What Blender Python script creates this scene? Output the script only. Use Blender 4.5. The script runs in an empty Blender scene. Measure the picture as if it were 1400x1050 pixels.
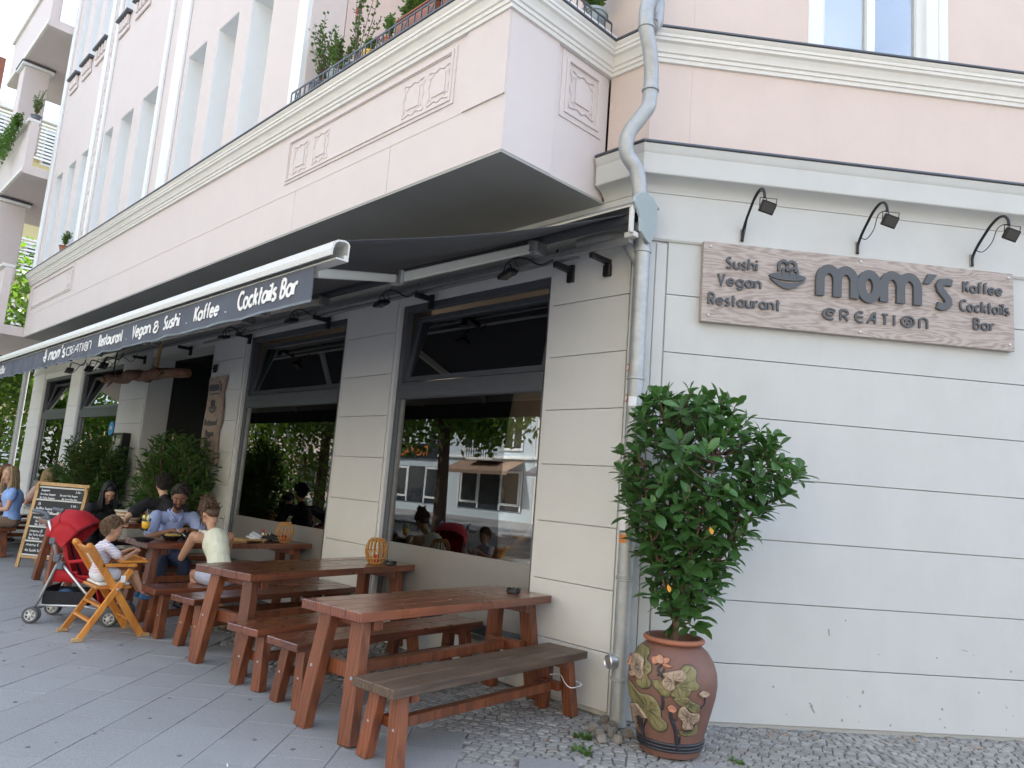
import bpy, bmesh, math, random
from mathutils import Vector, Matrix, noise
R_ = math.radians
S = bpy.context.scene
C = S.collection
rnd = random.Random(7)

# ------------------------------------------------------------------ camera, light, exposure
cam_data = bpy.data.cameras.new('camera')
cam_data.sensor_width = 36.0
cam_data.lens = 36.0 * 1018.0 / 1400.0
cam_data.clip_start = 0.05
cam_data.clip_end = 600
cam = bpy.data.objects.new('camera', cam_data)
C.objects.link(cam)
cam.matrix_world = Matrix(((0.703468, 0.048676, 0.709058, 3.347500), (0.706667, -0.154381, -0.690498, -4.568300), (0.075855, 0.986812, -0.143000, 1.550000), (0, 0, 0, 1)))
S.camera = cam

SUN_EL, SUN_AZ = R_(50), math.atan2(-0.42, 0.90)      # direction to the sun, clockwise from +Y
sun_dir = Vector((math.sin(SUN_AZ) * math.cos(SUN_EL), math.cos(SUN_AZ) * math.cos(SUN_EL), math.sin(SUN_EL)))
W = bpy.data.worlds.new('World'); S.world = W; W.use_nodes = True
wn = W.node_tree.nodes; wl = W.node_tree.links
sky = wn.new('ShaderNodeTexSky'); sky.sky_type = 'NISHITA'; sky.sun_disc = False
sky.sun_elevation = SUN_EL; sky.sun_rotation = SUN_AZ % (2 * math.pi)
sky.dust_density = 2.5; sky.air_density = 1.0; sky.ozone_density = 1.0
# thin bright cloud veil over the whole sky
tc = wn.new('ShaderNodeTexCoord'); nz = wn.new('ShaderNodeTexNoise'); nz.inputs['Scale'].default_value = 2.2; nz.inputs['Detail'].default_value = 6
cr = wn.new('ShaderNodeValToRGB'); cr.color_ramp.elements[0].position = .38; cr.color_ramp.elements[1].position = .72
cr.color_ramp.elements[0].color = (.12, .12, .12, 1); cr.color_ramp.elements[1].color = (.55, .55, .55, 1)
mx = wn.new('ShaderNodeMix'); mx.data_type = 'RGBA'
wl.new(tc.outputs['Generated'], nz.inputs['Vector']); wl.new(nz.outputs['Fac'], cr.inputs['Fac'])
wl.new(cr.outputs['Color'], mx.inputs['Factor']); wl.new(sky.outputs['Color'], mx.inputs['A'])
mx.inputs['B'].default_value = (6.6, 7.0, 7.4, 1)
wl.new(mx.outputs['Result'], wn['Background'].inputs['Color'])
wn['Background'].inputs['Strength'].default_value = 0.15
sun_data = bpy.data.lights.new('sun', 'SUN'); sun_data.energy = 3.6; sun_data.angle = R_(0.6); sun_data.color = (1.0, .94, .86)
sun = bpy.data.objects.new('sun', sun_data); C.objects.link(sun)
sun.rotation_euler = sun_dir.to_track_quat('Z', 'Y').to_euler()
S.view_settings.view_transform = 'Standard'; S.view_settings.look = 'None'
S.view_settings.gamma = 1; S.view_settings.use_curve_mapping = False
S.view_settings.exposure = 1.72
S.render.engine = 'CYCLES'
S.cycles.max_bounces = 7; S.cycles.diffuse_bounces = 4; S.cycles.glossy_bounces = 4; S.cycles.transparent_max_bounces = 10
S.cycles.use_denoising = True

# ------------------------------------------------------------------ materials
def mat(name, col, rough=.6, metal=0, spec=.5, var=.0, nscale=8, bump=0, bscale=60, bdist=.01, rand=0, col2=None, stretch=None, tint=False, dirt=0, dirtcol=(.12,.1,.08), coat=0, sub=0, world=False, streak=0):
    m = bpy.data.materials.new(name); m.use_nodes = True
    n = m.node_tree.nodes; l = m.node_tree.links; p = n['Principled BSDF']
    p.inputs['Roughness'].default_value = rough; p.inputs['Metallic'].default_value = metal
    p.inputs['Specular IOR Level'].default_value = spec; p.inputs['Coat Weight'].default_value = coat
    if coat: p.inputs['Coat Roughness'].default_value = .18
    if sub: p.inputs['Subsurface Weight'].default_value = sub; p.inputs['Subsurface Scale'].default_value = .01
    c = (*col, 1)
    tcn = n.new('ShaderNodeTexCoord'); mp = n.new('ShaderNodeMapping'); OB = n.new('ShaderNodeNewGeometry').outputs['Position'] if world else tcn.outputs['Object']; l.new(OB, mp.inputs['Vector'])
    if stretch: mp.inputs['Scale'].default_value = stretch
    out = None
    if var or col2:
        t = n.new('ShaderNodeTexNoise'); t.inputs['Scale'].default_value = nscale; t.inputs['Detail'].default_value = 7; t.inputs['Roughness'].default_value = .65
        l.new(mp.outputs['Vector'], t.inputs['Vector'])
        r = n.new('ShaderNodeValToRGB'); l.new(t.outputs['Fac'], r.inputs['Fac'])
        r.color_ramp.elements[0].position = .3; r.color_ramp.elements[1].position = .7
        c2 = col2 if col2 else tuple(x * (1 - var) for x in col)
        r.color_ramp.elements[0].color = (*c2, 1); r.color_ramp.elements[1].color = c
        out = r.outputs['Color']
    if dirt:
        t2 = n.new('ShaderNodeTexNoise'); t2.inputs['Scale'].default_value = 1.3; t2.inputs['Detail'].default_value = 9; t2.inputs['Roughness'].default_value = .7
        l.new(OB, t2.inputs['Vector'])
        r2 = n.new('ShaderNodeMapRange'); r2.inputs['From Min'].default_value = .5; r2.inputs['From Max'].default_value = .8; r2.inputs['To Max'].default_value = dirt
        l.new(t2.outputs['Fac'], r2.inputs['Value'])
        m2 = n.new('ShaderNodeMix'); m2.data_type = 'RGBA'; l.new(r2.outputs['Result'], m2.inputs['Factor'])
        if out: l.new(out, m2.inputs['A'])
        else: m2.inputs['A'].default_value = c
        m2.inputs['B'].default_value = (*dirtcol, 1); out = m2.outputs['Result']
    if streak:
        ms_ = n.new('ShaderNodeMapping'); ms_.inputs['Scale'].default_value = (1.7, 1.7, .22); l.new(OB, ms_.inputs['Vector'])
        t5 = n.new('ShaderNodeTexNoise'); t5.inputs['Scale'].default_value = 2; t5.inputs['Detail'].default_value = 8; t5.inputs['Roughness'].default_value = .7; l.new(ms_.outputs[0], t5.inputs['Vector'])
        r5 = n.new('ShaderNodeMapRange'); r5.inputs['From Min'].default_value = .48; r5.inputs['From Max'].default_value = .75; r5.inputs['To Max'].default_value = streak; l.new(t5.outputs['Fac'], r5.inputs['Value'])
        m5 = n.new('ShaderNodeMix'); m5.data_type = 'RGBA'; l.new(r5.outputs['Result'], m5.inputs['Factor'])
        if out: l.new(out, m5.inputs['A'])
        else: m5.inputs['A'].default_value = c
        m5.inputs['B'].default_value = (*[x * .72 for x in col], 1); out = m5.outputs['Result']
    if rand or tint:
        hs = n.new('ShaderNodeHueSaturation')
        if out: l.new(out, hs.inputs['Color'])
        else: hs.inputs['Color'].default_value = c
        mr = n.new('ShaderNodeMapRange'); a = rand or .25
        mr.inputs['To Min'].default_value = 1 - a; mr.inputs['To Max'].default_value = 1 + a
        if tint:
            at = n.new('ShaderNodeAttribute'); at.attribute_name = 'tint'; l.new(at.outputs['Fac'], mr.inputs['Value'])
        else:
            oi = n.new('ShaderNodeObjectInfo'); l.new(oi.outputs['Random'], mr.inputs['Value'])
        l.new(mr.outputs['Result'], hs.inputs['Value']); out = hs.outputs['Color']
    if out: l.new(out, p.inputs['Base Color'])
    else: p.inputs['Base Color'].default_value = c
    if bump:
        b = n.new('ShaderNodeBump'); b.inputs['Strength'].default_value = bump; b.inputs['Distance'].default_value = bdist
        t3 = n.new('ShaderNodeTexNoise'); t3.inputs['Scale'].default_value = bscale; t3.inputs['Detail'].default_value = 5
        l.new(mp.outputs['Vector'], t3.inputs['Vector']); l.new(t3.outputs['Fac'], b.inputs['Height']); l.new(b.outputs['Normal'], p.inputs['Normal'])
    return m

def wood(name, c1, c2, rough=.35, coat=.0, rand=.12, grain=(14, 1.2, 14), bump=.15):
    m = bpy.data.materials.new(name); m.use_nodes = True
    n = m.node_tree.nodes; l = m.node_tree.links; p = n['Principled BSDF']
    p.inputs['Roughness'].default_value = rough; p.inputs['Coat Weight'].default_value = coat; p.inputs['Coat Roughness'].default_value = .2
    tcn = n.new('ShaderNodeTexCoord'); mp = n.new('ShaderNodeMapping'); mp.inputs['Scale'].default_value = grain
    oi = n.new('ShaderNodeObjectInfo'); ad = n.new('ShaderNodeVectorMath'); ad.operation = 'ADD'
    sc = n.new('ShaderNodeVectorMath'); sc.operation = 'SCALE'; sc.inputs['Scale'].default_value = 37
    cb = n.new('ShaderNodeCombineXYZ'); l.new(oi.outputs['Random'], cb.inputs[0]); l.new(oi.outputs['Random'], cb.inputs[2]); l.new(cb.outputs[0], sc.inputs[0])
    l.new(tcn.outputs['Object'], ad.inputs[0]); l.new(sc.outputs[0], ad.inputs[1]); l.new(ad.outputs[0], mp.inputs['Vector'])
    t = n.new('ShaderNodeTexNoise'); t.inputs['Scale'].default_value = 2.2; t.inputs['Detail'].default_value = 8; t.inputs['Distortion'].default_value = 1.4
    l.new(mp.outputs[0], t.inputs['Vector'])
    w = n.new('ShaderNodeTexWave'); w.bands_direction = 'X'; w.inputs['Scale'].default_value = .9; w.inputs['Distortion'].default_value = 9; w.inputs['Detail'].default_value = 3
    l.new(mp.outputs[0], w.inputs['Vector'])
    ma = n.new('ShaderNodeMath'); ma.operation = 'MULTIPLY_ADD'; ma.inputs[1].default_value = .35; l.new(w.outputs['Fac'], ma.inputs[0]); 
    ms = n.new('ShaderNodeMath'); ms.operation = 'MULTIPLY'; ms.inputs[1].default_value = .8; l.new(t.outputs['Fac'], ms.inputs[0]); l.new(ms.outputs[0], ma.inputs[2])
    r = n.new('ShaderNodeValToRGB'); r.color_ramp.elements[0].position = .3; r.color_ramp.elements[1].position = .75
    r.color_ramp.elements[0].color = (*c2, 1); r.color_ramp.elements[1].color = (*c1, 1); l.new(ma.outputs[0], r.inputs['Fac'])
    tw = n.new('ShaderNodeTexNoise'); tw.inputs['Scale'].default_value = 1.1; tw.inputs['Detail'].default_value = 5; l.new(ad.outputs[0], tw.inputs['Vector'])
    rw = n.new('ShaderNodeMapRange'); rw.inputs['From Min'].default_value = .3; rw.inputs['From Max'].default_value = .7; rw.inputs['To Min'].default_value = .72; rw.inputs['To Max'].default_value = 1.28; l.new(tw.outputs['Fac'], rw.inputs['Value'])
    h0 = n.new('ShaderNodeHueSaturation'); l.new(r.outputs['Color'], h0.inputs['Color']); l.new(rw.outputs['Result'], h0.inputs['Value'])
    tg = n.new('ShaderNodeTexNoise'); tg.inputs['Scale'].default_value = 9; tg.inputs['Detail'].default_value = 9; tg.inputs['Roughness'].default_value = .75; l.new(mp.outputs[0], tg.inputs['Vector'])
    rg = n.new('ShaderNodeMapRange'); rg.inputs['From Min'].default_value = .60; rg.inputs['From Max'].default_value = .78; rg.inputs['To Max'].default_value = .35; l.new(tg.outputs['Fac'], rg.inputs['Value'])
    mg = n.new('ShaderNodeMix'); mg.data_type = 'RGBA'; l.new(rg.outputs['Result'], mg.inputs['Factor']); l.new(h0.outputs['Color'], mg.inputs['A']); mg.inputs['B'].default_value = (c1[0] * 1.5 + .03, c1[1] * 1.9 + .03, c1[2] * 2 + .03, 1)
    hs = n.new('ShaderNodeHueSaturation'); l.new(mg.outputs['Result'], hs.inputs['Color'])
    mr = n.new('ShaderNodeMapRange'); mr.inputs['To Min'].default_value = 1 - rand; mr.inputs['To Max'].default_value = 1 + rand
    l.new(oi.outputs['Random'], mr.inputs['Value']); l.new(mr.outputs['Result'], hs.inputs['Value']); l.new(hs.outputs['Color'], p.inputs['Base Color'])
    rr = n.new('ShaderNodeMapRange'); rr.inputs['To Min'].default_value = rough - .1; rr.inputs['To Max'].default_value = rough + .2
    t4 = n.new('ShaderNodeTexNoise'); t4.inputs['Scale'].default_value = 6; l.new(tcn.outputs['Object'], t4.inputs['Vector']); l.new(t4.outputs['Fac'], rr.inputs['Value']); l.new(rr.outputs['Result'], p.inputs['Roughness'])
    b = n.new('ShaderNodeBump'); b.inputs['Strength'].default_value = bump; b.inputs['Distance'].default_value = .004; l.new(ma.outputs[0], b.inputs['Height']); l.new(b.outputs['Normal'], p.inputs['Normal'])
    return m

def plankwood(name, c1, c2, sc):      # flat-sawn board: contour lines of a stretched noise
    m = mat(name, c1, .6); n = m.node_tree.nodes; l = m.node_tree.links; p = n['Principled BSDF']
    tcn = n.new('ShaderNodeTexCoord'); mp = n.new('ShaderNodeMapping'); mp.inputs['Scale'].default_value = sc; l.new(tcn.outputs['Object'], mp.inputs['Vector'])
    t = n.new('ShaderNodeTexNoise'); t.inputs['Scale'].default_value = 1.6; t.inputs['Detail'].default_value = 2.5; t.inputs['Roughness'].default_value = .45; l.new(mp.outputs[0], t.inputs['Vector'])
    a = n.new('ShaderNodeMath'); a.operation = 'MULTIPLY'; a.inputs[1].default_value = 130; l.new(t.outputs['Fac'], a.inputs[0])
    s = n.new('ShaderNodeMath'); s.operation = 'SINE'; l.new(a.outputs[0], s.inputs[0])
    mp2 = n.new('ShaderNodeMapping'); mp2.inputs['Scale'].default_value = tuple(x * 9 for x in sc); l.new(tcn.outputs['Object'], mp2.inputs['Vector'])
    t2 = n.new('ShaderNodeTexNoise'); t2.inputs['Scale'].default_value = 3; t2.inputs['Detail'].default_value = 6; l.new(mp2.outputs[0], t2.inputs['Vector'])
    b = n.new('ShaderNodeMath'); b.operation = 'MULTIPLY_ADD'; b.inputs[1].default_value = .16; l.new(s.outputs[0], b.inputs[0]); l.new(t2.outputs['Fac'], b.inputs[2])
    r = n.new('ShaderNodeValToRGB'); r.color_ramp.elements[0].position = .28; r.color_ramp.elements[1].position = .62; r.color_ramp.elements[0].color = (*c2, 1); r.color_ramp.elements[1].color = (*c1, 1)
    l.new(b.outputs[0], r.inputs['Fac']); l.new(r.outputs['Color'], p.inputs['Base Color'])
    bp = n.new('ShaderNodeBump'); bp.inputs['Strength'].default_value = .2; bp.inputs['Distance'].default_value = .003; l.new(b.outputs[0], bp.inputs['Height']); l.new(bp.outputs['Normal'], p.inputs['Normal']); return m

def glass(name, tintc=(.8, .85, .85), rough=0.0, refl=1.0, base=.12):
    m = bpy.data.materials.new(name); m.use_nodes = True
    n = m.node_tree.nodes; l = m.node_tree.links; n.remove(n['Principled BSDF'])
    tr = n.new('ShaderNodeBsdfTransparent'); tr.inputs['Color'].default_value = (*tintc, 1)
    gl = n.new('ShaderNodeBsdfGlossy'); gl.inputs['Roughness'].default_value = rough; gl.inputs['Color'].default_value = (refl, refl, refl, 1)
    fr = n.new('ShaderNodeLayerWeight'); fr.inputs['Blend'].default_value = .28
    mr = n.new('ShaderNodeMapRange'); mr.inputs['To Min'].default_value = base; mr.inputs['To Max'].default_value = 1
    mxs = n.new('ShaderNodeMixShader'); l.new(fr.outputs['Fresnel'], mr.inputs['Value']); l.new(mr.outputs[0], mxs.inputs[0])
    l.new(tr.outputs[0], mxs.inputs[1]); l.new(gl.outputs[0], mxs.inputs[2]); l.new(mxs.outputs[0], n['Material Output'].inputs[0])
    return m

def leafmat(name, c1, c2, rough=.45, trans=.25, tint=False, rand=.35):
    m = mat(name, c1, rough, rand=0 if tint else rand, tint=tint, col2=c2, nscale=3)
    n = m.node_tree.nodes; l = m.node_tree.links; p = n['Principled BSDF']
    tl = n.new('ShaderNodeBsdfTranslucent'); tl.inputs['Color'].default_value = (c1[0] * 2.2, c1[1] * 2.4, c1[2] * 1.2, 1)
    mxs = n.new('ShaderNodeMixShader'); mxs.inputs[0].default_value = trans
    l.new(p.outputs[0], mxs.inputs[1]); l.new(tl.outputs[0], mxs.inputs[2]); l.new(mxs.outputs[0], n['Material Output'].inputs[0])
    return m

M = {}
M['grey_wall'] = mat('grey_wall', (.565, .575, .565), .75, var=.05, nscale=3, bump=.06, bscale=180, bdist=.004, rand=.012, streak=.14, dirt=.26, dirtcol=(.42, .41, .38))
M['pier_wall'] = mat('pier_wall', (.68, .685, .68), .75, var=.05, nscale=3, bump=.06, bscale=180, bdist=.004, rand=.015, streak=.06, dirt=.10, dirtcol=(.5, .49, .46))
M['groove'] = mat('groove', (.30, .30, .28), .9)
M['pink'] = mat('pink', (.69, .585, .54), .85, streak=.12, var=.05, nscale=2.5, bump=.12, bscale=90, bdist=.006, dirt=.16, dirtcol=(.62, .54, .5))
M['pink_bay'] = mat('pink_bay', (.69, .625, .612), .85, streak=.06, var=.04, nscale=2, bump=.1, bscale=90, bdist=.006, dirt=.12, dirtcol=(.68, .62, .6))
M['cream'] = mat('cream', (.79, .785, .755), .7, streak=.1, var=.06, nscale=6, bump=.06, bscale=60, dirt=.12, dirtcol=(.6, .56, .48))
M['white_plaster'] = mat('white_plaster', (.80, .83, .84), .7, var=.03, nscale=5)
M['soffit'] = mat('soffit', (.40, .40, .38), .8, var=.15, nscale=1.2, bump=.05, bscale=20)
M['flashing'] = mat('flashing', (.13, .14, .16), .45, metal=.6, var=.2, nscale=9)
M['frame'] = mat('frame', (.085, .095, .11), .4, var=.1, nscale=10)
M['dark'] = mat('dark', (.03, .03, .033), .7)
M['interior'] = mat('interior', (.34, .28, .23), .8, var=.3, nscale=2)
M['door'] = mat('door', (.035, .038, .036), .4, var=.2, nscale=3)
M['galv'] = mat('galv', (.46, .48, .49), .5, metal=.45, var=.22, nscale=14, dirt=.3, dirtcol=(.33, .36, .37), bump=.05, bscale=30)
M['galv_paint'] = mat('galv_paint', (.36, .41, .41), .5, metal=.2, var=.1, nscale=6)
M['white_metal'] = mat('white_metal', (.62, .62, .59), .35, metal=0, var=.06, nscale=12)
M['grey_metal'] = mat('grey_metal', (.34, .35, .36), .4, metal=.5, var=.2, nscale=14)
M['black_metal'] = mat('black_metal', (.02, .02, .022), .38, metal=.3)
M['cable'] = mat('cable', (.012, .012, .013), .5)
M['fabric'] = mat('fabric', (.085, .09, .10), .9, var=.15, nscale=25, bump=.08, bscale=400, bdist=.002)
M['valance'] = mat('valance', (.10, .115, .15), .9, var=.12, nscale=4, bump=.08, bscale=400, bdist=.002)
M['letter_white'] = mat('letter_white', (.82, .82, .82), .7)
M['letter_grey'] = mat('letter_grey', (.085, .09, .10), .55)
M['signwood'] = plankwood('signwood', (.44, .38, .35), (.30, .245, .22), (.55, 3.2, 3.2))
M['signwood_v'] = plankwood('signwood_v', (.40, .31, .26), (.26, .19, .16), (3.2, 3.2, .55))
M['redwood'] = wood('redwood', (.205, .062, .027), (.095, .029, .015), .27, .7, .16, (14, 1.0, 14), .2)
M['redwood_leg'] = wood('redwood_leg', (.225, .070, .027), (.12, .036, .016), .40, .2, .2, (12, 12, 1.2), .2)
M['oldwood'] = wood('oldwood', (.15, .098, .066), (.075, .048, .033), .5, .05, .15, (14, 1.0, 14), .35)
M['orangewood'] = wood('orangewood', (.66, .27, .045), (.50, .17, .022), .35, .2, .08, (10, 10, 2), .1)
M['pine'] = wood('pine', (.56, .36, .16), (.42, .24, .09), .45, .05, .08, (10, 10, 2), .15)
M['bamboo'] = mat('bamboo', (.58, .29, .08), .45, var=.35, nscale=20)
M['bark'] = mat('bark', (.13, .085, .06), .85, var=.4, nscale=12, bump=.4, bscale=25, stretch=(1, 1, .3))
M['driftwood'] = mat('driftwood', (.26, .13, .08), .8, var=.5, nscale=9, bump=.6, bscale=18, bdist=.02, stretch=(.2, 1, 1))
M['black_plastic'] = mat('black_plastic', (.018, .018, .02), .25)
M['grey_plastic'] = mat('grey_plastic', (.12, .14, .17), .4)
M['rubber'] = mat('rubber', (.10, .10, .105), .7)
M['alu'] = mat('alu', (.62, .64, .66), .3, metal=.8)
M['red_fabric'] = mat('red_fabric', (.50, .012, .022), .75, var=.2, nscale=6, bump=.1, bscale=300, bdist=.002)
M['slab'] = mat('slab', (.355, .36, .365), .72, world=True, var=.38, nscale=95, bump=.25, bscale=160, bdist=.004, rand=.05, dirt=.45, dirtcol=(.22, .22, .225))
M['slab_t'] = mat('slab_t', (.355, .36, .365), .72, world=True, var=.38, nscale=95, bump=.25, bscale=160, bdist=.004, tint=True, dirt=.45, dirtcol=(.22, .22, .225))
M['slab_t'].node_tree.nodes['Map Range.001'].inputs['To Min'].default_value = .95; M['slab_t'].node_tree.nodes['Map Range.001'].inputs['To Max'].default_value = 1.05
M['cobble'] = mat('cobble', (.34, .335, .325), .7, var=.25, nscale=25, bump=.3, bscale=60, bdist=.006, rand=.18)
M['cobble_t'] = mat('cobble_t', (.34, .335, .325), .7, var=.25, nscale=25, bump=.3, bscale=60, bdist=.006, tint=True)
M['sand'] = mat('sand', (.25, .23, .20), .95, var=.4, nscale=25, bump=.6, bscale=120, bdist=.008)
M['asphalt'] = mat('asphalt', (.10, .10, .10), .9, var=.2, nscale=30, bump=.3, bscale=150)
M['stone'] = mat('stone', (.30, .27, .24), .85, var=.35, nscale=14, bump=.5, bscale=40, rand=.25)
M['ground'] = mat('ground', (.16, .15, .14), .95, var=.2, nscale=2)
M['terracotta'] = mat('terracotta', (.205, .10, .074), .5, var=.3, nscale=5, bump=.12, bscale=60, bdist=.004, dirt=.3, dirtcol=(.14, .07, .055))
M['terra_rim'] = mat('terra_rim', (.36, .13, .07), .55, var=.2, nscale=8)
M['groove_dark'] = mat('groove_dark', (.14, .14, .145), .8)
M['glaze_dark'] = mat('glaze_dark', (.035, .035, .045), .4, var=.3, nscale=12)
M['glaze_green'] = mat('glaze_green', (.28, .245, .11), .6, col2=(.13, .115, .045), nscale=22, bump=.8, bscale=45, bdist=.006, stretch=(1, 1, .35))
M['glaze_cream'] = mat('glaze_cream', (.50, .39, .28), .6, col2=(.27, .18, .12), nscale=26, bump=.8, bscale=40, bdist=.006, stretch=(1, 1, .4))
M['glaze_pink'] = mat('glaze_pink', (.56, .28, .17), .55, col2=(.42, .16, .1), nscale=12)
M['soil'] = mat('soil', (.05, .035, .025), .95, var=.4, nscale=30, bump=.6, bscale=60)
M['stem'] = mat('stem', (.16, .10, .07), .8, var=.3, nscale=20)
M['leaf_big'] = leafmat('leaf_big', (.075, .165, .048), (.036, .095, .030), .34, .16, rand=.5)
M['leaf_big_t'] = leafmat('leaf_big_t', (.075, .165, .048), (.036, .095, .030), .34, .16, tint=True)
M['leaf_yellow'] = mat('leaf_yellow', (.6, .26, .03), .6)
M['oleander'] = leafmat('oleander', (.085, .17, .045), (.045, .10, .028), .4, .15, tint=True)
M['tree_leaf'] = leafmat('tree_leaf', (.10, .17, .03), (.05, .10, .02), .5, .35, tint=True)
M['weed'] = leafmat('weed', (.10, .19, .04), (.06, .12, .03), .5, .2, tint=True)
M['flower'] = mat('flower', (.62, .03, .10), .6, rand=.2)
M['flower_pale'] = mat('flower_pale', (.80, .50, .45), .6)
M['glass'] = glass('window_glass', (.66, .68, .68), 0, 1.0, .08)
M['glass_up'] = glass('upper_glass', (.35, .38, .40), 0, 1.0, .22)
M['reveal_white'] = mat('reveal_white', (.86, .89, .91), .7, var=.02, nscale=5)
M['glass_sky'] = glass('upper_floor_glass', (.92, .94, .95), 0, 1.0, .30)
M['frost'] = mat('frost', (.30, .29, .28), .32, var=.1, nscale=2, metal=.3)
M['clear'] = glass('clear_glass', (.93, .95, .95), 0, 1.0, .04)
M['juice'] = mat('juice', (.80, .47, .03), .25)
M['lemon'] = mat('lemon', (.72, .72, .28), .4)
M['straw'] = mat('straw', (.03, .18, .42), .3)
M['ceramic_black'] = mat('ceramic_black', (.02, .02, .022), .2)
M['ceramic_white'] = mat('ceramic_white', (.75, .75, .73), .3)
M['food'] = mat('food', (.55, .27, .08), .6, col2=(.28, .30, .05), nscale=60)
M['paper'] = mat('paper', (.80, .82, .86), .8)
M['candle'] = mat('candle', (.50, .02, .02), .3)
M['board'] = mat('board', (.018, .022, .028), .6, var=.3, nscale=5)
M['chalk'] = mat('chalk', (.62, .64, .66), .9)
M['skin_light'] = mat('skin_light', (.60, .36, .26), .5, var=.06, nscale=20, sub=.1)
M['skin_tan'] = mat('skin_tan', (.50, .28, .18), .5, var=.06, nscale=20, sub=.1)
M['skin_brown'] = mat('skin_brown', (.24, .115, .065), .45, var=.06, nscale=20, sub=.08)
M['lip'] = mat('lip', (.32, .12, .09), .4)
M['eye_white'] = mat('eye_white', (.40, .36, .33), .2)
M['iris'] = mat('iris', (.03, .018, .012), .15)
for k, v in dict(hair_brown=(.13, .072, .042), hair_dark=(.02, .013, .010), hair_black=(.008, .008, .010), hair_curly=(.19, .11, .06), hair_red=(.25, .085, .035), hair_blonde=(.42, .29, .15)).items():
    M[k] = mat(k, v, .5, var=.5, nscale=30, bump=.6, bscale=90, bdist=.01, stretch=(1, 1, .35))
for k, v in dict(cloth_cream=(.76, .78, .63), cloth_strap=(.80, .78, .78), cloth_shorts=(.52, .56, .72), cloth_blue=(.32, .39, .62), cloth_black=(.016, .017, .022), cloth_white=(.72, .75, .80), cloth_sky=(.30, .47, .86), cloth_pink=(.62, .44, .40), cloth_grey=(.16, .17, .19), cloth_denim=(.05, .07, .13), cloth_tan=(.25, .17, .12)).items():
    M[k] = mat(k, v, .85, var=.08, nscale=10, bump=.55, bscale=13, bdist=.02)
M['cloth_stripes'] = mat('cloth_stripes', (.75, .76, .80), .85)
_n = M['cloth_stripes'].node_tree.nodes; _l = M['cloth_stripes'].node_tree.links
_w = _n.new('ShaderNodeTexWave'); _w.bands_direction = 'Z'; _w.inputs['Scale'].default_value = 14; _r = _n.new('ShaderNodeValToRGB')
_r.color_ramp.elements[0].position = .75; _r.color_ramp.elements[0].color = (.75, .76, .8, 1); _r.color_ramp.elements[1].position = .85; _r.color_ramp.elements[1].color = (.35, .2, .35, 1)
_t = _n.new('ShaderNodeTexCoord'); _l.new(_t.outputs['Object'], _w.inputs['Vector']); _l.new(_w.outputs['Fac'], _r.inputs['Fac']); _l.new(_r.outputs['Color'], _n['Principled BSDF'].inputs['Base Color'])
M['shoe_blue'] = mat('shoe_blue', (.04, .13, .28), .7)
M['sole'] = mat('sole', (.45, .36, .26), .7)
M['pad_white'] = mat('pad_white', (.75, .74, .68), .5)
M['yellow_wall'] = mat('yellow_wall', (.62, .52, .27), .85, var=.06, nscale=3)
M['blue_wall'] = mat('blue_wall', (.55, .64, .70), .85, var=.06, nscale=1)
M['red_tile'] = mat('red_tile', (.30, .10, .06), .8, var=.3, nscale=5)
M['sticker_blue'] = mat('sticker_blue', (.03, .28, .62), .4)
M['sticker_orange'] = mat('sticker_orange', (.60, .20, .04), .5)
M['lampface'] = mat('lampface', (.05, .048, .045), .5)
M['bulb'] = mat('bulb', (.9, .5, .2), .3); M['bulb'].node_tree.nodes['Principled BSDF'].inputs['Emission Color'].default_value = (1, .35, .10, 1); M['bulb'].node_tree.nodes['Principled BSDF'].inputs['Emission Strength'].default_value = 2.5

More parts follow.
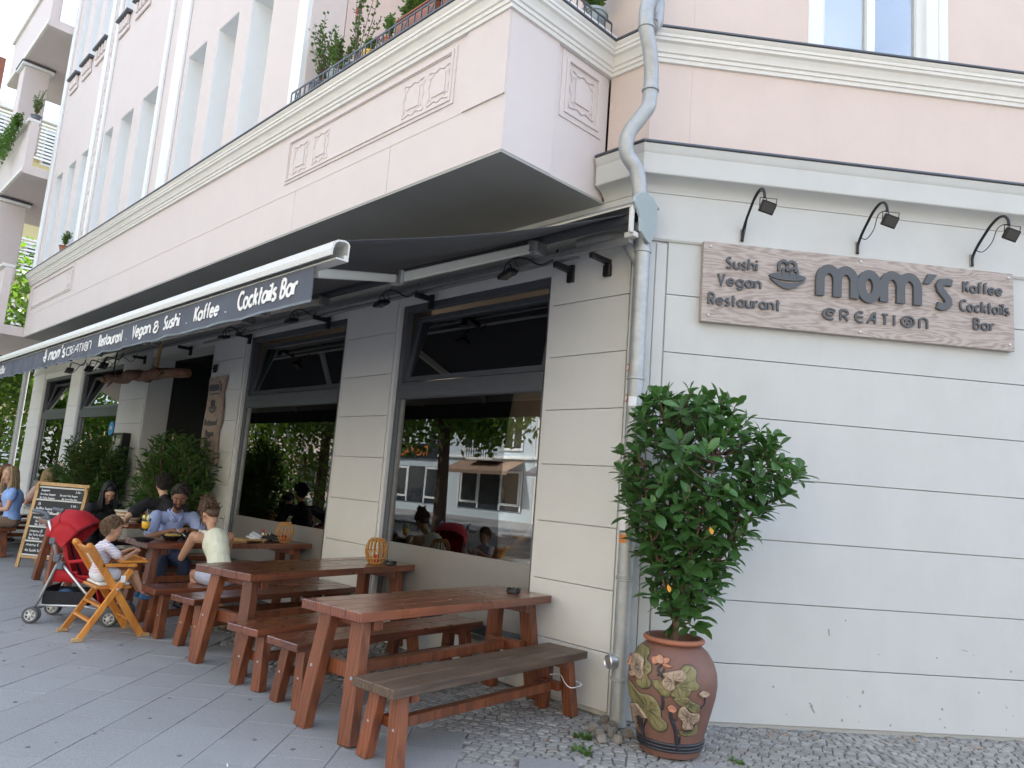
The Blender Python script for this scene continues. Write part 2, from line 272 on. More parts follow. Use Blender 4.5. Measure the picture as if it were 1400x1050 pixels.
# ------------------------------------------------------------------ mesh helpers
F2A = 0.88267
F2 = Matrix.Rotation(F2A, 4, 'Z')      # frame of the right-hand wall: local x along it, local -y out of it
I4 = Matrix.Identity(4)
class MB:
    def __init__(s, tf=None): s.v = []; s.f = []; s.t = []; s.tf = tf; s.mi = []; s.cm = 0
    def add(s, vs, fs, tint=None):
        o = len(s.v)
        s.v += [tuple(s.tf @ Vector(a)) for a in vs] if s.tf else [tuple(a) for a in vs]
        s.f += [tuple(i + o for i in f) for f in fs]; s.mi += [s.cm] * len(fs)
        s.t += [tint if tint is not None else .5] * len(vs)
        return s
    def box(s, x0, x1, y0, y1, z0, z1, rot=None, tint=None):
        if x0 > x1: x0, x1 = x1, x0
        if y0 > y1: y0, y1 = y1, y0
        if z0 > z1: z0, z1 = z1, z0
        vs = [(x, y, z) for z in (z0, z1) for y in (y0, y1) for x in (x0, x1)]
        if rot: vs = [rot @ Vector(a) for a in vs]
        return s.add(vs, [(0, 2, 3, 1), (4, 5, 7, 6), (0, 1, 5, 4), (2, 6, 7, 3), (0, 4, 6, 2), (1, 3, 7, 5)], tint)
    def cbox(s, x0, x1, y0, y1, z0, z1, b=.004, rot=None, tint=None):      # box with chamfered edges
        bm = bmesh.new(); bmesh.ops.create_cube(bm, size=1)
        for v in bm.verts: v.co = Vector(((x0 + x1) / 2 + v.co.x * (x1 - x0), (y0 + y1) / 2 + v.co.y * (y1 - y0), (z0 + z1) / 2 + v.co.z * (z1 - z0)))
        bmesh.ops.bevel(bm, geom=bm.edges[:], offset=b, segments=1, affect='EDGES')
        s.addbm(bm, rot, tint); return s
    def addbm(s, bm, rot=None, tint=None):
        bm.verts.ensure_lookup_table(); 
        for i, v in enumerate(bm.verts): v.index = i
        vs = [(rot @ v.co) if rot else v.co.copy() for v in bm.verts]
        s.add(vs, [tuple(v.index for v in f.verts) for f in bm.faces], tint); bm.free(); return s
    def bar(s, a, b, w, d, up=(0, 0, 1), ch=.003):      # rectangular bar from a to b, w across, d along up
        a, b = Vector(a), Vector(b); z = (b - a); L = z.length; z.normalize(); x = z.cross(Vector(up))
        if x.length < 1e-4: x = Vector((1, 0, 0))
        x.normalize(); y = z.cross(x)
        m = Matrix((x, y, z)).transposed().to_4x4(); m.translation = a
        return s.cbox(-w / 2, w / 2, -d / 2, d / 2, 0, L, ch, m)
    def tube(s, pts, r, n=8, caps=True, tint=None, closed=False):
        pts = [Vector(p) for p in pts]; N = len(pts); vs = []; fs = []
        rr = r if isinstance(r, (list, tuple)) else [r] * N
        prev = None
        for i, p in enumerate(pts):
            if closed: t = pts[(i + 1) % N] - pts[i - 1]
            elif i == 0: t = pts[1] - p
            elif i == N - 1: t = p - pts[i - 1]
            else: t = (pts[i + 1] - p).normalized() + (p - pts[i - 1]).normalized()
            if t.length < 1e-9: t = Vector((0, 0, 1))
            t.normalize()
            if prev is None: u = t.cross(Vector((0, 0, 1)) if abs(t.z) < .9 else Vector((1, 0, 0)))
            else: u = prev - t * prev.dot(t)
            if u.length < 1e-6: u = t.orthogonal()
            u.normalize(); prev = u; w = t.cross(u)
            for k in range(n):
                a = 2 * math.pi * k / n; vs.append(p + (u * math.cos(a) + w * math.sin(a)) * rr[i])
        for i in range(N - (0 if closed else 1)):
            for k in range(n):
                j = (i + 1) % N; fs.append((i * n + k, i * n + (k + 1) % n, j * n + (k + 1) % n, j * n + k))
        if caps and not closed: fs += [tuple(range(n - 1, -1, -1)), tuple((N - 1) * n + k for k in range(n))]
        return s.add(vs, fs, tint)
    def lathe(s, prof, n=32, c=(0, 0, 0), rot=None, tint=None):
        vs = []; fs = []
        for r, z in prof:
            for k in range(n):
                a = 2 * math.pi * k / n; v = Vector((r * math.cos(a), r * math.sin(a), z)); v = rot @ v if rot else v; vs.append(v + Vector(c))
        for i in range(len(prof) - 1):
            for k in range(n): fs.append((i * n + k, i * n + (k + 1) % n, (i + 1) * n + (k + 1) % n, (i + 1) * n + k))
        if prof[0][0] > 1e-5: fs.append(tuple(range(n - 1, -1, -1)))
        if prof[-1][0] > 1e-5: fs.append(tuple((len(prof) - 1) * n + k for k in range(n)))
        return s.add(vs, fs, tint)
    def ell(s, c, r, n=12, m=8, rot=None):
        if not isinstance(r, (list, tuple)): r = (r, r, r)
        vs = []; fs = []
        vs.append(Vector((0, 0, -r[2])))
        for i in range(1, m):
            ph = -math.pi / 2 + math.pi * i / m
            for k in range(n):
                a = 2 * math.pi * k / n; vs.append(Vector((r[0] * math.cos(ph) * math.cos(a), r[1] * math.cos(ph) * math.sin(a), r[2] * math.sin(ph))))
        vs.append(Vector((0, 0, r[2])))
        for k in range(n):
            fs.append((0, 1 + (k + 1) % n, 1 + k)); e = len(vs) - 1; b = 1 + (m - 2) * n; fs.append((e, b + k, b + (k + 1) % n))
        for i in range(m - 2):
            for k in range(n): a = 1 + i * n; fs.append((a + k, a + (k + 1) % n, a + n + (k + 1) % n, a + n + k))
        vs = [((rot @ v) if rot else v) + Vector(c) for v in vs]
        return s.add(vs, fs)
    def cap(s, a, b, ra, rb, n=12):      # tapered capsule
        a, b = Vector(a), Vector(b); s.ell(a, ra, n, 8); s.ell(b, rb, n, 8); s.tube([a, b], [ra * .995, rb * .995], n); return s
    def prism(s, poly, y0, y1, tf=None):      # polygon (x,z), extruded along y, y0 is the front
        n = len(poly)
        area = sum(poly[i][0] * poly[(i + 1) % n][1] - poly[(i + 1) % n][0] * poly[i][1] for i in range(n))
        if area < 0: poly = poly[::-1]
        vs = [(x, y0, z) for x, z in poly] + [(x, y1, z) for x, z in poly]
        if tf: vs = [tf @ Vector(v) for v in vs]
        fs = [tuple(range(n)), tuple(range(2 * n - 1, n - 1, -1))] + [(i, i + n, (i + 1) % n + n, (i + 1) % n) for i in range(n)]
        return s.add(vs, fs)
    def build(s, name, m=None, parent=None, smooth=False, loc=None, rot=None, ms=None):
        me = bpy.data.meshes.new(name); me.from_pydata([tuple(v) for v in s.v], [], s.f)
        if ms:
            for q in ms: me.materials.append(M[q])
            me.polygons.foreach_set('material_index', s.mi)
        elif m: me.materials.append(M[m] if isinstance(m, str) else m)
        if any(abs(t - .5) > 1e-6 for t in s.t):
            at = me.attributes.new('tint', 'FLOAT', 'POINT'); at.data.foreach_set('value', s.t)
        if smooth: me.polygons.foreach_set('use_smooth', [True] * len(me.polygons))
        me.update()
        o = bpy.data.objects.new(name, me); C.objects.link(o)
        if parent: o.parent = parent
        if loc is not None: o.location = loc
        if rot is not None: o.rotation_euler = rot
        return o
def autosmooth(o, ang=40):
    me = o.data; me.polygons.foreach_set('use_smooth', [True] * len(me.polygons)); 
    bm = bmesh.new(); bm.from_mesh(me)
    for e in bm.edges:
        if len(e.link_faces) == 2 and e.calc_face_angle(0) > R_(ang): e.smooth = False
    bm.to_mesh(me); bm.free(); return o
def thing(name, label, cat, loc=(0, 0, 0), rz=0, group=None):
    o = bpy.data.objects.new(name, None); C.objects.link(o); o.location = loc; o.rotation_euler = (0, 0, rz); o.empty_display_size = .2
    o['label'] = label; o['category'] = cat
    if group: o['group'] = group
    return o
def tag(o, label, cat, group=None):
    o['label'] = label; o['category'] = cat
    if group: o['group'] = group
    return o
def kids(o): return [c for c in bpy.data.objects if c.parent == o]
def copy_tree(o, parent=None, cache=None):
    if cache is None:
        cache = {}
        for q in bpy.data.objects:
            if q.parent: cache.setdefault(q.parent.name, []).append(q)
    c = o.copy(); C.objects.link(c)
    if parent: c.parent = parent
    for ch in cache.get(o.name, []): copy_tree(ch, c, cache)
    return c
def structure(o): o['kind'] = 'structure'; return o
def stuff(o): o['kind'] = 'stuff'; return o
def sweep(mb, prof, path, closed=False):
    # profile points (out, z) swept along plan path with mitred corners; 'out' is to the right-hand side (-y for +x travel)
    P = [Vector((p[0], p[1])) for p in path]; n = len(P); rows = []
    for i in range(n):
        ds = []
        if i > 0: ds.append((P[i] - P[i - 1]).normalized())
        if i < n - 1: ds.append((P[i + 1] - P[i]).normalized())
        ns = [Vector((d.y, -d.x)) for d in ds]
        m = sum(ns, Vector((0, 0))); m.normalize(); k = 1 / max(.2, m.dot(ns[0]))
        rows.append([(P[i].x + m.x * o * k, P[i].y + m.y * o * k, z) for o, z in prof])
    q = len(prof); vs = [v for r in rows for v in r]; fs = []
    for i in range(n - 1):
        for j in range(q - 1): fs.append((i * q + j, i * q + j + 1, (i + 1) * q + j + 1, (i + 1) * q + j))
    fs += [tuple(range(q))[::-1], tuple((n - 1) * q + j for j in range(q))]
    mb.add(vs, fs); return mb
def wallgrid(mb, x0, x1, z0, z1, ops, y0, y1):
    # wall slab between y0 (front) and y1 with rectangular openings (a,b,c,d); boxes abut, none overlap
    xs = sorted({x0, x1, *[o[0] for o in ops], *[o[1] for o in ops]}); 
    for a, b in zip(xs, xs[1:]):
        mid = (a + b) / 2; cuts = sorted([(o[2], o[3]) for o in ops if o[0] < mid < o[1]]); z = z0
        for c, d in cuts:
            if c > z: mb.box(a, b, y0, y1, z, c)
            z = d
        if z < z1: mb.box(a, b, y0, y1, z, z1)

# ------------------------------------------------------------------ stroke lettering
def arc(cx, cy, rx, ry, a0, a1, n=None):
    n = n or max(4, int(abs(a1 - a0) / 12)); return [(cx + rx * math.cos(R_(a0 + (a1 - a0) * i / n)), cy + ry * math.sin(R_(a0 + (a1 - a0) * i / n))) for i in range(n + 1)]
CIR = arc(.3, .3, .3, .3, 0, 360, 26)
GL = {
 'a': (.62, [CIR, [(.6, .62), (.6, 0)]]), 'e': (.62, [[(.02, .33), (.58, .33)] + arc(.3, .3, .3, .3, 8, 320)[0:]]),
 'g': (.62, [CIR, [(.6, .62), (.6, -.02)] + arc(.32, -.05, .28, .22, 0, -150)]), 'o': (.62, [CIR]),
 'n': (.55, [[(0, .62), (0, 0)], arc(.26, .33, .26, .28, 180, 0) + [(.52, 0)]]),
 'm': (1.05, [[(0, 0)] + arc(.26, .36, .26, .26, 180, 0) + [(.52, 0)], [(.52, .34)] + arc(.78, .36, .26, .26, 180, 0) + [(1.04, 0)]]),
 'h': (.52, [[(0, 1), (0, 0)], arc(.26, .33, .26, .28, 180, 0) + [(.52, 0)]]),
 'u': (.52, [[(0, .62)] + arc(.26, .26, .26, .27, 180, 360) + [(.52, .62)], [(.52, .62), (.52, 0)]]),
 'i': (.02, [[(0, .62), (0, 0)], [(0, .82), (0, .94)]]), 'l': (.02, [[(0, 1), (0, 0)]]),
 's': (.40, [arc(.22, .47, .17, .15, 40, 200)[:] + [(.2, .34)] + arc(.2, .15, .19, .16, 40, -150)]),
 'r': (.34, [[(0, .62), (0, 0)], arc(.24, .36, .24, .25, 180, 60)]), 't': (.34, [[(.14, .95), (.14, .12)] + arc(.26, .12, .12, .12, 180, 270), [(0, .64), (.32, .64)]]),
 'f': (.34, [arc(.3, .8, .17, .2, 70, 180) + [(.13, 0)], [(0, .6), (.3, .6)]]), 'k': (.46, [[(0, 1), (0, 0)], [(.42, .64), (.04, .3)], [(.12, .38), (.46, 0)]]),
 'c': (.52, [arc(.3, .3, .3, .3, 50, 310)]), 'v': (.5, [[(0, .62), (.25, 0), (.5, .62)]]), 'w': (.8, [[(0, .62), (.2, 0), (.4, .5), (.6, 0), (.8, .62)]]),
 'p': (.6, [[(0, .62), (0, -.3)], CIR]), 'd': (.6, [CIR, [(.6, 1), (.6, 0)]]), 'b': (.6, [CIR, [(0, 1), (0, 0)]]), 'q': (.6, [CIR, [(.6, .6), (.6, -.3)]]),
 'S': (.5, [arc(.28, .74, .24, .22, 50, 215) + [(.36, .44)] + arc(.24, .22, .24, .22, 35, -150)]), 'V': (.6, [[(0, 1), (.28, 0), (.58, 1)]]),
 'R': (.55, [[(0, 0), (0, 1)], [(0, 1), (.25, 1)] + arc(.25, .74, .26, .26, 90, -90) + [(0, .48)], [(.22, .46), (.52, 0)]]),
 'K': (.55, [[(0, 1), (0, 0)], [(.5, 1), (.04, .42)], [(.16, .56), (.54, 0)]]), 'C': (.62, [arc(.42, .5, .42, .5, 52, 308)]),
 'B': (.55, [[(0, 0), (0, 1)], [(0, 1), (.24, 1)] + arc(.24, .77, .22, .23, 90, -90) + [(0, .54)], [(.24, .54)] + arc(.26, .27, .27, .27, 90, -90) + [(0, 0)]]),
 'E': (.5, [arc(.32, .5, .32, .5, 60, 300), [(.04, .5), (.48, .5)]]), 'A': (.66, [[(0, 0), (.5, 1), (.6, 1), (.6, 0)], [(.28, .38), (.6, .38)]]),
 'T': (.56, [[(0, .98), (.56, .98)], [(.28, .98), (.28, 0)]]), 'I': (.02, [[(0, 1), (0, 0)]]), 'N': (.56, [[(0, 0)] + arc(.28, .7, .28, .29, 180, 0) + [(.56, 0)]]),
 'O': (.8, [arc(.4, .5, .4, .5, 0, 360, 30), arc(.42, .5, .17, .2, -120, 200)]), '@': (.72, [arc(.42, .5, .42, .5, 300, 40)[::1], arc(.44, .56, .2, .2, 0, 320)]),
 '&': (.5, [[(.5, .5), (.4, .1)] + arc(.22, .2, .2, .2, -20, -250) + arc(.24, .76, .16, .2, 230, -50) + [(.05, .35)]]), "'": (.2, [[(.16, 1), (.02, .75)]]),
 '.': (.02, [[(0, 0), (0, .06)]]), ',': (.04, [[(.02, .05), (-.03, -.12)]]), '-': (.3, [[(0, .35), (.3, .35)]]), '+': (.4, [[(0, .4), (.4, .4)], [(.2, .2), (.2, .6)]]),
 '1': (.2, [[(0, .8), (.15, 1), (.15, 0)]]), '3': (.45, [arc(.2, .76, .2, .22, 150, -80) + arc(.2, .28, .24, .26, 80, -150)]), '4': (.5, [[(.4, 0), (.4, 1), (0, .3), (.5, .3)]]), '5': (.45, [[(.42, 1), (.08, 1), (.05, .58)] + arc(.2, .3, .24, .3, 110, -140)]), '9': (.5, [arc(.24, .72, .23, .26, 0, 360, 18), [(.47, .7), (.35, 0)]]), '0': (.5, [arc(.25, .5, .24, .5, 0, 360, 18)]), '6': (.5, [arc(.24, .28, .23, .26, 0, 360, 18), [(.02, .3), (.2, 1)]]), '8': (.5, [arc(.24, .25, .23, .25, 0, 360, 18), arc(.24, .76, .2, .22, 0, 360, 18)]),
 'é': (.62, [[(.02, .33), (.58, .33)] + arc(.3, .3, .3, .3, 8, 320)[0:], [(.3, .8), (.45, .95)]]),
}
def ribbon(mb, pts, w, y0, y1, tf):
    P = [Vector(tf(p)) for p in pts]; Q = [P[0]]
    for p in P[1:]:
        if (p - Q[-1]).length > 1e-4: Q.append(p)
    P = Q; n = len(P)
    closed = (P[0] - P[-1]).length < 1e-3 and n > 4
    if closed: P = P[:-1]; n -= 1
    L = []; Rr = []
    for i in range(n):
        a = P[i - 1] if (i > 0 or closed) else None; b = P[(i + 1) % n] if (i < n - 1 or closed) else None
        d = [(P[i] - a).normalized()] if a is not None else []
        if b is not None: d.append((b - P[i]).normalized())
        t = sum(d, Vector((0, 0)))
        if t.length < .2: t = d[0]
        t.normalize(); nn = Vector((-t.y, t.x)); k = 1 / max(.5, abs(nn.dot(Vector((-d[0].y, d[0].x)))))
        L.append(P[i] + nn * w / 2 * k); Rr.append(P[i] - nn * w / 2 * k)
    vs = []
    for i in range(n):
        for q in (L[i], Rr[i]):
            for y in (y0, y1): vs.append((q[0], y, q[1]))
    fs = []
    for i in range(n if closed else n - 1):
        a = 4 * i; b = 4 * ((i + 1) % n)
        fs += [(a, a + 2, b + 2, b), (a, b, b + 1, a + 1), (a + 2, a + 3, b + 3, b + 2)]
    if not closed: e = 4 * (n - 1); fs += [(0, 1, 3, 2), (e, e + 2, e + 3, e + 1)]
    mb.add(vs, fs)
def glyph(ch, x, z, h, w, y0, y1, wx=1.0, slant=0, tf=None):
    mb = MB(tf); adv, st = GL[ch]
    for k, s in enumerate(st):
        ribbon(mb, s, w, y0 - k * .0006, y1, lambda q: (x + (q[0] * wx + slant * q[1]) * h, z + q[1] * h))
    return mb, adv * wx * h
def textwidth(s, h, w, wx=1.0, sp=.2): return sum((GL[c][0] * wx + sp) * h if c != ' ' else .4 * h for c in s) - sp * h
def text(s, x, z, h, parent, m, w=.16, wx=1.0, sp=.24, y0=-.01, y1=0, slant=0, tf=None, joined=None, fit=None, name='letter'):
    if fit: wx *= 1; k = fit / textwidth(s, h, w, wx, sp); wx *= k; sp *= k; gap = .4 * k
    else: gap = .4
    for c in s:
        if c == ' ': x += gap * h; continue
        mb, a = glyph(c, x, z, h, w, y0, y1, wx, slant, tf)
        if joined is not None: joined.add(mb.v, mb.f)
        else:
            o = mb.build(name, m, parent)
        x += a + sp * h
    return x
# ------------------------------------------------------------------ ground
ZG = 0.0
structure(MB().box(-140, 90, -90, 90, -.6, -.30).build('ground', 'ground'))
structure(MB().box(-110, 60, -15.0, -8.02, -.299, -.13).build('road', 'asphalt'))
structure(MB().box(-110, 60, -24, -15.0, -.299, -.02).build('far_pavement', 'slab'))
kerb = MB()
for i in range(60): kerb.cbox(-60 + i * 1.2, -60 + i * 1.2 + 1.19, -8.15, -8.01, -.2, 0.0, .01)
structure(kerb.build('kerb', 'stone'))
# the pavement bed: one sand-coloured sheet; slabs and cobbles stand on it
d2 = Vector((math.cos(F2A), math.sin(F2A))); n2 = Vector((d2.y, -d2.x))
pav = structure(MB().box(-60, 25, -8.0, 9, -.25, -.016).build('pavement', 'sand'))
def cobble_zone(x, y):
    o2 = n2.x * x + n2.y * y
    if x < .1: return y > -1.3 if o2 < 1.0 or x < 0 else False
    return o2 < .98
def behind_wall(x, y): return (y > .02 and x < 0.02) or (x >= 0 and n2.x * x + n2.y * y < -.02) or (x < 0 and y > 0)
ca, sa = math.cos(R_(133)), math.sin(R_(133)); U = Vector((ca, sa)); Vv = Vector((-sa, ca)); SL = .35
camxy = Vector((cam.location.x, cam.location.y)); cx0, cy0 = 3.3475, -4.5683
slabs = []
for i in range(-80, 80):
    off = .5 if i % 2 else 0.0
    for j in range(-80, 80):
        c = U * ((j + off) * SL) + Vv * (i * SL) + Vector((-.93, -3.08)) + Vv * (SL / 2)
        if c.x < -16 or c.x > 5 or c.y < -7.6: continue
        if cobble_zone(c.x, c.y) or behind_wall(c.x, c.y): continue
        if any(behind_wall(*(c + U * a * SL * .5 + Vv * b * SL * .5)) for a in (-1, 1) for b in (-1, 1)): continue
        slabs.append((c, i, j))
def view_rank(c):
    v = Vector((c.x - cx0, c.y - cy0)); fw = Vector((-.716, .697)); d = v.dot(fw); s_ = abs(v.cross(fw))
    return v.length if (d > .8 and s_ < d * .78) else 100 + v.length
slabs.sort(key=lambda q: view_rank(q[0]))
sm = MB(); g = .0019
sm.cbox(-SL / 2 + g, SL / 2 - g, -SL / 2 + g, SL / 2 - g, -.03, 0, .002); proto = None
rest = MB()
rot2 = Matrix.Rotation(R_(133), 4, 'Z')
for k, (c, i, j) in enumerate(slabs):
    z = rnd.uniform(-.0025, .001); rx, ry = rnd.uniform(-.004, .004), rnd.uniform(-.004, .004)
    if k < 300:
        if proto is None: proto = sm.build('paving_slab', 'slab', pav); o = proto
        else: o = proto.copy(); C.objects.link(o)
        o.location = (c.x, c.y, z); o.rotation_euler = (rx, ry, R_(133))
    elif k < 2600:
        mm = Matrix.Translation((c.x, c.y, z)) @ Matrix.Rotation(R_(133), 4, 'Z') @ Matrix.Rotation(rx, 4, 'X')
        rest.box(-SL / 2 + g, SL / 2 - g, -SL / 2 + g, SL / 2 - g, -.03, 0, mm, tint=rnd.random())
stuff(rest.build('paving_slabs', 'slab_t', pav))
# mosaic cobbles, laid in wavy diagonal rows
cob = []
def in_slab(x, y):
    q = Vector((x + .93, y + 3.08)); a = q.dot(U); b = q.dot(Vv); i = math.floor(b / SL); off = .5 if i % 2 else 0
    j = round(a / SL - off); c = U * ((j + off) * SL) + Vv * (i * SL) + Vector((-.93, -3.08)) + Vv * (SL / 2)
    return not (cobble_zone(c.x, c.y)) and not any(behind_wall(*(c + U * aa * SL * .5 + Vv * bb * SL * .5)) for aa in (-1, 1) for bb in (-1, 1))
def cobrow(u, v):     # row coordinates -> plane
    w = .10 * math.sin(u * 3.1 + .6) + .03 * math.sin(u * 7)
    a = R_(28) if True else 0
    x = u * math.cos(a) - (v + w) * math.sin(a); y = u * math.sin(a) + (v + w) * math.cos(a); return x, y
CW, CL = .052, .066
for r in range(-130, 130):
    u = -9 + rnd.uniform(0, .06)
    while u < 9:
        l = CL * rnd.uniform(.72, 1.25); x, y = cobrow(u + l / 2, r * CW)
        if -5.5 < x < 4.8 and y > -1.9 and n2.x * x + n2.y * y < 1.5 and not behind_wall(x - .0, y + .02) and not in_slab(x, y):
            x2, y2 = cobrow(u + l / 2 + .02, r * CW); ang = math.atan2(y2 - y, x2 - x)
            cob.append((Vector((x, y)), ang, l, rnd.uniform(.88, 1.0) * CW))
        u += l + .004
cob.sort(key=lambda q: view_rank(q[0]))
def cobmesh(mb, c, ang, l, w, z, tint=None):
    hx, hy = l / 2 - .002, w / 2 - .0015; q = []
    for (a, b) in ((-1, -1), (1, -1), (1, 1), (-1, 1)):
        q.append((a * hx + rnd.uniform(-.003, .003), b * hy + rnd.uniform(-.0025, .0025)))
    t = [(a * .86, b * .84, z + rnd.uniform(-.001, .002)) for a, b in q]; m_ = [(a, b, z - .007) for a, b in q]; bt = [(a, b, -.03) for a, b in q]
    mm = Matrix.Translation((c.x, c.y, 0)) @ Matrix.Rotation(ang, 4, 'Z')
    vs = [mm @ Vector(v) for v in bt + m_ + t]
    fs = [(8, 9, 10, 11)] + [(i, (i + 1) % 4, 4 + (i + 1) % 4, 4 + i) for i in range(4)] + [(4 + i, 4 + (i + 1) % 4, 8 + (i + 1) % 4, 8 + i) for i in range(4)]
    mb.add(vs, fs, tint)
protos = []
for k in range(14):
    mb = MB(); cobmesh(mb, Vector((0, 0)), 0, CL * (.75 + .035 * k), CW * .96, 0); protos.append(mb)
restc = MB(); used = {}
for k, (c, ang, l, w) in enumerate(cob):
    z = rnd.uniform(-.007, -.001)
    if k < 300:
        i = min(13, max(0, int((l / CL - .72) / .04)))
        if i not in used: used[i] = protos[i].build('cobblestone', 'cobble', pav); o = used[i]
        else: o = used[i].copy(); C.objects.link(o)
        o.location = (c.x, c.y, z); o.rotation_euler = (rnd.uniform(-.04, .04), rnd.uniform(-.04, .04), ang)
    else: cobmesh(restc, c, ang, l, w, z, rnd.random())
stuff(restc.build('cobblestones', 'cobble_t', pav))

# ------------------------------------------------------------------ the corner house
H = thing('corner_house', 'pink and grey corner apartment house with a restaurant on the ground floor', 'building', (0, 0, 0))
XE = -19.2; TOP = 15.5
ZJ = [.02, .434, .882, 1.338, 1.80, 2.25, 2.70, 3.155, 3.60]
WIN = [(-3.15, -.95), (-6.75, -4.23), (-14.8, -12.1), (-18.0, -15.65)]
DOOR = (-10.6, -7.95)
ops = [(a, b, .30, 3.44) for a, b in WIN] + [(DOOR[0], DOOR[1], -.05, 3.44)]
mb = MB(); wallgrid(mb, XE, -.012, -.1, 3.97, ops, .03, .42); mb.build('wall', 'pier_wall', H)
mb = MB(F2); wallgrid(mb, .33, 11, -.1, 3.97, [], .03, .42); mb.build('wall', 'grey_wall', H)
# corner mass
c1 = F2 @ Vector((.33, .03, 0)); c2_ = F2 @ Vector((.33, .42, 0)); ca_ = F2 @ Vector((.0, .03, 0))
mb = MB(); n_ = [(-.012, .03), (0.01, .03), (c1.x, c1.y), (c2_.x, c2_.y), (-.2, .5), (-.012, .42)]
vs = [(x, y, -.1) for x, y in n_] + [(x, y, 3.97) for x, y in n_]; k = len(n_)
mb.add(vs, [tuple(range(k))[::-1], tuple(range(k, 2 * k))] + [(i, (i + 1) % k, k + (i + 1) % k, k + i) for i in range(k)]); mb.build('wall', 'pier_wall', H)
# panels between the grooves
def panels(x0, x1, tf, m, zs=ZJ, border=True, zmin=0):
    for a, b in zip(zs, zs[1:]):
        if b < zmin: continue
        mb = MB(tf); mb.cbox(x0 + .004, x1 - .004, 0, .034, a + .003, b - .003, .0025)
        mb.build('wall_panel', m, H)
        if border:
            mb = MB(tf); w = .018; xa, xb, za, zb = x0 + .045, x1 - .045, a + .006, b - .03
            if x1 - x0 < .35: continue
            mb.box(xa, xb, -.0025, .001, zb - .004, zb); mb.build('panel_edge', m, H)
panels(-.93, -.105, I4, 'pier_wall'); panels(.20, 3.72, F2, 'grey_wall', border=False)
panels(3.73, 7.5, F2, 'grey_wall', border=False)
panels(-4.15, -3.20, I4, 'pier_wall'); panels(-7.85, -6.83, I4, 'pier_wall'); panels(-12.02, -10.66, I4, 'pier_wall'); panels(-15.6, -14.86, I4, 'pier_wall'); panels(-19.1, -18.05, I4, 'pier_wall')
# slim corner strips and vertical pier edge strips
mb = MB(); mb.cbox(-.095, -.008, -.006, .03, .0, 3.56, .004); mb.build('corner_strip', 'pier_wall', H)
mb = MB(F2); mb.cbox(.008, .10, -.006, .03, .0, 3.56, .004); mb.build('corner_strip', 'grey_wall', H)
mb = MB(F2); mb.cbox(.108, .192, -.002, .03, .0, 3.56, .004); mb.build('corner_strip', 'grey_wall', H)
for x in (-3.17, -4.18, -6.79, -7.90, -.94, -10.63, -12.06, -14.83, -15.62, -18.03):
    mb = MB(); mb.cbox(x - .022, x + .022, .006, .03, 0, 3.43, .003); mb.build('pier_edge', 'pier_wall', H)
# thin bright ledge at 3.6 m, plain frieze above, cove and fascia band
prof = [(-.03, 3.575), (.012, 3.575), (.022, 3.590), (.022, 3.612), (.012, 3.618), (-.03, 3.618)]
PATH = [(XE, 0), (-.0, 0), (d2.x * 11, d2.y * 11)]
mb = MB(); sweep(mb, prof, PATH); mb.build('ledge', 'grey_wall', H)
prof = [(-.03, 3.622), (.0, 3.622), (.0, 3.965), (-.03, 3.965)]
mb = MB(); sweep(mb, prof, PATH); mb.build('frieze', 'grey_wall', H)
prof = [(-.1, 3.968), (.004, 3.968), (.012, 4.0), (.035, 4.03), (.07, 4.055), (.115, 4.068), (.125, 4.07), (.13, 4.078), (.13, 4.235), (.137, 4.245), (.145, 4.28), (.15, 4.305), (-.1, 4.305)]
mb = MB(); sweep(mb, prof, [(-.415, 0), (0, 0), (d2.x * 11, d2.y * 11)]); autosmooth(mb.build('fascia_band', 'grey_wall', H), 30)
prof = [(-.1, 4.308), (.157, 4.308), (.163, 4.314), (.161, 4.328), (-.1, 4.345)]
mb = MB(); sweep(mb, prof, [(-.415, 0), (0, 0), (d2.x * 11, d2.y * 11)]); mb.build('flashing', 'flashing', H)
# upper walls: right-hand facade and the corner strip beside the bay
mb = MB(); n_ = [(-.419, .0), (0, 0), (.33 * d2.x, .33 * d2.y), (.33 * d2.x - .35 * n2.x, .33 * d2.y - .35 * n2.y), (-.419, .45)]
for za, zb in ((4.346, 5.09),):
    vs = [(x, y, za) for x, y in n_] + [(x, y, zb) for x, y in n_]; k = len(n_)
    mb.add(vs, [tuple(range(k))[::-1], tuple(range(k, 2 * k))] + [(i, (i + 1) % k, k + (i + 1) % k, k + i) for i in range(k)])
n_ = [(-.02, 0)] + n_[1:4] + [(-.02, .45)]
vs = [(x, y, 5.326) for x, y in n_] + [(x, y, TOP) for x, y in n_]; k = len(n_)
mb.add(vs, [tuple(range(k))[::-1], tuple(range(k, 2 * k))] + [(i, (i + 1) % k, k + (i + 1) % k, k + i) for i in range(k)])
mb.build('wall', 'pink', H)
mb = MB(F2); wallgrid(mb, .331, 11, 4.346, 5.09, [], 0, .35); mb.build('wall', 'pink', H)
FW = [(1.33 + 3.1 * i, 2.50 + 3.1 * i, z, z + 2.0) for i in range(3) for z in (5.33, 8.9, 12.2)]
mb = MB(F2); wallgrid(mb, .331, 11, 5.326, TOP, FW, 0, .35); mb.build('wall', 'pink', H)
mb = MB(F2); mb.box(.34, 10.9, .8, .85, 4.5, TOP); mb.build('inner_wall', 'dark', H)
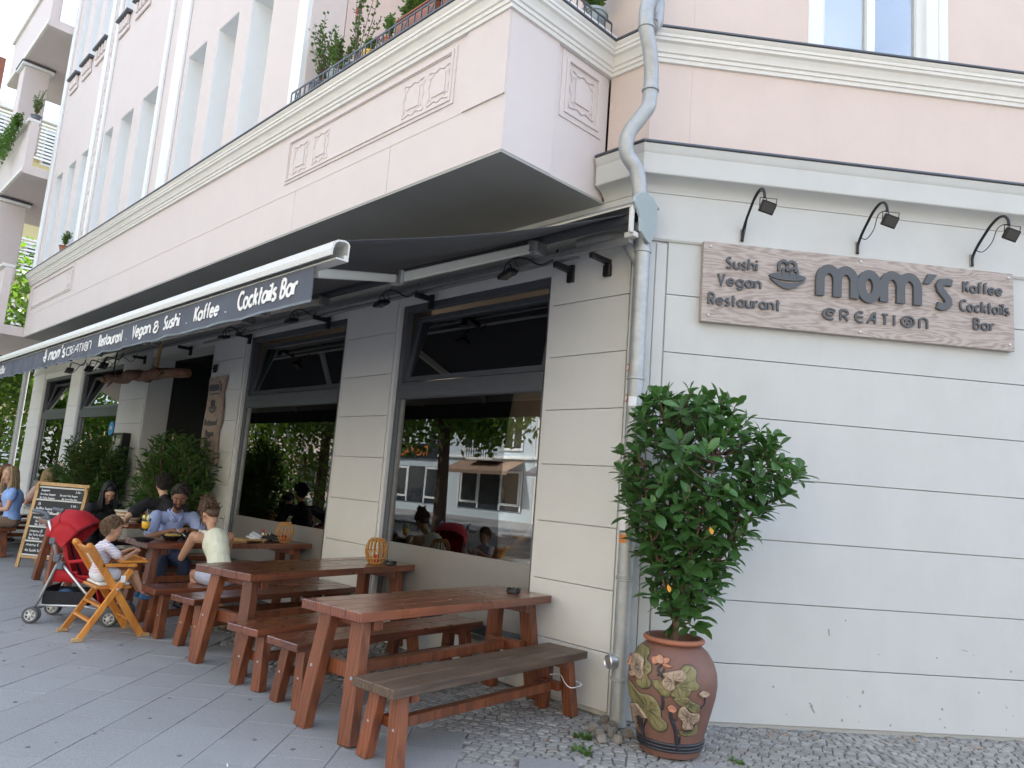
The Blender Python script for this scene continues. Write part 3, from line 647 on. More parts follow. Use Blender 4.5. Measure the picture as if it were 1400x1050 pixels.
# main cornice, continuous round the bay and both facades
prof = [(-.1, 5.070), (.022, 5.075), (.026, 5.105), (.038, 5.108), (.040, 5.135), (.055, 5.142), (.062, 5.172), (.082, 5.200), (.104, 5.212), (.107, 5.235), (.117, 5.239), (.119, 5.262), (.130, 5.272), (.140, 5.292), (-.1, 5.300)]
CPATH = [(-14.9, -1.2), (-.42, -1.2), (-.42, 0), (0, 0), (d2.x * 11, d2.y * 11)]
mb = MB(); sweep(mb, prof, CPATH); autosmooth(mb.build('cornice', 'cream', H), 25)
prof = [(-.1, 5.302), (.145, 5.295), (.152, 5.299), (.152, 5.312), (-.1, 5.325)]
mb = MB(); sweep(mb, prof, CPATH); mb.build('flashing', 'flashing', H)
# bay: floor slab, front and side parapet below the cornice
BX = -.42
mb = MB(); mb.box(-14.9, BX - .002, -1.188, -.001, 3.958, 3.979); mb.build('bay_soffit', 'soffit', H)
mb = MB()
for a, b in ((-14.9, -12.1), (-12.095, -8.3), (-8.295, -3.49), (-3.485, -1.845), (-1.84, -.425)): mb.box(a, b, -1.19, -1.0, 3.98, 4.4095)
mb.build('bay_wall', 'pink_bay', H)
mb = MB(); mb.box(BX - .20, BX, -1.189, -.66, 3.981, 5.098); mb.build('bay_wall', 'pink_bay', H)
mb = MB(); mb.box(BX - .2, BX - .02, -.659, -.002, 3.982, 5.098); mb.build('bay_wall', 'pink_bay', H)
mb = MB(); mb.box(-.90, -.425, -1.205, -1.0, 4.41, 5.098); mb.build('bay_pilaster', 'pink_bay', H)
mb = MB(); mb.box(-14.9, -.905, -1.193, -1.0, 4.41, 5.098); mb.build('bay_wall', 'pink_bay', H)
def relief_front(x0, x1, z0, z1, y):
    mb = MB(); w = .035
    for k, (ww, dd) in enumerate(((.06, .012), (.022, .022))):
        a, b, c, d = x0 + k * .03, x1 - k * .03, z0 + k * .03, z1 - k * .03; yy = y - dd
        mb.box(a, b, yy, y + .001 * k, d - ww, d); mb.box(a, b, yy, y + .001 * k, c, c + ww * .6); mb.box(a, a + ww, yy, y + .001 * k, c + ww * .6, d - ww); mb.box(b - ww, b, yy, y + .001 * k, c + ww * .6, d - ww)
    mb.build('relief_frame', 'pink_bay', H)
def scroll(x0, x1, z0, z1, tfm, par=None):
    mb = MB(tfm); cx, cz = (x0 + x1) / 2, (z0 + z1) / 2; hx, hz = (x1 - x0) / 2, (z1 - z0) / 2; n = 56; pts = []
    for i in range(n):
        t = 2 * math.pi * i / n; c_, s_ = math.cos(t), math.sin(t); k = 1 / max(abs(c_), abs(s_)) * (.86 + .06 * math.cos(8 * t)); pts.append((cx + hx * c_ * k, 0, cz + hz * s_ * k))
    mb.tube(pts, .008, 6, closed=True)
    for sx in (-1, 1):
        for sz in (-1, 1):
            mb.tube([(cx + sx * (hx * .8 - .05 * math.cos(t) * (1 - t / 7)), 0, cz + sz * (hz * .8 - .05 * math.sin(t) * (1 - t / 7))) for t in [i * .5 for i in range(10)]], .006, 5)
    mb.box(cx - hx * .55, cx + hx * .55, -.008, .002, cz - hz * .55, cz + hz * .55)
    autosmooth(mb.build('relief_scroll', 'pink_bay', H), 60)
Ty = Matrix.Translation((0, -1.194, 0))
relief_front(-3.75, -1.02, 4.53, 5.03, -1.192)
for a in (-3.62, -3.22, -1.72, -1.38): scroll(a, a + .3, 4.60, 4.92, Ty)
relief_front(-14.6, -11.6, 4.53, 5.03, -1.192); scroll(-11.98, -11.68, 4.6, 4.92, Ty)
# side face relief panel
Ts = Matrix.Translation((BX - .02, 0, 0)) @ Matrix.Rotation(R_(90), 4, 'Z')       # local x -> +y, local -y -> +x
mb = MB(Ts)
for (a, b, c, d, w_, dd) in ((-.60, -.08, 4.5, 5.06, .045, .010), (-.555, -.125, 4.545, 5.015, .03, .022)):
    mb.box(a, b, -dd, 0, d - w_, d); mb.box(a, b, -dd, 0, c, c + w_); mb.box(a, a + w_, -dd, 0, c + w_, d - w_); mb.box(b - w_, b, -dd, 0, c + w_, d - w_)
mb.build('relief_frame', 'pink_bay', H); scroll(-.5, -.18, 4.60, 4.95, Ts @ Matrix.Translation((0, -.004, 0)))
# balcony floor, rear wall behind the balcony
mb = MB(); mb.box(-14.85, BX - .21, -.999, .4, 5.10, 5.31); mb.build('bay_floor', 'pink_bay', H)
mb = MB(); mb.cbox(-3.5, -.46, -1.235, -.95, 5.311, 5.41, .004); mb.cbox(-.62, -.34, -.94, -.05, 5.311, 5.41, .004); mb.build('planter_ledge', 'cream', H)
mb = MB(); wallgrid(mb, -3.55, -.021, 5.326, TOP, [(-2.6, -1.4, 5.33, 7.8), (-2.6, -1.4, 9, 11.2)], 0, .35); mb.build('wall', 'pink', H)
# bay upper storeys
UW = []
for a, b in ((-5.25, -4.62), (-6.25, -5.62), (-7.28, -6.62), (-9.15, -8.35), (-10.2, -9.55), (-11.1, -10.6), (-12.5, -11.85), (-13.4, -12.85), (-14.3, -13.8)):
    UW += [(a, b, 5.335, 7.36), (a, b, 9.55, 11.6), (a, b, 12.9, 14.6)]
mb = MB(); wallgrid(mb, -14.9, -3.60, 5.326, TOP, UW, -1.19, -.80); mb.build('wall', 'pink_bay', H)
mb = MB(); mb.box(-3.80, -3.60, -.79, .34, 5.326, TOP); mb.build('wall', 'pink', H)
mb = MB(); mb.box(-3.84, -3.62, -1.24, -1.191, 5.326, TOP); mb.build('pilaster', 'white_plaster', H)
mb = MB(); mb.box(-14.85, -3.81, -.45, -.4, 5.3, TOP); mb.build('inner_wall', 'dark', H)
for x0, x1 in ((-7.75, -7.40), (-8.30, -8.17), (-11.3, -11.18), (-11.84, -11.60), (-14.88, -14.66)):
    mb = MB(); mb.cbox(x0, x1, -1.235, -1.191, 5.326, TOP, .008); mb.build('pilaster', 'white_plaster', H)
# carved strip between the two window groups
mb = MB(); mb.box(-11.58, -11.32, -1.21, -1.191, 5.326, TOP)
for i in range(36):
    z = 5.6 + i * .25; mb.ell((-11.45 + .05 * math.sin(i * 2.1), -1.215, z), (.06, .025, .08), 8, 5); mb.ell((-11.45 - .06 * math.cos(i * 1.7), -1.213, z + .12), (.04, .02, .05), 7, 5)
mb.build('carved_strip', 'pink_bay', H)
def upper_window(a, b, c, d, y, tf, seg=False):
    f = MB(tf); w = .045; f.box(a, b, y, y + .06, d - w, d); f.box(a, b, y, y + .06, c, c + w); f.box(a, a + w, y, y + .06, c + w, d - w); f.box(b - w, b, y, y + .06, c + w, d - w)
    m_ = (a + b) / 2; zt = c + (d - c) * .68; f.box(a + w, b - w, y + .005, y + .055, zt - .03, zt + .03)
    if b - a > .8: f.box(m_ - .035, m_ + .035, y - .004, y + .055, c + w, zt - .03)
    fo = f.build('window_frame', 'white_plaster', H)
    MB(tf).box(a + w, b - w, y + .035, y + .04, c + w, d - w).build('pane', 'glass_sky', fo)
    return fo
for a, b, c, d in UW:
    r = MB(); r.box(a, a + .008, -1.186, -.86, c, d); r.box(b - .008, b, -1.186, -.86, c, d); r.box(a + .008, b - .008, -1.186, -.86, d - .008, d)
    # splayed white reveal
    ro = r.build('window_reveal', 'reveal_white', H)
    upper_window(a + .008, b - .008, c, d - .008, -.86, I4)
    if c > 8 and a < -5.4:
        s_ = MB(); s_.cbox(a - .06, b + .06, -1.30, -1.192, c - .05, c - .001, .008); so = s_.build('window_sill', 'flashing', H)
        for k in range(4): MB().cbox(a + .02 + k * (b - a - .12) / 3, a + .1 + k * (b - a - .12) / 3, -1.25, -1.192, c - .26, c - .06, .012).build('dentil', 'pink_bay', H)
        MB().cbox(a - .03, b + .03, -1.225, -1.1915, c - .36, c - .27, .01).build('sill_moulding', 'pink_bay', H)
for a, b, c, d in ((-2.6, -1.4, 5.33, 7.8), (-2.6, -1.4, 9, 11.2)): upper_window(a, b, c, d, .12, I4)
for a, b, c, d in FW:
    r = MB(F2); r.cbox(a - .03, a + .10, -.012, .2, c, d + .1, .006); r.cbox(b - .16, b - .05, -.012, .2, c, d + .1, .006); r.box(a + .101, b - .161, .0, .2, d, d + .1); r.cbox(b - .05, b + .03, -.02, .1, c, d + .1, .006)
    r.build('window_surround', 'white_plaster', H)
    w_ = upper_window(a + .10, b - .16, c, d, .06, F2)
    MB(F2).box(a + .12, (a + b) / 2 - .06, .125, .13, c + .02, d - .02).build('sky_reflection_sheet', 'paper', H)  # pale sheet added behind the left pane, stands in for reflected sky
# loose plaster patches
# roof and rear volume, so that the house shades the street
mb = MB(); vs = [(XE, .42, TOP), (0, .42, TOP), (6.5, 8, TOP), (6.5, 14, TOP), (XE, 14, TOP)]
mb.box(XE, .3, .35, 13.8, TOP, TOP + .3); mb.box(XE, XE + .3, .5, 13.8, -.2, TOP); mb.box(XE, 6.8, 13.8, 14.1, -.2, TOP); mb.build('roof', 'ground', H)
mb = MB(F2); mb.box(.2, 11, .36, 6, TOP + .01, TOP + .31); mb.box(11, 11.3, 0, 12, -.2, TOP); mb.build('roof', 'ground', H)
mb = MB(); mb.box(XE, -15.0, .0, .34, 3.98, TOP); mb.build('wall', 'pink_bay', H)
# loggia bay at the far end
for z0, z1 in ((3.98, 5.38), (7.45, 8.60), (10.85, 12.0)):
    m_ = MB(); m_.box(-19.0, -14.91, -1.70, -1.55, z0, z1); m_.box(-18.99, -14.92, -1.549, .0, z0 + .001, z0 + .2); m_.build('loggia_parapet', 'pink_bay', H)
    m_ = MB(); m_.cbox(-19.02, -14.905, -1.76, -1.52, z1 + .001, z1 + .07, .01); m_.build('loggia_cap', 'cream', H)
    m_ = MB(); m_.cbox(-19.01, -14.91, -1.73, -1.701, z0 + .02, z0 + .12, .01); m_.build('loggia_moulding', 'cream', H)
for z0, z1 in ((5.46, 7.44), (8.68, 10.84), (12.1, 15.4)):
    m_ = MB(); m_.cbox(-17.6, -17.05, -1.68, -1.15, z0, z1 - .12, .01); m_.build('loggia_pillar', 'pink_bay', H)
    m_ = MB(); m_.cbox(-17.66, -16.99, -1.75, -1.08, z1 - .119, z1 - .05, .008); m_.build('pillar_cap', 'white_plaster', H)
    m_ = MB(); m_.cbox(-17.68, -16.97, -1.77, -1.06, z1 - .049, z1 - .015, .006); m_.build('flashing', 'flashing', H)
# ------------------------------------------------------------------ ground floor windows
def shop_window(a, b, tilt):
    f = MB(); y0, y1 = .05, .13; w = .07; zb, zt, zm0, zm1 = .30, 3.44, 2.43, 2.60
    f.cbox(a, a + w, y0, y1, zb, zt, .004); f.cbox(b - w, b, y0, y1, zb, zt, .004)
    f.cbox(a + w, b - w, y0, y1, zt - w, zt, .004); f.cbox(a + w, b - w, y0, y1, zb, zb + .08, .004)
    f.cbox(a + w, b - w, y0 - .01, y1, zm0, zm1, .006); f.box(a + w, b - w, y0 - .014, y0 - .010, zm0 + .05, zm0 + .07); f.box(a + w, b - w, y0 - .014, y0 - .010, zm1 - .04, zm1 - .03)
    fo = f.build('window', 'frame', H)
    for (p, q, r_, s_) in ((a + w, a + w + .02, zb + .08, zm0), (b - w - .02, b - w, zb + .08, zm0)): MB().box(p, q, .072, .10, r_, s_).build('glazing_bead', 'grey_metal', fo)
    MB().box(a + w, b - w, .094, .10, zb + .08, zm0).build('pane', 'glass', fo)
    MB().box(a + w + .021, b - w - .021, .086, .0935, zb + .081, .955).build('frosted_film', 'frost', fo)
    ln_ = MB(); ln_.box(a + .001, b - .001, .131, .419, zt - .02, zt - .001); ln_.box(a + .001, a + .02, .131, .419, zm0, zt - .021); ln_.box(b - .02, b - .001, .131, .419, zm0, zt - .021); ln_.build('shade_liner', 'dark', fo)  # added dark liner, hides the lamplight on lintel and jambs
    # top-hung sash, tilted inwards at the top
    t = Matrix.Translation((0, .10, zm1 + .01)) @ Matrix.Rotation(-R_(tilt), 4, 'X'); s_ = MB(t); hh = zt - w - zm1 - .03; e = .055; aa, bb = a + w + .01, b - w - .01
    s_.box(aa, bb, -.02, .03, 0, e); s_.box(aa, bb, -.02, .03, hh - e, hh); s_.box(aa, aa + e, -.02, .03, e, hh - e); s_.box(bb - e, bb, -.02, .03, e, hh - e)
    s_.build('sash', 'frame', fo); MB(t).box(aa + e, bb - e, 0, .006, e, hh - e).build('pane', 'glass_up', fo)
    MB().box(a - .0, b, .0, .15, .262, .299).build('window_ledge', 'grey_metal', fo)
for (a, b), t in zip(WIN, (9, 10, 13, 13)): shop_window(a, b, t)
# door recess
m_ = MB(); m_.box(DOOR[0] - .02, DOOR[0], .43, 1.5, 0, 3.44); m_.box(DOOR[1], DOOR[1] + .02, .43, 1.5, 0, 3.44); m_.box(DOOR[0], DOOR[1], .43, 1.5, 3.44, 3.5); m_.box(DOOR[0], DOOR[1], 1.2, 1.3, 2.62, 3.44); m_.build('door_recess', 'door', H)
dr = MB(); dr.cbox(DOOR[0] + .02, DOOR[0] + .1, 1.1, 1.2, 0, 2.6, .004); dr.cbox(DOOR[1] - .1, DOOR[1] - .02, 1.1, 1.2, 0, 2.6, .004); dr.cbox(DOOR[0] + .1, DOOR[1] - .1, 1.1, 1.2, 2.5, 2.6, .004); dr.cbox((DOOR[0] + DOOR[1]) / 2 - .04, (DOOR[0] + DOOR[1]) / 2 + .04, 1.1, 1.2, 0, 2.5, .004)
do = dr.build('door', 'frame', H); MB().box(DOOR[0] + .1, DOOR[1] - .1, 1.15, 1.16, 0, 2.5).build('pane', 'glass_up', do)
for x, z in ((-9.4, 2.35), (-8.9, 2.3), (-8.88, 2.1), (-8.5, 1.95)): MB().ell((x, 1.3, z), .025, 8, 6).build('light_bulb', 'bulb', do)
# interior
m_ = MB(); m_.box(XE + .3, -7.95, .43, 6, -.08, .0); m_.box(-7.6, -.5, .43, 6, -.08, .25); m_.build('interior_floor', 'interior', H)
m_ = MB(); m_.box(XE + .3, -.2, 4.4, 4.5, 0, 3.9); m_.box(-.55, -.45, .43, 5.9, 0, 3.7); m_.box(-11.6, -11.5, .43, 5.9, 0, 3.7); m_.box(-7.6, -7.5, .43, 5.9, 0, 3.7); m_.build('interior_wall', 'interior', H)
m_ = MB(); m_.box(XE + .3, -.2, .43, 4.39, 3.46, 3.56); m_.build('interior_ceiling', 'dark', H)  # near-black colour stands in for shade, keeps the ceiling looking unlit
# wall scuffs and chips near the foot of the right-hand wall
ch = MB(F2)
for i in range(28):
    s_ = .8 + 2.8 * rnd.random() ** .6; z = .06 + .75 * rnd.random() ** 2; r = rnd.uniform(.003, .009); n = 7
    P_ = [(s_ + r * rnd.uniform(.6, 1.5) * math.cos(2 * math.pi * k / n), z + r * rnd.uniform(.6, 1.8) * math.sin(2 * math.pi * k / n)) for k in range(n)]
    ch.prism(P_, -.0012, .002)
for (s_, z, l, a) in ((1.42, .17, .06, -55), (1.41, .19, .04, -40), (1.55, .72, .05, -80), (2.6, .63, .05, -10)):
    ch.prism([(s_, z), (s_ + l * math.cos(R_(a)), z + l * math.sin(R_(a))), (s_ + l * math.cos(R_(a)) + .008, z + l * math.sin(R_(a)) + .004), (s_ + .012, z + .003)], -.0013, .002)
stuff(ch.build('wall_chips', 'groove', H))

# ------------------------------------------------------------------ drainpipe at the corner
DP = thing('drainpipe', 'galvanised drainpipe winding down the corner of the house beside the sign', 'drainpipe', (0.07, -.1, 0))
def rel(o, pts): return [(p[0] - o.location.x, p[1] - o.location.y, p[2] - o.location.z) for p in pts]
def curve(pts, n=8):     # Catmull-Rom
    P = [Vector(p) for p in pts]; P = [P[0] * 2 - P[1]] + P + [P[-1] * 2 - P[-2]]; out = []
    for i in range(1, len(P) - 2):
        for k in range(n):
            t = k / n; a, b, c, d = P[i - 1], P[i], P[i + 1], P[i + 2]
            out.append(.5 * (2 * b + (c - a) * t + (2 * a - 5 * b + 4 * c - d) * t * t + (3 * b - 3 * c + d - a) * t ** 3))
    out.append(P[-2]); return out
RP = .06
autosmooth(MB().tube(rel(DP, [(.07, -.1, 0.0), (.07, -.1, 3.62)]), RP, 20).build('pipe', 'galv', DP), 50)
up = [(.10, -.13, 12), (.10, -.13, 5.75), (.11, -.13, 5.62), (.13, -.22, 5.48), (.16, -.33, 5.30), (.165, -.33, 5.12), (.17, -.27, 4.95), (.155, -.22, 4.78), (.15, -.22, 4.62), (.145, -.23, 4.53), (.10, -.27, 4.43), (.04, -.32, 4.30), (.03, -.31, 4.16), (.08, -.24, 4.03), (.09, -.20, 3.86), (.085, -.14, 3.58)]
autosmooth(MB().tube(rel(DP, curve(up, 6)), RP * .95, 20).build('pipe_bend', 'galv', DP), 50)
def collar(z, x=.07, y=-.1, r=RP, h=.05): autosmooth(MB().lathe([(r, z), (r + .008, z + .004), (r + .008, z + h), (r, z + h + .004)], 20, c=(x - DP.location.x, y - DP.location.y, 0)).build('collar', 'galv', DP), 30)
for z in (.985, 1.0): collar(z, h=.014)
collar(2.44, h=.02); collar(3.42, h=.03); collar(3.62, h=.02); collar(4.66, .153, -.22, .058, .02); collar(5.12, .165, -.33, .058, .015); collar(.30, h=.02); collar(1.55, h=.012)
for z in (.99, 2.45): MB().tube(rel(DP, [(.0, -.1, z), (-.02, -.06, z), (-.03, .0, z)]), .008, 6).build('pipe_clamp', 'galv', DP)
m_ = MB(); rr_ = Matrix.Rotation(R_(90), 4, 'X') ; m_.lathe([(.052, 0), (.052, .05), (.044, .058), (.038, .05)], 24, c=(-.02, -.05, .43), rot=Matrix.Rotation(R_(-20), 4, 'Z') @ rr_); m_.lathe([(.036, .03), (.036, .045), (0.0, .046)], 20, c=(-.02, -.05, .43), rot=Matrix.Rotation(R_(-20), 4, 'Z') @ rr_); autosmooth(m_.build('inspection_cap', 'alu', DP), 40)
for (z, c_) in ((2.53, 'sticker_orange'), (2.30, 'sticker_orange')):
    m_ = MB(); m_.lathe([(.030, 0), (.030, .0015)], 18, c=(-.043, -.048, z), rot=Matrix.Rotation(R_(-35), 4, 'Z') @ rr_); m_.build('sticker', c_, DP); m_ = MB(); m_.lathe([(.021, 0), (.021, .0015)], 18, c=(-.0438, -.0492, z), rot=Matrix.Rotation(R_(-35), 4, 'Z') @ rr_); m_.build('sticker', 'paper', DP)
def wrapstick(z, h, a0, a1, c_):
    m_ = MB(); n = 8; vs = []; r = RP + .0012
    for k in range(n + 1):
        a = R_(a0 + (a1 - a0) * k / n); vs += [(r * math.cos(a), r * math.sin(a), z), (r * math.cos(a), r * math.sin(a), z + h)]
    m_.add(vs, [(2 * k, 2 * k + 2, 2 * k + 3, 2 * k + 1) for k in range(n)]); m_.build('sticker', c_, DP, smooth=True)
wrapstick(1.34, .2, -150, -70, 'paper'); wrapstick(1.25, .06, -130, -60, 'sticker_orange'); wrapstick(2.24, .07, -100, -40, 'paper'); wrapstick(1.72, .1, -130, -60, 'paper'); wrapstick(1.60, .07, -140, -90, 'glaze_cream')
# side branch under the awning box
autosmooth(MB().tube(rel(DP, curve([(-.55, -.13, 3.60), (-.3, -.13, 3.60), (-.12, -.12, 3.57), (-.0, -.11, 3.42), (.05, -.1, 3.34)], 5)), .045, 14).build('branch_pipe', 'galv', DP), 50)
# second drainpipe at the far end
DP2 = thing('drainpipe', 'grey drainpipe at the far end of the shopfront beside the green trees', 'drainpipe', (-19.3, -.15, 0))
MB().tube([(0, 0, 0), (0, 0, 12)], .07, 14).build('pipe', 'galv', DP2, smooth=False)
for z in (.9, 2.6): MB().lathe([(.07, z), (.08, z), (.08, z + .05), (.07, z + .05)], 14).build('collar', 'galv', DP2)
# ------------------------------------------------------------------ awning
AW = thing('awning', 'long dark grey retractable awning with a lettered valance over the shopfront', 'awning', (-6.4, -.3, 3.5))
AX0, AX1 = -12.6, -.36
def A(mb): mb.tf = Matrix.Translation((6.4, .3, -3.5)); return mb
def awz(y): t = (y + .26) / (-2.40 + .26); return 3.69 + (2.925 - 3.69) * t - .05 * math.sin(math.pi * t)
m_ = A(MB()); nx, ny = 60, 16; vs = []; fs = []
for j in range(ny + 1):
    y = -.26 + (-2.40 + .26) * j / ny
    for i in range(nx + 1):
        xr = .06 + (AX1 - .10) * (j / ny); x = AX0 + (xr - AX0) * i / nx; vs.append((x, y, awz(y) + .004 * math.sin(i * 2.0) * math.sin(math.pi * j / ny)))
N_ = len(vs); vs += [(x, y, z - .004) for x, y, z in vs]; q = nx + 1
for j in range(ny):
    for i in range(nx): a = j * q + i; fs += [(a, a + q, a + q + 1, a + 1), (N_ + a, N_ + a + 1, N_ + a + q + 1, N_ + a + q)]
for j in range(ny): a = j * q + nx; fs.append((a, a + q, N_ + a + q, N_ + a))
m_.add(vs, fs); m_.build('canopy', 'fabric', AW, smooth=True)
# front bar: open aluminium profile
prof = [(-.060, .020), (-.062, .095), (-.050, .112), (-.02, .118), (.02, .110), (.045, .09), (.055, .05), (.055, .012), (.045, .012), (.045, .045), (.035, .082), (.015, .100), (-.02, .107), (-.045, .102), (-.052, .09), (-.050, .03), (-.03, .03), (-.03, .005), (.02, .005), (.02, -.004), (-.06, -.004)]
m_ = A(MB()); k = len(prof); vs = [(x, -2.42 - o, 2.80 + z) for x in (AX0, AX1) for o, z in prof]
m_.add(vs, [(i, (i + 1) % k, k + (i + 1) % k, k + i) for i in range(k)] + [tuple(range(k, 2 * k))]); fb = m_.build('front_bar', 'white_metal', AW)
# valance with soft folds and hem
VX1 = -.60; m_ = A(MB()); nx, ny = 420, 4; vs = []; fs = []
def vfold(x, t): return (.010 + .012 * t) * (math.sin(x * 7.3) * .5 + math.sin(x * 11.9 + 1) * .5 + .5 * math.sin(x * 23) * (1 if x < -5 else .3)) * (.5 + .8 * min(1, max(0, (-x - 1) / 6)))
for j in range(ny + 1):
    t = j / ny
    for i in range(nx + 1): x = AX0 + (VX1 - AX0) * i / nx; vs.append((x, -2.44 + vfold(x, t) * t, 2.797 - .222 * t - (.004 * math.sin(x * 9.1) if j == ny else 0)))
q = nx + 1; N_ = len(vs); vs += [(x, y + .003, z) for x, y, z in vs]
for j in range(ny):
    for i in range(nx): a = j * q + i; fs += [(a, a + q, a + q + 1, a + 1), (N_ + a, N_ + a + 1, N_ + a + q + 1, N_ + a + q)]
    a = j * q + nx; fs.append((a, a + q, N_ + a + q, N_ + a))
m_.add(vs, fs); va = m_.build('valance', 'valance', AW, smooth=True)
m_ = A(MB()); vs = []; fs = []
for i in range(nx + 1):
    x = AX0 + (VX1 - AX0) * i / nx; y = -2.4415 + vfold(x, 1)
    vs += [(x, y, 2.588), (x, y - .001, 2.572)]
m_.add(vs, [(2 * i, 2 * i + 1, 2 * i + 3, 2 * i + 2) for i in range(nx)]); m_.build('hem', 'grey_plastic', va)
def vtext(s, x0, x1, z, h, w=.2, slant=.12):
    n0 = len(s)
    tw = textwidth(s, h, w, 1, .2); k = (x1 - x0) / tw; x = x0
    for c in s:
        if c == ' ': x += .4 * h * k; continue
        mb, a = glyph(c, x, z, h, w * h, -2.4475, -2.4435, k, slant)
        # follow the folds of the cloth
        t_ = (2.797 - z) / .222
        mb.v = [(p[0] + 6.4, p[1] + .3 + vfold(p[0], max(0, (2.797 - p[2]) / .222)) * max(0, (2.797 - p[2]) / .222), p[2] - 3.5) for p in mb.v]
        mb.build('letter', 'letter_white', va); x += a + .2 * h * k
vtext('Cocktails Bar', -1.60, -.78, 2.645, .115); vtext('.', -1.77, -1.75, 2.645, .1); vtext('Kaffee', -2.34, -1.90, 2.645, .105); vtext('.', -2.49, -2.47, 2.645, .09)
vtext('Sushi', -2.96, -2.65, 2.645, .105); vtext('&', -3.22, -3.10, 2.645, .09); vtext('Vegan', -3.72, -3.28, 2.65, .105); vtext('.', -3.85, -3.83, 2.645, .09)
vtext('Restaurant', -4.69, -4.0, 2.65, .105); vtext('CREATION', -5.85, -4.94, 2.65, .085, .14, 0); vtext("mom's", -6.55, -5.92, 2.65, .13, .22); vtext('Restaurant Bar', -9.9, -8.85, 2.645, .1)
m_ = MB()
def bowl_logo(mb, cx, cz, sc, y0, y1):
    # plate, crescent bowl below it, two arched m's above
    el = [(cx + sc * .5 * math.cos(t), cz + sc * .10 * math.sin(t)) for t in [2 * math.pi * i / 28 for i in range(28)]]
    mb.prism(el, y0, y1)
    cr_ = [(cx - sc * .48 + sc * .96 * i / 14, cz - sc * .08 - sc * .25 * math.sin(math.pi * i / 14)) for i in range(15)] + [(cx + sc * .48 - sc * .96 * i / 14, cz - sc * .06 - sc * .11 * math.sin(math.pi * i / 14)) for i in range(1, 14)]
    mb.prism(cr_, y0 - .001, y1)
    for k, (ox, s_, w) in enumerate(((-.24, .44, .075), (-.13, .38, .06))):
        for st in GL['m'][1]: ribbon(mb, st, sc * w, y0 - .002 - .001 * k, y1, lambda q: (cx + sc * (ox + q[0] * s_), cz + sc * (.0 + (.14 if k == 0 else 0) + q[1] * s_)))
bowl_logo(m_, -6.73, 2.70, .2, -2.452, -2.446); m_.v = [(x + 6.4, y + .3 + vfold(x, .5) * .5, z - 3.5) for x, y, z in m_.v]; m_.build('logo', 'letter_white', va)
# roller, hood and torsion bar at the wall
m_ = A(MB()); m_.tube([(AX0, -.25, 3.655), (.075, -.25, 3.655)], .042, 16); autosmooth(m_.build('roller', 'fabric', AW))
m_ = A(MB()); m_.tube([(.075, -.25, 3.655), (.10, -.25, 3.655)], .036, 16); m_.build('roller_end', 'black_plastic', AW)
hood = [(.0, 3.80), (-.13, 3.805), (-.27, 3.775), (-.35, 3.735), (-.355, 3.722), (-.27, 3.76), (-.13, 3.79), (.0, 3.785)]
m_ = A(MB()); k = len(hood); m_.add([(x, y, z) for x in (AX0, .136) for y, z in hood], [(i, (i + 1) % k, k + (i + 1) % k, k + i) for i in range(k)] + [tuple(range(k, 2 * k))]); m_.build('hood', 'grey_metal', AW)
m_ = A(MB()); m_.box(AX0, .12, -.345, -.335, 3.705, 3.735); m_.build('hood_lip', 'white_metal', AW)
# end plate (seen from the right)
pl = [(-.06, 3.80), (-.12, 3.84), (-.20, 3.855), (-.27, 3.835), (-.34, 3.78), (-.345, 3.74), (-.30, 3.69), (-.265, 3.64), (-.255, 3.585), (-.25, 3.54), (-.19, 3.50), (-.13, 3.475), (-.10, 3.52), (-.07, 3.60), (-.06, 3.70)]
m_ = A(MB()); k = len(pl); m_.add([(.150, y + .012, z) for y, z in pl] + [(.137, y, z) for y, z in pl], [tuple(range(k)), tuple(range(2 * k - 1, k - 1, -1))] + [(i, k + i, k + (i + 1) % k, (i + 1) % k) for i in range(k)])
m_.build('end_plate', 'galv_paint', AW)
m_ = A(MB()); m_.cbox(.10, .13, -.335, -.30, 3.51, 3.73, .005); m_.cbox(.04, .13, -.30, -.24, 3.49, 3.53, .004); m_.build('end_bracket', 'white_metal', AW)
m_ = A(MB()); m_.cbox(AX0, .07, -.27, -.22, 3.46, 3.51, .004); m_.build('torsion_bar', 'grey_metal', AW)
m_ = A(MB()); m_.tube([(-8, -.13, 3.44), (-.55, -.13, 3.50)], .022, 10); m_.build('rear_pipe', 'grey_metal', AW)
for x in (-.72, -2.6, -4.6, -6.7, -8.8, -10.9):
    m_ = A(MB()); m_.cbox(x - .025, x + .025, -.22, -.001, 3.41, 3.46, .006); m_.cbox(x - .035, x + .035, -.03, -.001, 3.33, 3.48, .004); m_.build('wall_bracket', 'black_metal', AW)
m_ = A(MB()); m_.cbox(-.345, -.295, -.24, -.002, 3.42, 3.46, .006); m_.cbox(-.36, -.29, -.04, -.002, 3.32, 3.42, .006); m_.build('wall_bracket', 'black_metal', AW)
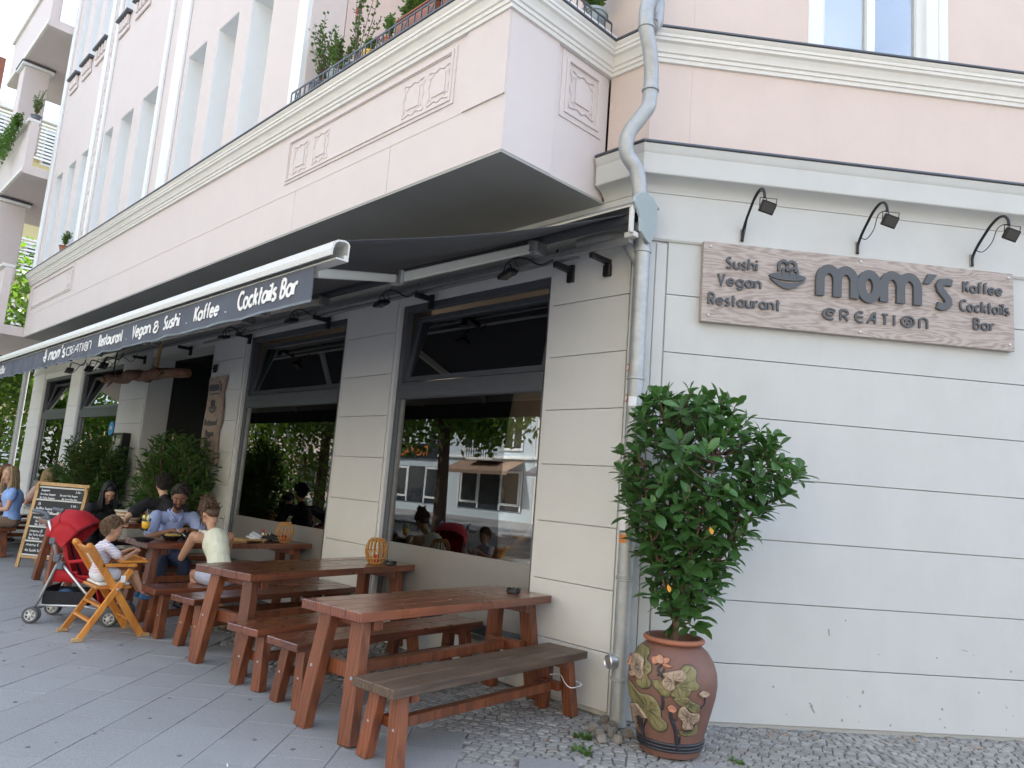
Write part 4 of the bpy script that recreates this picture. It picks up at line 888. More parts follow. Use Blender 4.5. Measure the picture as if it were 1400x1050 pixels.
def arm(xr, xe, xf):
    a, b, c = (xr, -.34, 3.565), (xe, -1.30, 3.135), (xf, -2.36, 2.79)
    m_ = A(MB()); m_.bar(a, b, .05, .075, ch=.008); ao = m_.build('upper_arm', 'white_metal', AW)
    m_ = A(MB()); m_.bar(b, c, .045, .062, ch=.008); m_.build('forearm', 'white_metal', AW)
    m_ = A(MB()); m_.lathe([(.04, -.05), (.045, -.045), (.045, .045), (.04, .05)], 16, c=b); m_.lathe([(.03, -.052), (.03, .056)], 12, c=(b[0] + .05, b[1], b[2])); autosmooth(m_.build('elbow', 'grey_metal', AW))
    m_ = A(MB()); m_.lathe([(.05, -.05), (.055, -.045), (.055, .045), (.05, .05)], 14, c=a); m_.cbox(a[0] - .05, a[0] + .05, a[1], a[1] + .12, a[2] - .06, a[2] + .06, .01); autosmooth(m_.build('shoulder', 'grey_metal', AW))
    m_ = A(MB()); m_.tube(curve([(a[0], a[1], a[2] + .05), ((a[0] + b[0]) / 2, (a[1] + b[1]) / 2, (a[2] + b[2]) / 2 + .065), (b[0], b[1], b[2] + .06)]), .004, 5); m_.build('arm_cable', 'cable', AW)
arm(-.86, -1.40, -.72); arm(-4.3, -3.6, -4.5); arm(-6.2, -6.9, -5.9); arm(-9.6, -8.9, -9.9)
# floodlights hanging under the awning box
for i, (x, z, lab) in enumerate(((-1.13, 3.37, 'small black floodlight on a looped cable above the large window nearest the corner'), (-2.98, 3.35, 'small black floodlight over the pillar between the large windows'), (-4.86, 3.38, 'small black floodlight above the middle of the second large window'), (-6.75, 3.36, 'small black floodlight above the vertical wooden sign'))):
    FL = thing('floodlight', lab, 'floodlight', (x, -.36, z), 0, 'floodlights under the awning')
    m_ = MB(); rt = Matrix.Rotation(R_(-20 + 8 * i), 4, 'Y') @ Matrix.Rotation(R_(12), 4, 'X'); m_.cbox(-.075, .075, -.06, .06, -.012, .018, .005, rt)
    for k in range(6): m_.box(-.06 + k * .024, -.052 + k * .024, -.05, .05, .018, .03, rt)
    m_.build('lamp_body', 'black_metal', FL); m_ = MB(); m_.box(-.062, .062, -.048, .048, -.0145, -.012, rt); m_.build('lamp_glass', 'lampface', FL)
    m_ = MB(); m_.tube([(-.07, 0, .0), (-.03, 0, .10), (.02, 0, .09), (.07, 0, .0)], .006, 6); m_.build('lamp_bracket', 'black_metal', FL)
    m_ = MB(); m_.tube(curve([(-.02, 0, .10), (.05, .02, .14), (.16, .05, .13), (.30, .08, .06), (.42, .1, .09), (.47, .1, .17)]), .009, 6); m_.build('lamp_arm', 'black_metal', FL)
    m_ = MB(); m_.tube(curve([(0, 0, .02), (.07, .02, -.01), (.10, .03, .05), (.06, .02, .12), (.09, .06, .2)]), .0035, 5); m_.build('lamp_cable', 'cable', FL)
# tangled cables near the far windows
for k, (x, z) in enumerate(((-11.9, 3.3), (-12.8, 3.3), (-14.2, 3.35))):
    FL = thing('floodlight', ['small black floodlight left of the driftwood beam', 'small black floodlight over the third window among loose cables', 'small black floodlight over the far pillar'][k], 'floodlight', (x, -.4, z), 0, 'floodlights under the awning')
    m_ = MB(); m_.cbox(-.09, .09, -.07, .07, -.015, .02, .005, Matrix.Rotation(R_(-28), 4, 'Y')); m_.build('lamp_body', 'black_metal', FL)
    m_ = MB(); m_.tube(curve([(0, 0, .02), (.12, 0, .16), (.5, .1, .10), (.7, .1, .2)]), .012, 6); m_.tube(curve([(0, 0, .02), (.3, 0, -.06), (.6, .1, .14), (.9, .2, .05), (1.2, .2, .2)]), .007, 5); m_.build('lamp_cable', 'cable', FL)

# ------------------------------------------------------------------ wooden sign on the right-hand wall
so_ = F2 @ Vector((.466, -.03, 2.955)); SG = thing('wall_sign', 'long wooden restaurant sign with raised grey letters on the grey wall', 'sign', so_, F2A)
SW, SH = 2.572, .640
m_ = MB(); m_.cbox(0, SW, -.028, .025, 0, SH, .003); m_.build('sign_board', 'signwood', SG)
Y0, Y1 = -.044, -.027
def ltext(s, x0, x1, z, h, w, wxs=1, k=.82):
    w = w * k; text(s, x0 + w / 2, z, h, SG, 'letter_grey', w, wx=1, sp=.26, y0=Y0, y1=Y1, fit=(x1 - x0 - w))
ltext('Sushi', .175, .435, .440, .085, .018); ltext('Vegan', .115, .470, .300, .085, .018); ltext('Restaurant', .045, .625, .140, .085, .018)
ltext('Kaffee', 2.13, 2.468, .445, .085, .018); ltext('Cocktails', 2.10, 2.525, .290, .085, .018); ltext('Bar', 2.215, 2.395, .150, .085, .018)
def big(c, x, z, h, w, wx):
    mb, a = glyph(c, x, z, h, w, -.056, Y1, wx); mb.build('letter', 'letter_grey', SG)
big('m', .937, .292, .355, .068, .76); mb, a = glyph('m', 1.461, .292, .355, .068, -.0555, Y1, .76); mb.build('letter', 'letter_grey', SG)
m_ = MB(); ribbon(m_, [(1.338 + .066 * math.cos(t), .292 + .110 + .098 * math.sin(t)) for t in [2 * math.pi * i / 40 for i in range(41)]], .070, -.058, Y1, lambda q: q); m_.build('letter', 'letter_grey', SG)
m_ = MB(); m_.prism([(1.79, .475), (1.832, .555), (1.905, .555), (1.842, .475)], -.056, Y1); m_.build('letter', 'letter_grey', SG)
m_ = MB(); ribbon(m_, [(2.03, .500), (1.99, .507), (1.945, .50), (1.925, .470), (1.935, .435), (1.965, .400), (1.995, .365), (2.002, .330), (1.98, .305), (1.945, .298), (1.905, .310)], .056, -.056, Y1, lambda q: q); m_.build('letter', 'letter_grey', SG)
# CREATION in wide spiral capitals
for st, x, wx in (('@', .972, 1.75), ('R', 1.115, 1.5), ('E', 1.235, 1.7), ('A', 1.335, 1.35), ('T', 1.455, 1.1), ('I', 1.555, 1), ('O', 1.585, 1.75), ('N', 1.765, 1.5)): 
    mb, a = glyph(st, x + (.03 if st == 'O' else 0), .112, .082, .0145, Y0, Y1, wx * .92); mb.build('letter', 'letter_grey', SG)
m_ = MB(); bowl_logo(m_, .675, .415, .30, -.048, Y1); m_.build('logo', 'letter_grey', SG)
for x, z in ((.055, .60), (.055, .05), (SW - .045, .60), (SW - .045, .05), (1.28, .605), (1.28, .035)):
    MB().lathe([(.011, 0), (.011, .006), (.006, .011), (0, .012)], 10, c=(x, -.028, z), rot=Matrix.Rotation(R_(90), 4, 'X')).build('bolt', 'alu', SG)
# gooseneck lamps above the sign
for i, (s_, lab) in enumerate(((.79, 'black gooseneck floodlight over the left end of the wooden sign'), (1.745, 'black gooseneck floodlight over the middle of the wooden sign'), (2.72, 'black gooseneck floodlight over the right end of the wooden sign'))):
    GLm = thing('sign_lamp', lab, 'lamp', F2 @ Vector((s_, 0, 3.64)), F2A, 'gooseneck lamps above the wooden sign')
    ar = [(0, -.015, .0), (0, -.018, .07), (0, -.07, .14), (0, -.15, .21), (0, -.23, .27), (0, -.31, .30), (0, -.37, .29), (0, -.405, .25), (0, -.415, .20)]
    m_ = MB(); m_.tube(curve(ar, 5), .011, 8); m_.build('lamp_arm', 'black_metal', GLm, smooth=True)
    m_ = MB(); m_.cbox(-.016, .016, -.012, -.001, -.0, .10, .002); m_.ell((0, -.014, .03), .006, 6, 4); m_.ell((0, -.014, .07), .006, 6, 4); m_.build('lamp_base', 'grey_metal', GLm)
    rt = Matrix.Translation((0.03, -.40, .135)) @ Matrix.Rotation(R_(-62), 4, 'X') @ Matrix.Rotation(R_(12), 4, 'Z')
    m_ = MB(rt); m_.cbox(-.058, .058, -.045, .045, -.012, .012, .004)
    for k in range(7): m_.box(-.05 + k * .0155, -.0455 + k * .0155, -.038, .038, .012, .024)
    m_.build('lamp_body', 'black_metal', GLm); MB(rt).box(-.046, .046, -.034, .034, -.0145, -.012).build('lamp_glass', 'lampface', GLm)
    m_ = MB(); m_.tube([(-.03, -.40, .13), (-.035, -.415, .20), (.095, -.415, .20), (.09, -.40, .13)], .004, 6); m_.build('lamp_bracket', 'black_metal', GLm)
    cb_ = [(.04, -.40, .15), (.03, -.36, .23), (0, -.30, .22), (.01, -.22, .13), (.005, -.13, .085), (0, -.06, .115)] if i else [(.04, -.40, .15), (.0, -.37, .27), (0, -.25, .26), (0, -.12, .17), (.012, -.04, .09), (.004, -.02, .0)]
    m_ = MB(); m_.tube(curve(cb_), .0035, 5); m_.build('lamp_cable', 'cable', GLm, smooth=True)
# vertical wavy sign beside the door
VS = thing('vertical_sign', 'tall wavy-edged wooden sign with dark lettering beside the dark doorway', 'sign', (-7.52, -.02, 1.62))
pts = []
for i in range(25): z = 1.28 * i / 24; pts.append((.27 + .035 * math.sin(z * 9.5 + 1) + .012 * math.sin(z * 23) - .01, z))
for i in range(25): z = 1.28 - 1.28 * i / 24; pts.append((-.27 + .02 * math.sin(z * 6 + 2), z))
m_ = MB(); m_.prism(pts, -.04, -.0); m_.build('sign_board', 'signwood_v', VS)
text("mom's", -.20, 1.07, .14, VS, 'letter_grey', .024, y0=-.052, y1=-.039, fit=.40); m_ = MB(); m_.box(-.18, .16, -.046, -.039, 1.015, 1.035); m_.build('letter_bar', 'letter_grey', VS)
m_ = MB(); bowl_logo(m_, -.02, .82, .26, -.05, -.039); m_.build('logo', 'letter_grey', VS)
for s_, z, a, b in (('Restaurant', .56, -.22, .2), ('Vegan', .40, -.15, .12), ('Sushi', .24, -.14, .08), ('Bar', .08, -.12, .08)): text(s_, a, z, .085, VS, 'letter_grey', .017, y0=-.048, y1=-.039, fit=b - a)
m_ = MB(); m_.tube([(-.2, .0, 1.42), (-.2, -.22, 1.42), (-.2, -.22, 1.36)], .012, 6); m_.cbox(-.25, -.15, -.02, 0, 1.36, 1.48, .004); m_.build('wall_hook', 'black_metal', VS)
# driftwood beam over the door
DB = thing('driftwood_beam', 'rough brown driftwood beam hanging over the dark doorway', 'beam', (-9.6, -.42, 2.95))
m_ = MB(); pts = [(-2.2 + .2 * i, .05 * math.sin(i * 1.3), .02 * math.sin(i * .9) - .02 * (i / 22)) for i in range(21)]
m_.tube([(x, y, z + .07 * (1 - (x + 2.2) / 4) * 1.2) for x, y, z in pts], [.05 + .035 * abs(math.sin(i * 1.7)) + (.02 if 4 < i < 16 else 0) for i in range(21)], 9); 
for k in range(14): x = -1.9 + k * .27 + rnd.uniform(-.05, .05); m_.tube([(x, -.03, .03), (x + rnd.uniform(-.15, .15), -.12, rnd.uniform(-.16, .14))], [.025, .006], 5)
m_.build('log', 'driftwood', DB, smooth=True)
MB().tube([(.55, 0, .05), (.56, .02, .5)], .03, 8).build('hanger', 'pine', DB); MB().tube([(-1.6, 0, .1), (-1.6, .02, .55)], .012, 6).build('hanger', 'black_metal', DB)
# lit menu box, blue round sticker
MBX = thing('menu_case', 'grey wall-mounted menu case on the pier left of the doorway', 'menu case', (-11.35, -.0, 1.45))
m_ = MB(); m_.cbox(-.28, .28, -.14, 0, 0, .62, .008); m_.build('case', 'black_metal', MBX); MB().cbox(-.24, .24, -.148, -.138, .05, .57, .003).build('case_front', 'grey_metal', MBX); MB().box(-.2, .2, -.151, -.147, .1, .52).build('menu_sheet', 'white_metal', MBX)
BS = thing('window_sticker', 'round blue sticker on the glass of the third window', 'sticker', (-12.55, .085, 2.17)); MB().lathe([(.15, 0), (.15, .003)], 28, rot=Matrix.Rotation(R_(90), 4, 'X')).build('disc', 'sticker_blue', BS)
m_ = MB(); m_.tube(curve([(-.08, -.006, 0), (-.03, -.006, .04), (.03, -.006, -.01), (.08, -.006, .02)]), .012, 5); m_.lathe([(.03, 0), (.03, .003)], 12, c=(0, -.003, .03), rot=Matrix.Rotation(R_(90), 4, 'X')); m_.build('emblem', 'paper', BS)

# ------------------------------------------------------------------ tables and benches
def make_table(L, w, h, mtop, mleg, label, group, loc, rz):
    T = thing('picnic_table', label, 'table', (*loc, 0), rz, group); th = .058; pw = w / 4
    for k in range(4): MB().cbox(-w / 2 + k * pw + .0015, -w / 2 + (k + 1) * pw - .0015, -L / 2 + rnd.uniform(0, .003), L / 2 - rnd.uniform(0, .003), h - th, h + rnd.uniform(-.001, .0005), .004).build('plank', mtop, T)
    for sy in (-1, 1):
        ye = sy * (L / 2 - .20); yf = sy * (L / 2 - .13)
        MB().cbox(-w / 2 + .06, w / 2 - .06, ye - .035, ye + .035, h - th - .07, h - th - .001, .004).build('cross_beam', mleg, T)
        for sx in (-1, 1):
            MB().bar((sx * (w / 2 - .145), ye + sy * .07, h - th - .002), (sx * (w / 2 - .075), yf + sy * .07, -.0), .075, .115, up=(1, 0, 0), ch=.005).build('leg', mleg, T)
        MB().cbox(-w / 2 + .125, w / 2 - .125, ye - .03 + sy * .02, ye + .03 + sy * .02, .33, .42, .004).build('rail', mleg, T)
        for sx in (-1, 1): MB().lathe([(.011, 0), (.011, .004), (.004, .008), (0, .008)], 8, c=(sx * (w / 2 - .10), (ye + sy * .145), .375), rot=Matrix.Rotation(R_(90 * sy), 4, 'X')).build('bolt', 'alu', T)
    MB().cbox(-.04, .04, -L / 2 + .23, L / 2 - .23, .345, .405, .004).build('stretcher', mleg, T)
    return T
def make_bench(L, w, h, mtop, mleg, label, group, loc, rz):
    T = thing('bench', label, 'bench', (*loc, 0), rz, group); th = .052; pw = w / 2
    for k in range(2): MB().cbox(-w / 2 + k * pw + .0015, -w / 2 + (k + 1) * pw - .0015, -L / 2, L / 2, h - th, h, .005).build('plank', mtop, T)
    for sy in (-1, 1):
        ye = sy * (L / 2 - .20); yf = sy * (L / 2 - .17)
        MB().cbox(-w / 2 + .03, w / 2 - .03, ye - .03, ye + .03, h - th - .05, h - th - .001, .004).build('cross_beam', mleg, T)
        for sx in (-1, 1):
            MB().bar((sx * (w / 2 - .095), ye + sy * .065, h - th - .002), (sx * (w / 2 - .05), yf + sy * .065, 0), .07, .09, up=(1, 0, 0), ch=.004).build('leg', mleg, T)
            MB().lathe([(.010, 0), (.010, .004), (.004, .007), (0, .007)], 8, c=(sx * (w / 2 - .072), ye + sy * .115, .20), rot=Matrix.Rotation(R_(90 * sy), 4, 'X')).build('bolt', 'alu', T)
        MB().cbox(-w / 2 + .095, w / 2 - .095, ye - .025 + sy * .01, ye + .025 + sy * .01, .17, .23, .004).build('rail', mleg, T)
    MB().cbox(-.03, .03, -L / 2 + .225, L / 2 - .225, .165, .225, .004).build('stretcher', mleg, T)
    return T
GT, GB = 'wooden tables along the shopfront', 'wooden benches along the shopfront'
tables = [(-.86, -1.03, .772, R_(5.5), .60, 1.9, 'reddish-brown wooden table nearest the street corner, empty but for an ashtray'),
          (-2.74, -.93, .772, R_(12), .70, 1.95, 'reddish-brown wooden table with a round bamboo lantern, behind the nearest table'),
          (-4.86, -.85, .772, R_(1), .62, 1.85, 'reddish-brown table shared by the man in blue and the woman in the pale top'),
          (-7.45, -1.25, .76, R_(2), .66, 1.5, 'reddish-brown wooden table behind the man in the black shirt'),
          (-11.05, -2.75, .76, R_(0), .70, 1.85, 'dark reddish wooden table cut off by the left edge of the photo'),
          (-12.4, -1.25, .76, R_(0), .70, 1.85, 'wooden table of the red-haired woman, farthest along the shopfront')]
TBL = [make_table(L, w, h, 'redwood', 'redwood_leg', lab, GT, (x, y), rz) for x, y, h, rz, w, L, lab in tables]
benches = [(-.31, -1.06, R_(5.5), 'oldwood', 'weathered dark-topped wooden bench nearest the camera on the corner side'),
           (-1.52, -.98, R_(6), 'redwood', 'reddish wooden bench tucked along the left side of the nearest table'),
           (-2.12, -1.03, R_(11), 'redwood', 'glossy reddish wooden bench on the right side of the second table'),
           (-3.47, -.93, R_(10), 'redwood', 'greyish worn wooden bench on the left side of the second table'),
           (-3.95, -1.0, R_(2), 'redwood', 'wooden bench that the woman in the pale top sits on'),
           (-5.62, -.95, R_(2), 'redwood', 'wooden bench that the man in the blue shirt sits on'),
           (-6.50, -1.1, R_(0), 'redwood', 'wooden bench that the man in the black shirt sits on'),
           (-8.25, -.86, R_(0), 'redwood', 'wooden bench under the black-haired woman at the far table'),
           (-10.25, -2.68, R_(0), 'redwood', 'dark wooden bench under the blonde woman in the blue top'),
           (-11.65, -1.3, R_(0), 'redwood', 'wooden bench behind the chalkboard under the second blonde woman'),
           (-13.1, -1.3, R_(0), 'redwood', 'wooden bench of the red-haired woman at the far end')]
for x, y, rz, mt, lab in benches: make_bench(1.3 if x == -8.25 else 1.88, .36, .44, mt, 'redwood_leg', lab, GB, (x, y), rz)
# white cable tie round the stretcher of the near bench
tag(MB().tube(curve([(-.16, -.05, .02), (-.08, -.03, .035), (0, -.066, .0), (.055, -.068, -.02), (.068, .0, -.02), (.055, .05, -.01), (-.05, .06, 0)], 5), .0035, 6).build('cable', 'paper', loc=(-.245, -.255, .24)), 'thin white cable looped round the rear leg of the nearest bench', 'cable')

# ------------------------------------------------------------------ things on the tables
def ashtray(x, y, z, lab):
    T = thing('ashtray', lab, 'ashtray', (x, y, z), 0, 'black ashtrays'); m_ = MB(); m_.lathe([(.052, 0), (.055, .004), (.055, .03), (.052, .034), (.042, .034), (.04, .014), (0, .012)], 28)
    autosmooth(m_.build('bowl', 'ceramic_black', T), 35)
    for k in range(8): a = k * math.pi / 4; MB().cbox(.043, .056, -.006, .006, .034, .039, .002, Matrix.Rotation(a, 4, 'Z')).build('rim_notch', 'ceramic_black', T)
ashtray(-.84, -.30, .774, 'black glass ashtray on the far end of the nearest table'); ashtray(-2.58, -.22, .774, 'black ashtray beside the bamboo lantern on the second table')
def lantern(x, y, z, lab, s=1.0):
    T = thing('lantern', lab, 'lantern', (x, y, z), .3, 'round bamboo lanterns'); prof = [(.055, .0), (.085, .05), (.098, .10), (.095, .15), (.075, .20), (.052, .225)]
    for k in range(16):
        a = 2 * math.pi * k / 16; MB().tube([(r * s * math.cos(a), r * s * math.sin(a), z_ * s) for r, z_ in curve2(prof)], .0062 * s, 6).build('bamboo_rib', 'bamboo', T, smooth=True)
    for r, z_ in ((.058, .006), (.087, .05), (.099, .115), (.077, .20), (.056, .222)):
        MB().tube([((r + .003) * s * math.cos(t), (r + .003) * s * math.sin(t), z_ * s) for t in [2 * math.pi * i / 24 for i in range(24)]], .0055 * s, 6, closed=True).build('hoop', 'bamboo', T, smooth=True)
    MB().lathe([(.05 * s, .004), (.05 * s, .01)], 16).build('floor_disc', 'bamboo', T); m_ = MB(); m_.lathe([(.028, .01), (.03, .08), (.026, .082), (.0, .08)], 14); m_.build('candle', 'candle', T)
    m_ = MB(); m_.tube(curve([(.07, 0, .2), (.10, .02, .19), (.105, .01, .12), (.10, 0, .09)]), .004, 5); m_.build('handle', 'pine', T)
def curve2(p): return [(q[0], q[2]) for q in curve([(a, 0, b) for a, b in p], 4)]
lantern(-2.72, -.30, .774, 'round bamboo lantern on the second table in front of the large window', 1.05); lantern(-4.72, -.20, .774, 'round bamboo lantern on the table behind the woman in the pale top'); lantern(-7.35, -.75, .762, 'round bamboo lantern almost hidden behind the woman with the hair bun')
# serving board with napkins
TB = thing('serving_board', 'pale wooden serving board with folded white napkins beside the woman', 'board', (-4.72, -.62, .774), .2); MB().cbox(-.10, .10, -.16, .16, .02, .04, .004).build('board_top', 'pine', TB)
for s_ in (-1, 1): MB().cbox(-.10, .10, s_ * .12 - .015, s_ * .12 + .015, 0, .02, .003).build('foot', 'pine', TB)
for k in range(3): tag(MB().cbox(-.06, .06, -.06, .06, 0, .012, .004, Matrix.Rotation(R_(12 * k), 4, 'Y')).build('napkin', 'paper', loc=(-4.72 + .01 * k, -.60 + .02 * k, .80 + .022 * k), rot=(0.1 * k, 0, .4 * k)), ['folded white napkin at the bottom of the pile on the serving board', 'folded white napkin in the middle of the pile on the serving board', 'crumpled white napkin on top of the pile on the serving board'][k], 'napkin', 'napkins on the serving board')
CT = thing('condiment_tray', 'black tray of sauce bottles with one red cap next to the bamboo lantern', 'tray', (-4.80, -.36, .774)); m_ = MB(); m_.cbox(-.1, .1, -.12, .12, 0, .012, .003); m_.build('tray_base', 'black_plastic', CT)
m_ = MB(); 
for a, b in (((-.08, -.1), (.08, -.1)), ((.08, -.1), (.08, .1)), ((.08, .1), (-.08, .1)), ((-.08, .1), (-.08, -.1))): m_.bar((*a, .05), (*b, .05), .006, .05)
m_.build('tray_wall', 'black_plastic', CT)
for x, y, hh, mm in ((-.03, -.05, .07, 'ceramic_white'), (.03, -.04, .06, 'juice'), (.0, .04, .07, 'ceramic_black'), (-.04, .05, .06, 'ceramic_white')):
    b_ = MB().lathe([(.018, .012), (.02, .02), (.02, hh), (.008, hh + .02), (.007, hh + .03), (0, hh + .03)], 12, c=(x, y, 0)).build('bottle', mm, CT, smooth=True)
MB().lathe([(.012, .10), (.017, .115), (.012, .135), (0, .14)], 10, c=(-.03, -.05, 0)).build('bottle_cap', 'candle', CT, smooth=True)
# juice glass, bowls
JG = thing('juice_glass', 'tall stemmed glass of orange juice with a lemon slice and a blue straw', 'glass', (-4.93, -1.60, .774)); JG.location = (-5.08, -1.62, .774)
autosmooth(MB().lathe([(.038, 0), (.038, .004), (.007, .012), (.006, .05), (.02, .07), (.036, .11), (.042, .17), (.044, .205), (.0425, .205), (.034, .11), (.018, .074), (0, .066)], 24).build('glass', 'clear', JG), 50)
MB().lathe([(0, .072), (.018, .080), (.037, .11), (.0437, .17), (0, .172)], 20).build('juice', 'juice', JG, smooth=True)
MB().tube([(.01, 0, .08), (-.02, .01, .25), (-.06, .015, .30)], .005, 8).build('straw', 'straw', JG); MB().lathe([(.028, -.004), (.028, .004)], 20, c=(.03, 0, .215), rot=Matrix.Rotation(R_(75), 4, 'X')).build('lemon_slice', 'lemon', JG); MB().lathe([(.028, -.004), (.028, .004)], 20, c=(-.035, -.02, .21), rot=Matrix.Rotation(R_(80), 4, 'X')).build('lemon_slice', 'lemon', JG)
def bowl(x, y, r, lab, mat_, food, name='bowl', h=.05):
    T = thing(name, lab, name, (x, y, .774)); autosmooth(MB().lathe([(r * .5, 0), (r * .9, h * .7), (r, h), (r * .95, h), (r * .82, h * .6), (0, h * .45)], 28).build('dish', mat_, T), 40)
    if food:
        m_ = MB(); 
        for k in range(34): a = rnd.uniform(0, 6.28); q = r * .72 * math.sqrt(rnd.random()); m_.ell((q * math.cos(a), q * math.sin(a), h * .8 + rnd.uniform(0, .018)), (rnd.uniform(.010, .022), rnd.uniform(.008, .018), .010), 7, 5)
        stuff(m_.build('food', food, T, smooth=True))
bowl(-4.85, -1.42, .115, 'black bowl of food between the man in blue and the woman', 'ceramic_black', 'food'); bowl(-4.70, -1.18, .07, 'small black bowl with green garnish near the woman\'s elbow', 'ceramic_black', 'weed', h=.035)
cu = thing('cup', 'black drinking cup standing between the man in blue and the woman', 'cup', (-4.98, -1.22, .774)); autosmooth(MB().lathe([(.032, 0), (.038, .004), (.038, .105), (.035, .105), (.03, .02), (0, .018)], 20).build('cup_body', 'ceramic_black', cu), 40)
bowl(-7.2, -1.6, .10, 'pale plate of food at the edge of the table behind the child', 'ceramic_white', 'food', 'plate', .02)
bk = thing('basket', 'round striped woven basket behind the man in the black shirt', 'basket', (-7.5, -1.0, .762)); 
for k in range(7): MB().tube([((.11 + .012 * k) * math.cos(t), (.11 + .012 * k) * math.sin(t), .01 + .022 * k) for t in [2 * math.pi * i / 22 for i in range(22)]], .012, 6, closed=True).build('woven_ring', 'pine' if k % 2 else 'pad_white', bk, smooth=True)
MB().lathe([(.11, .0), (.11, .012)], 20).build('basket_floor', 'pine', bk)

# ------------------------------------------------------------------ big glazed pot with the evergreen
PX, PY = .575, -.225
POT = thing('plant_pot', 'tall terracotta pot with raised lotus flowers standing at the house corner', 'pot', (PX, PY, 0))
pprof = [(.165, 0), (.19, .01), (.20, .06), (.207, .10), (.225, .17), (.252, .27), (.274, .36), (.283, .43), (.278, .50), (.255, .57), (.218, .625), (.182, .655), (.170, .665), (.182, .672), (.192, .685), (.190, .70), (.178, .708), (.165, .70), (.158, .66), (.15, .62)]
autosmooth(MB().lathe(pprof, 64).build('pot_body', 'terracotta', POT), 35)
MB().tube([(.182 * math.cos(t), .182 * math.sin(t), .690) for t in [2 * math.pi * i / 48 for i in range(48)]], .0155, 10, closed=True).build('pot_rim', 'terra_rim', POT, smooth=True)
MB().lathe([(.155, .63), (0, .65)], 32).build('soil', 'soil', POT)
def prad(z):
    for (r0, z0), (r1, z1) in zip(pprof, pprof[1:]):
        if z0 <= z <= z1 and z1 > z0: return r0 + (r1 - r0) * (z - z0) / (z1 - z0)
    return .2
for z in (.095, .075, .055): MB().tube([((prad(z) + .001) * math.cos(t), (prad(z) + .001) * math.sin(t), z) for t in [2 * math.pi * i / 56 for i in range(56)]], .010, 8, closed=True).build('pot_band', 'glaze_dark', POT, smooth=True)
TH0 = math.atan2(-4.568 - PY, 3.3475 - PX)
def pz(x, y):
    z = (1000 - y) / 960 * .70; xc = 440 + (1000 - y) * .026; r = prad(min(.65, max(.02, z)))
    return TH0 + math.asin(max(-.985, min(.985, (x - xc) / (350 * r / .283)))), z
def patch(poly, m, raise_=.008, name='lotus_leaf', lab=None):
    P = [Vector(p) for p in poly]; n = len(P); P = [Vector((p.x, p.y)) for p in curve([(p.x, p.y, 0) for p in P + [P[0]]], 4)][:-1]; n = len(P); c = sum(P, Vector((0, 0))) / n; vs = []; fs = []; rings = [(1.0, -.001), (.985, raise_ * .8), (.88, raise_ * 1.3), (.6, raise_ * .9), (.3, raise_ * .8)]
    for k, o in rings:
        for p in P:
            q = c + (p - c) * k; th, z = pz(q.x, q.y); r = prad(z) + o + (.0015 * math.sin(q.x * .21) * math.sin(q.y * .17) if k < .95 else 0); vs.append((r * math.cos(th), r * math.sin(th), z))
    th, z = pz(c.x, c.y); vs.append(((prad(z) + raise_ * .8) * math.cos(th), (prad(z) + raise_ * .8) * math.sin(th), z))
    for i in range(len(rings) - 1):
        for k in range(n): fs.append((i * n + k, i * n + (k + 1) % n, (i + 1) * n + (k + 1) % n, (i + 1) * n + k))
    e = len(vs) - 1; b = (len(rings) - 1) * n
    for k in range(n): fs.append((b + k, b + (k + 1) % n, e))
    m_ = MB(); m_.add(vs, fs); o = m_.build(name, m, POT, smooth=True); 
    # veins pressed into the leaf, then the dark outline
    if name == 'lotus_leaf':
        vn = MB()
        for k in range(0, n, max(1, n // 11)):
            L_ = []
            for q_ in (.12, .4, .65, .9): q = c + (P[k] - c) * q_; th, z = pz(q.x, q.y); r = prad(z) + raise_ * 1.15 + .0006; L_.append((r * math.cos(th), r * math.sin(th), z))
            vn.tube(L_, .0011, 4)
        stuff(vn.build('leaf_veins', 'glaze_dark', o, smooth=True))
    ol = MB(); ol.tube([(( prad(pz(p.x, p.y)[1]) + .002) * math.cos(pz(p.x, p.y)[0]), (prad(pz(p.x, p.y)[1]) + .002) * math.sin(pz(p.x, p.y)[0]), pz(p.x, p.y)[1]) for p in P], .0028, 5, closed=True); ol.build('outline', 'glaze_dark', o, smooth=True)
G_, CR_, PK_ = 'glaze_green', 'glaze_cream', 'glaze_pink'
patch([(150, 170), (190, 122), (235, 118), (278, 125), (285, 165), (262, 200), (300, 240), (300, 290), (272, 325), (300, 375), (285, 425), (240, 442), (195, 435), (190, 390), (235, 300), (200, 200)], G_)
patch([(155, 205), (200, 190), (245, 215), (238, 280), (248, 340), (215, 380), (175, 345), (145, 300)], CR_, .014)
patch([(112, 215), (140, 208), (142, 270), (128, 310), (112, 260)], PK_, .016, 'lotus_flower')
patch([(310, 355), (350, 345), (385, 380), (440, 400), (500, 340), (520, 240), (545, 207), (600, 207), (635, 250), (630, 320), (662, 355), (640, 395), (600, 400), (580, 445), (520, 472), (460, 462), (440, 445), (425, 468), (380, 462), (350, 430), (318, 400)], G_)
patch([(385, 285), (470, 255), (530, 245), (556, 295), (530, 330), (475, 328), (480, 385), (440, 415), (400, 400), (385, 350), (405, 312)], CR_, .015)
for pl_ in ([(340, 215), (335, 175), (365, 150), (395, 175), (385, 210)], [(305, 180), (335, 170), (345, 215), (320, 225)], [(395, 165), (436, 165), (425, 200), (395, 205)], [(400, 205), (455, 222), (420, 232), (385, 215)], [(345, 195), (375, 165), (395, 195), (372, 218)]): patch(pl_, PK_ if pl_[0][0] != 345 else CR_, .014, 'lotus_petal')
patch([(650, 425), (680, 400), (718, 418), (704, 444), (668, 448)], CR_, .018, 'lotus_bud'); patch([(425, 548), (455, 525), (490, 555), (478, 584), (442, 580)], PK_, .018, 'lotus_bud')
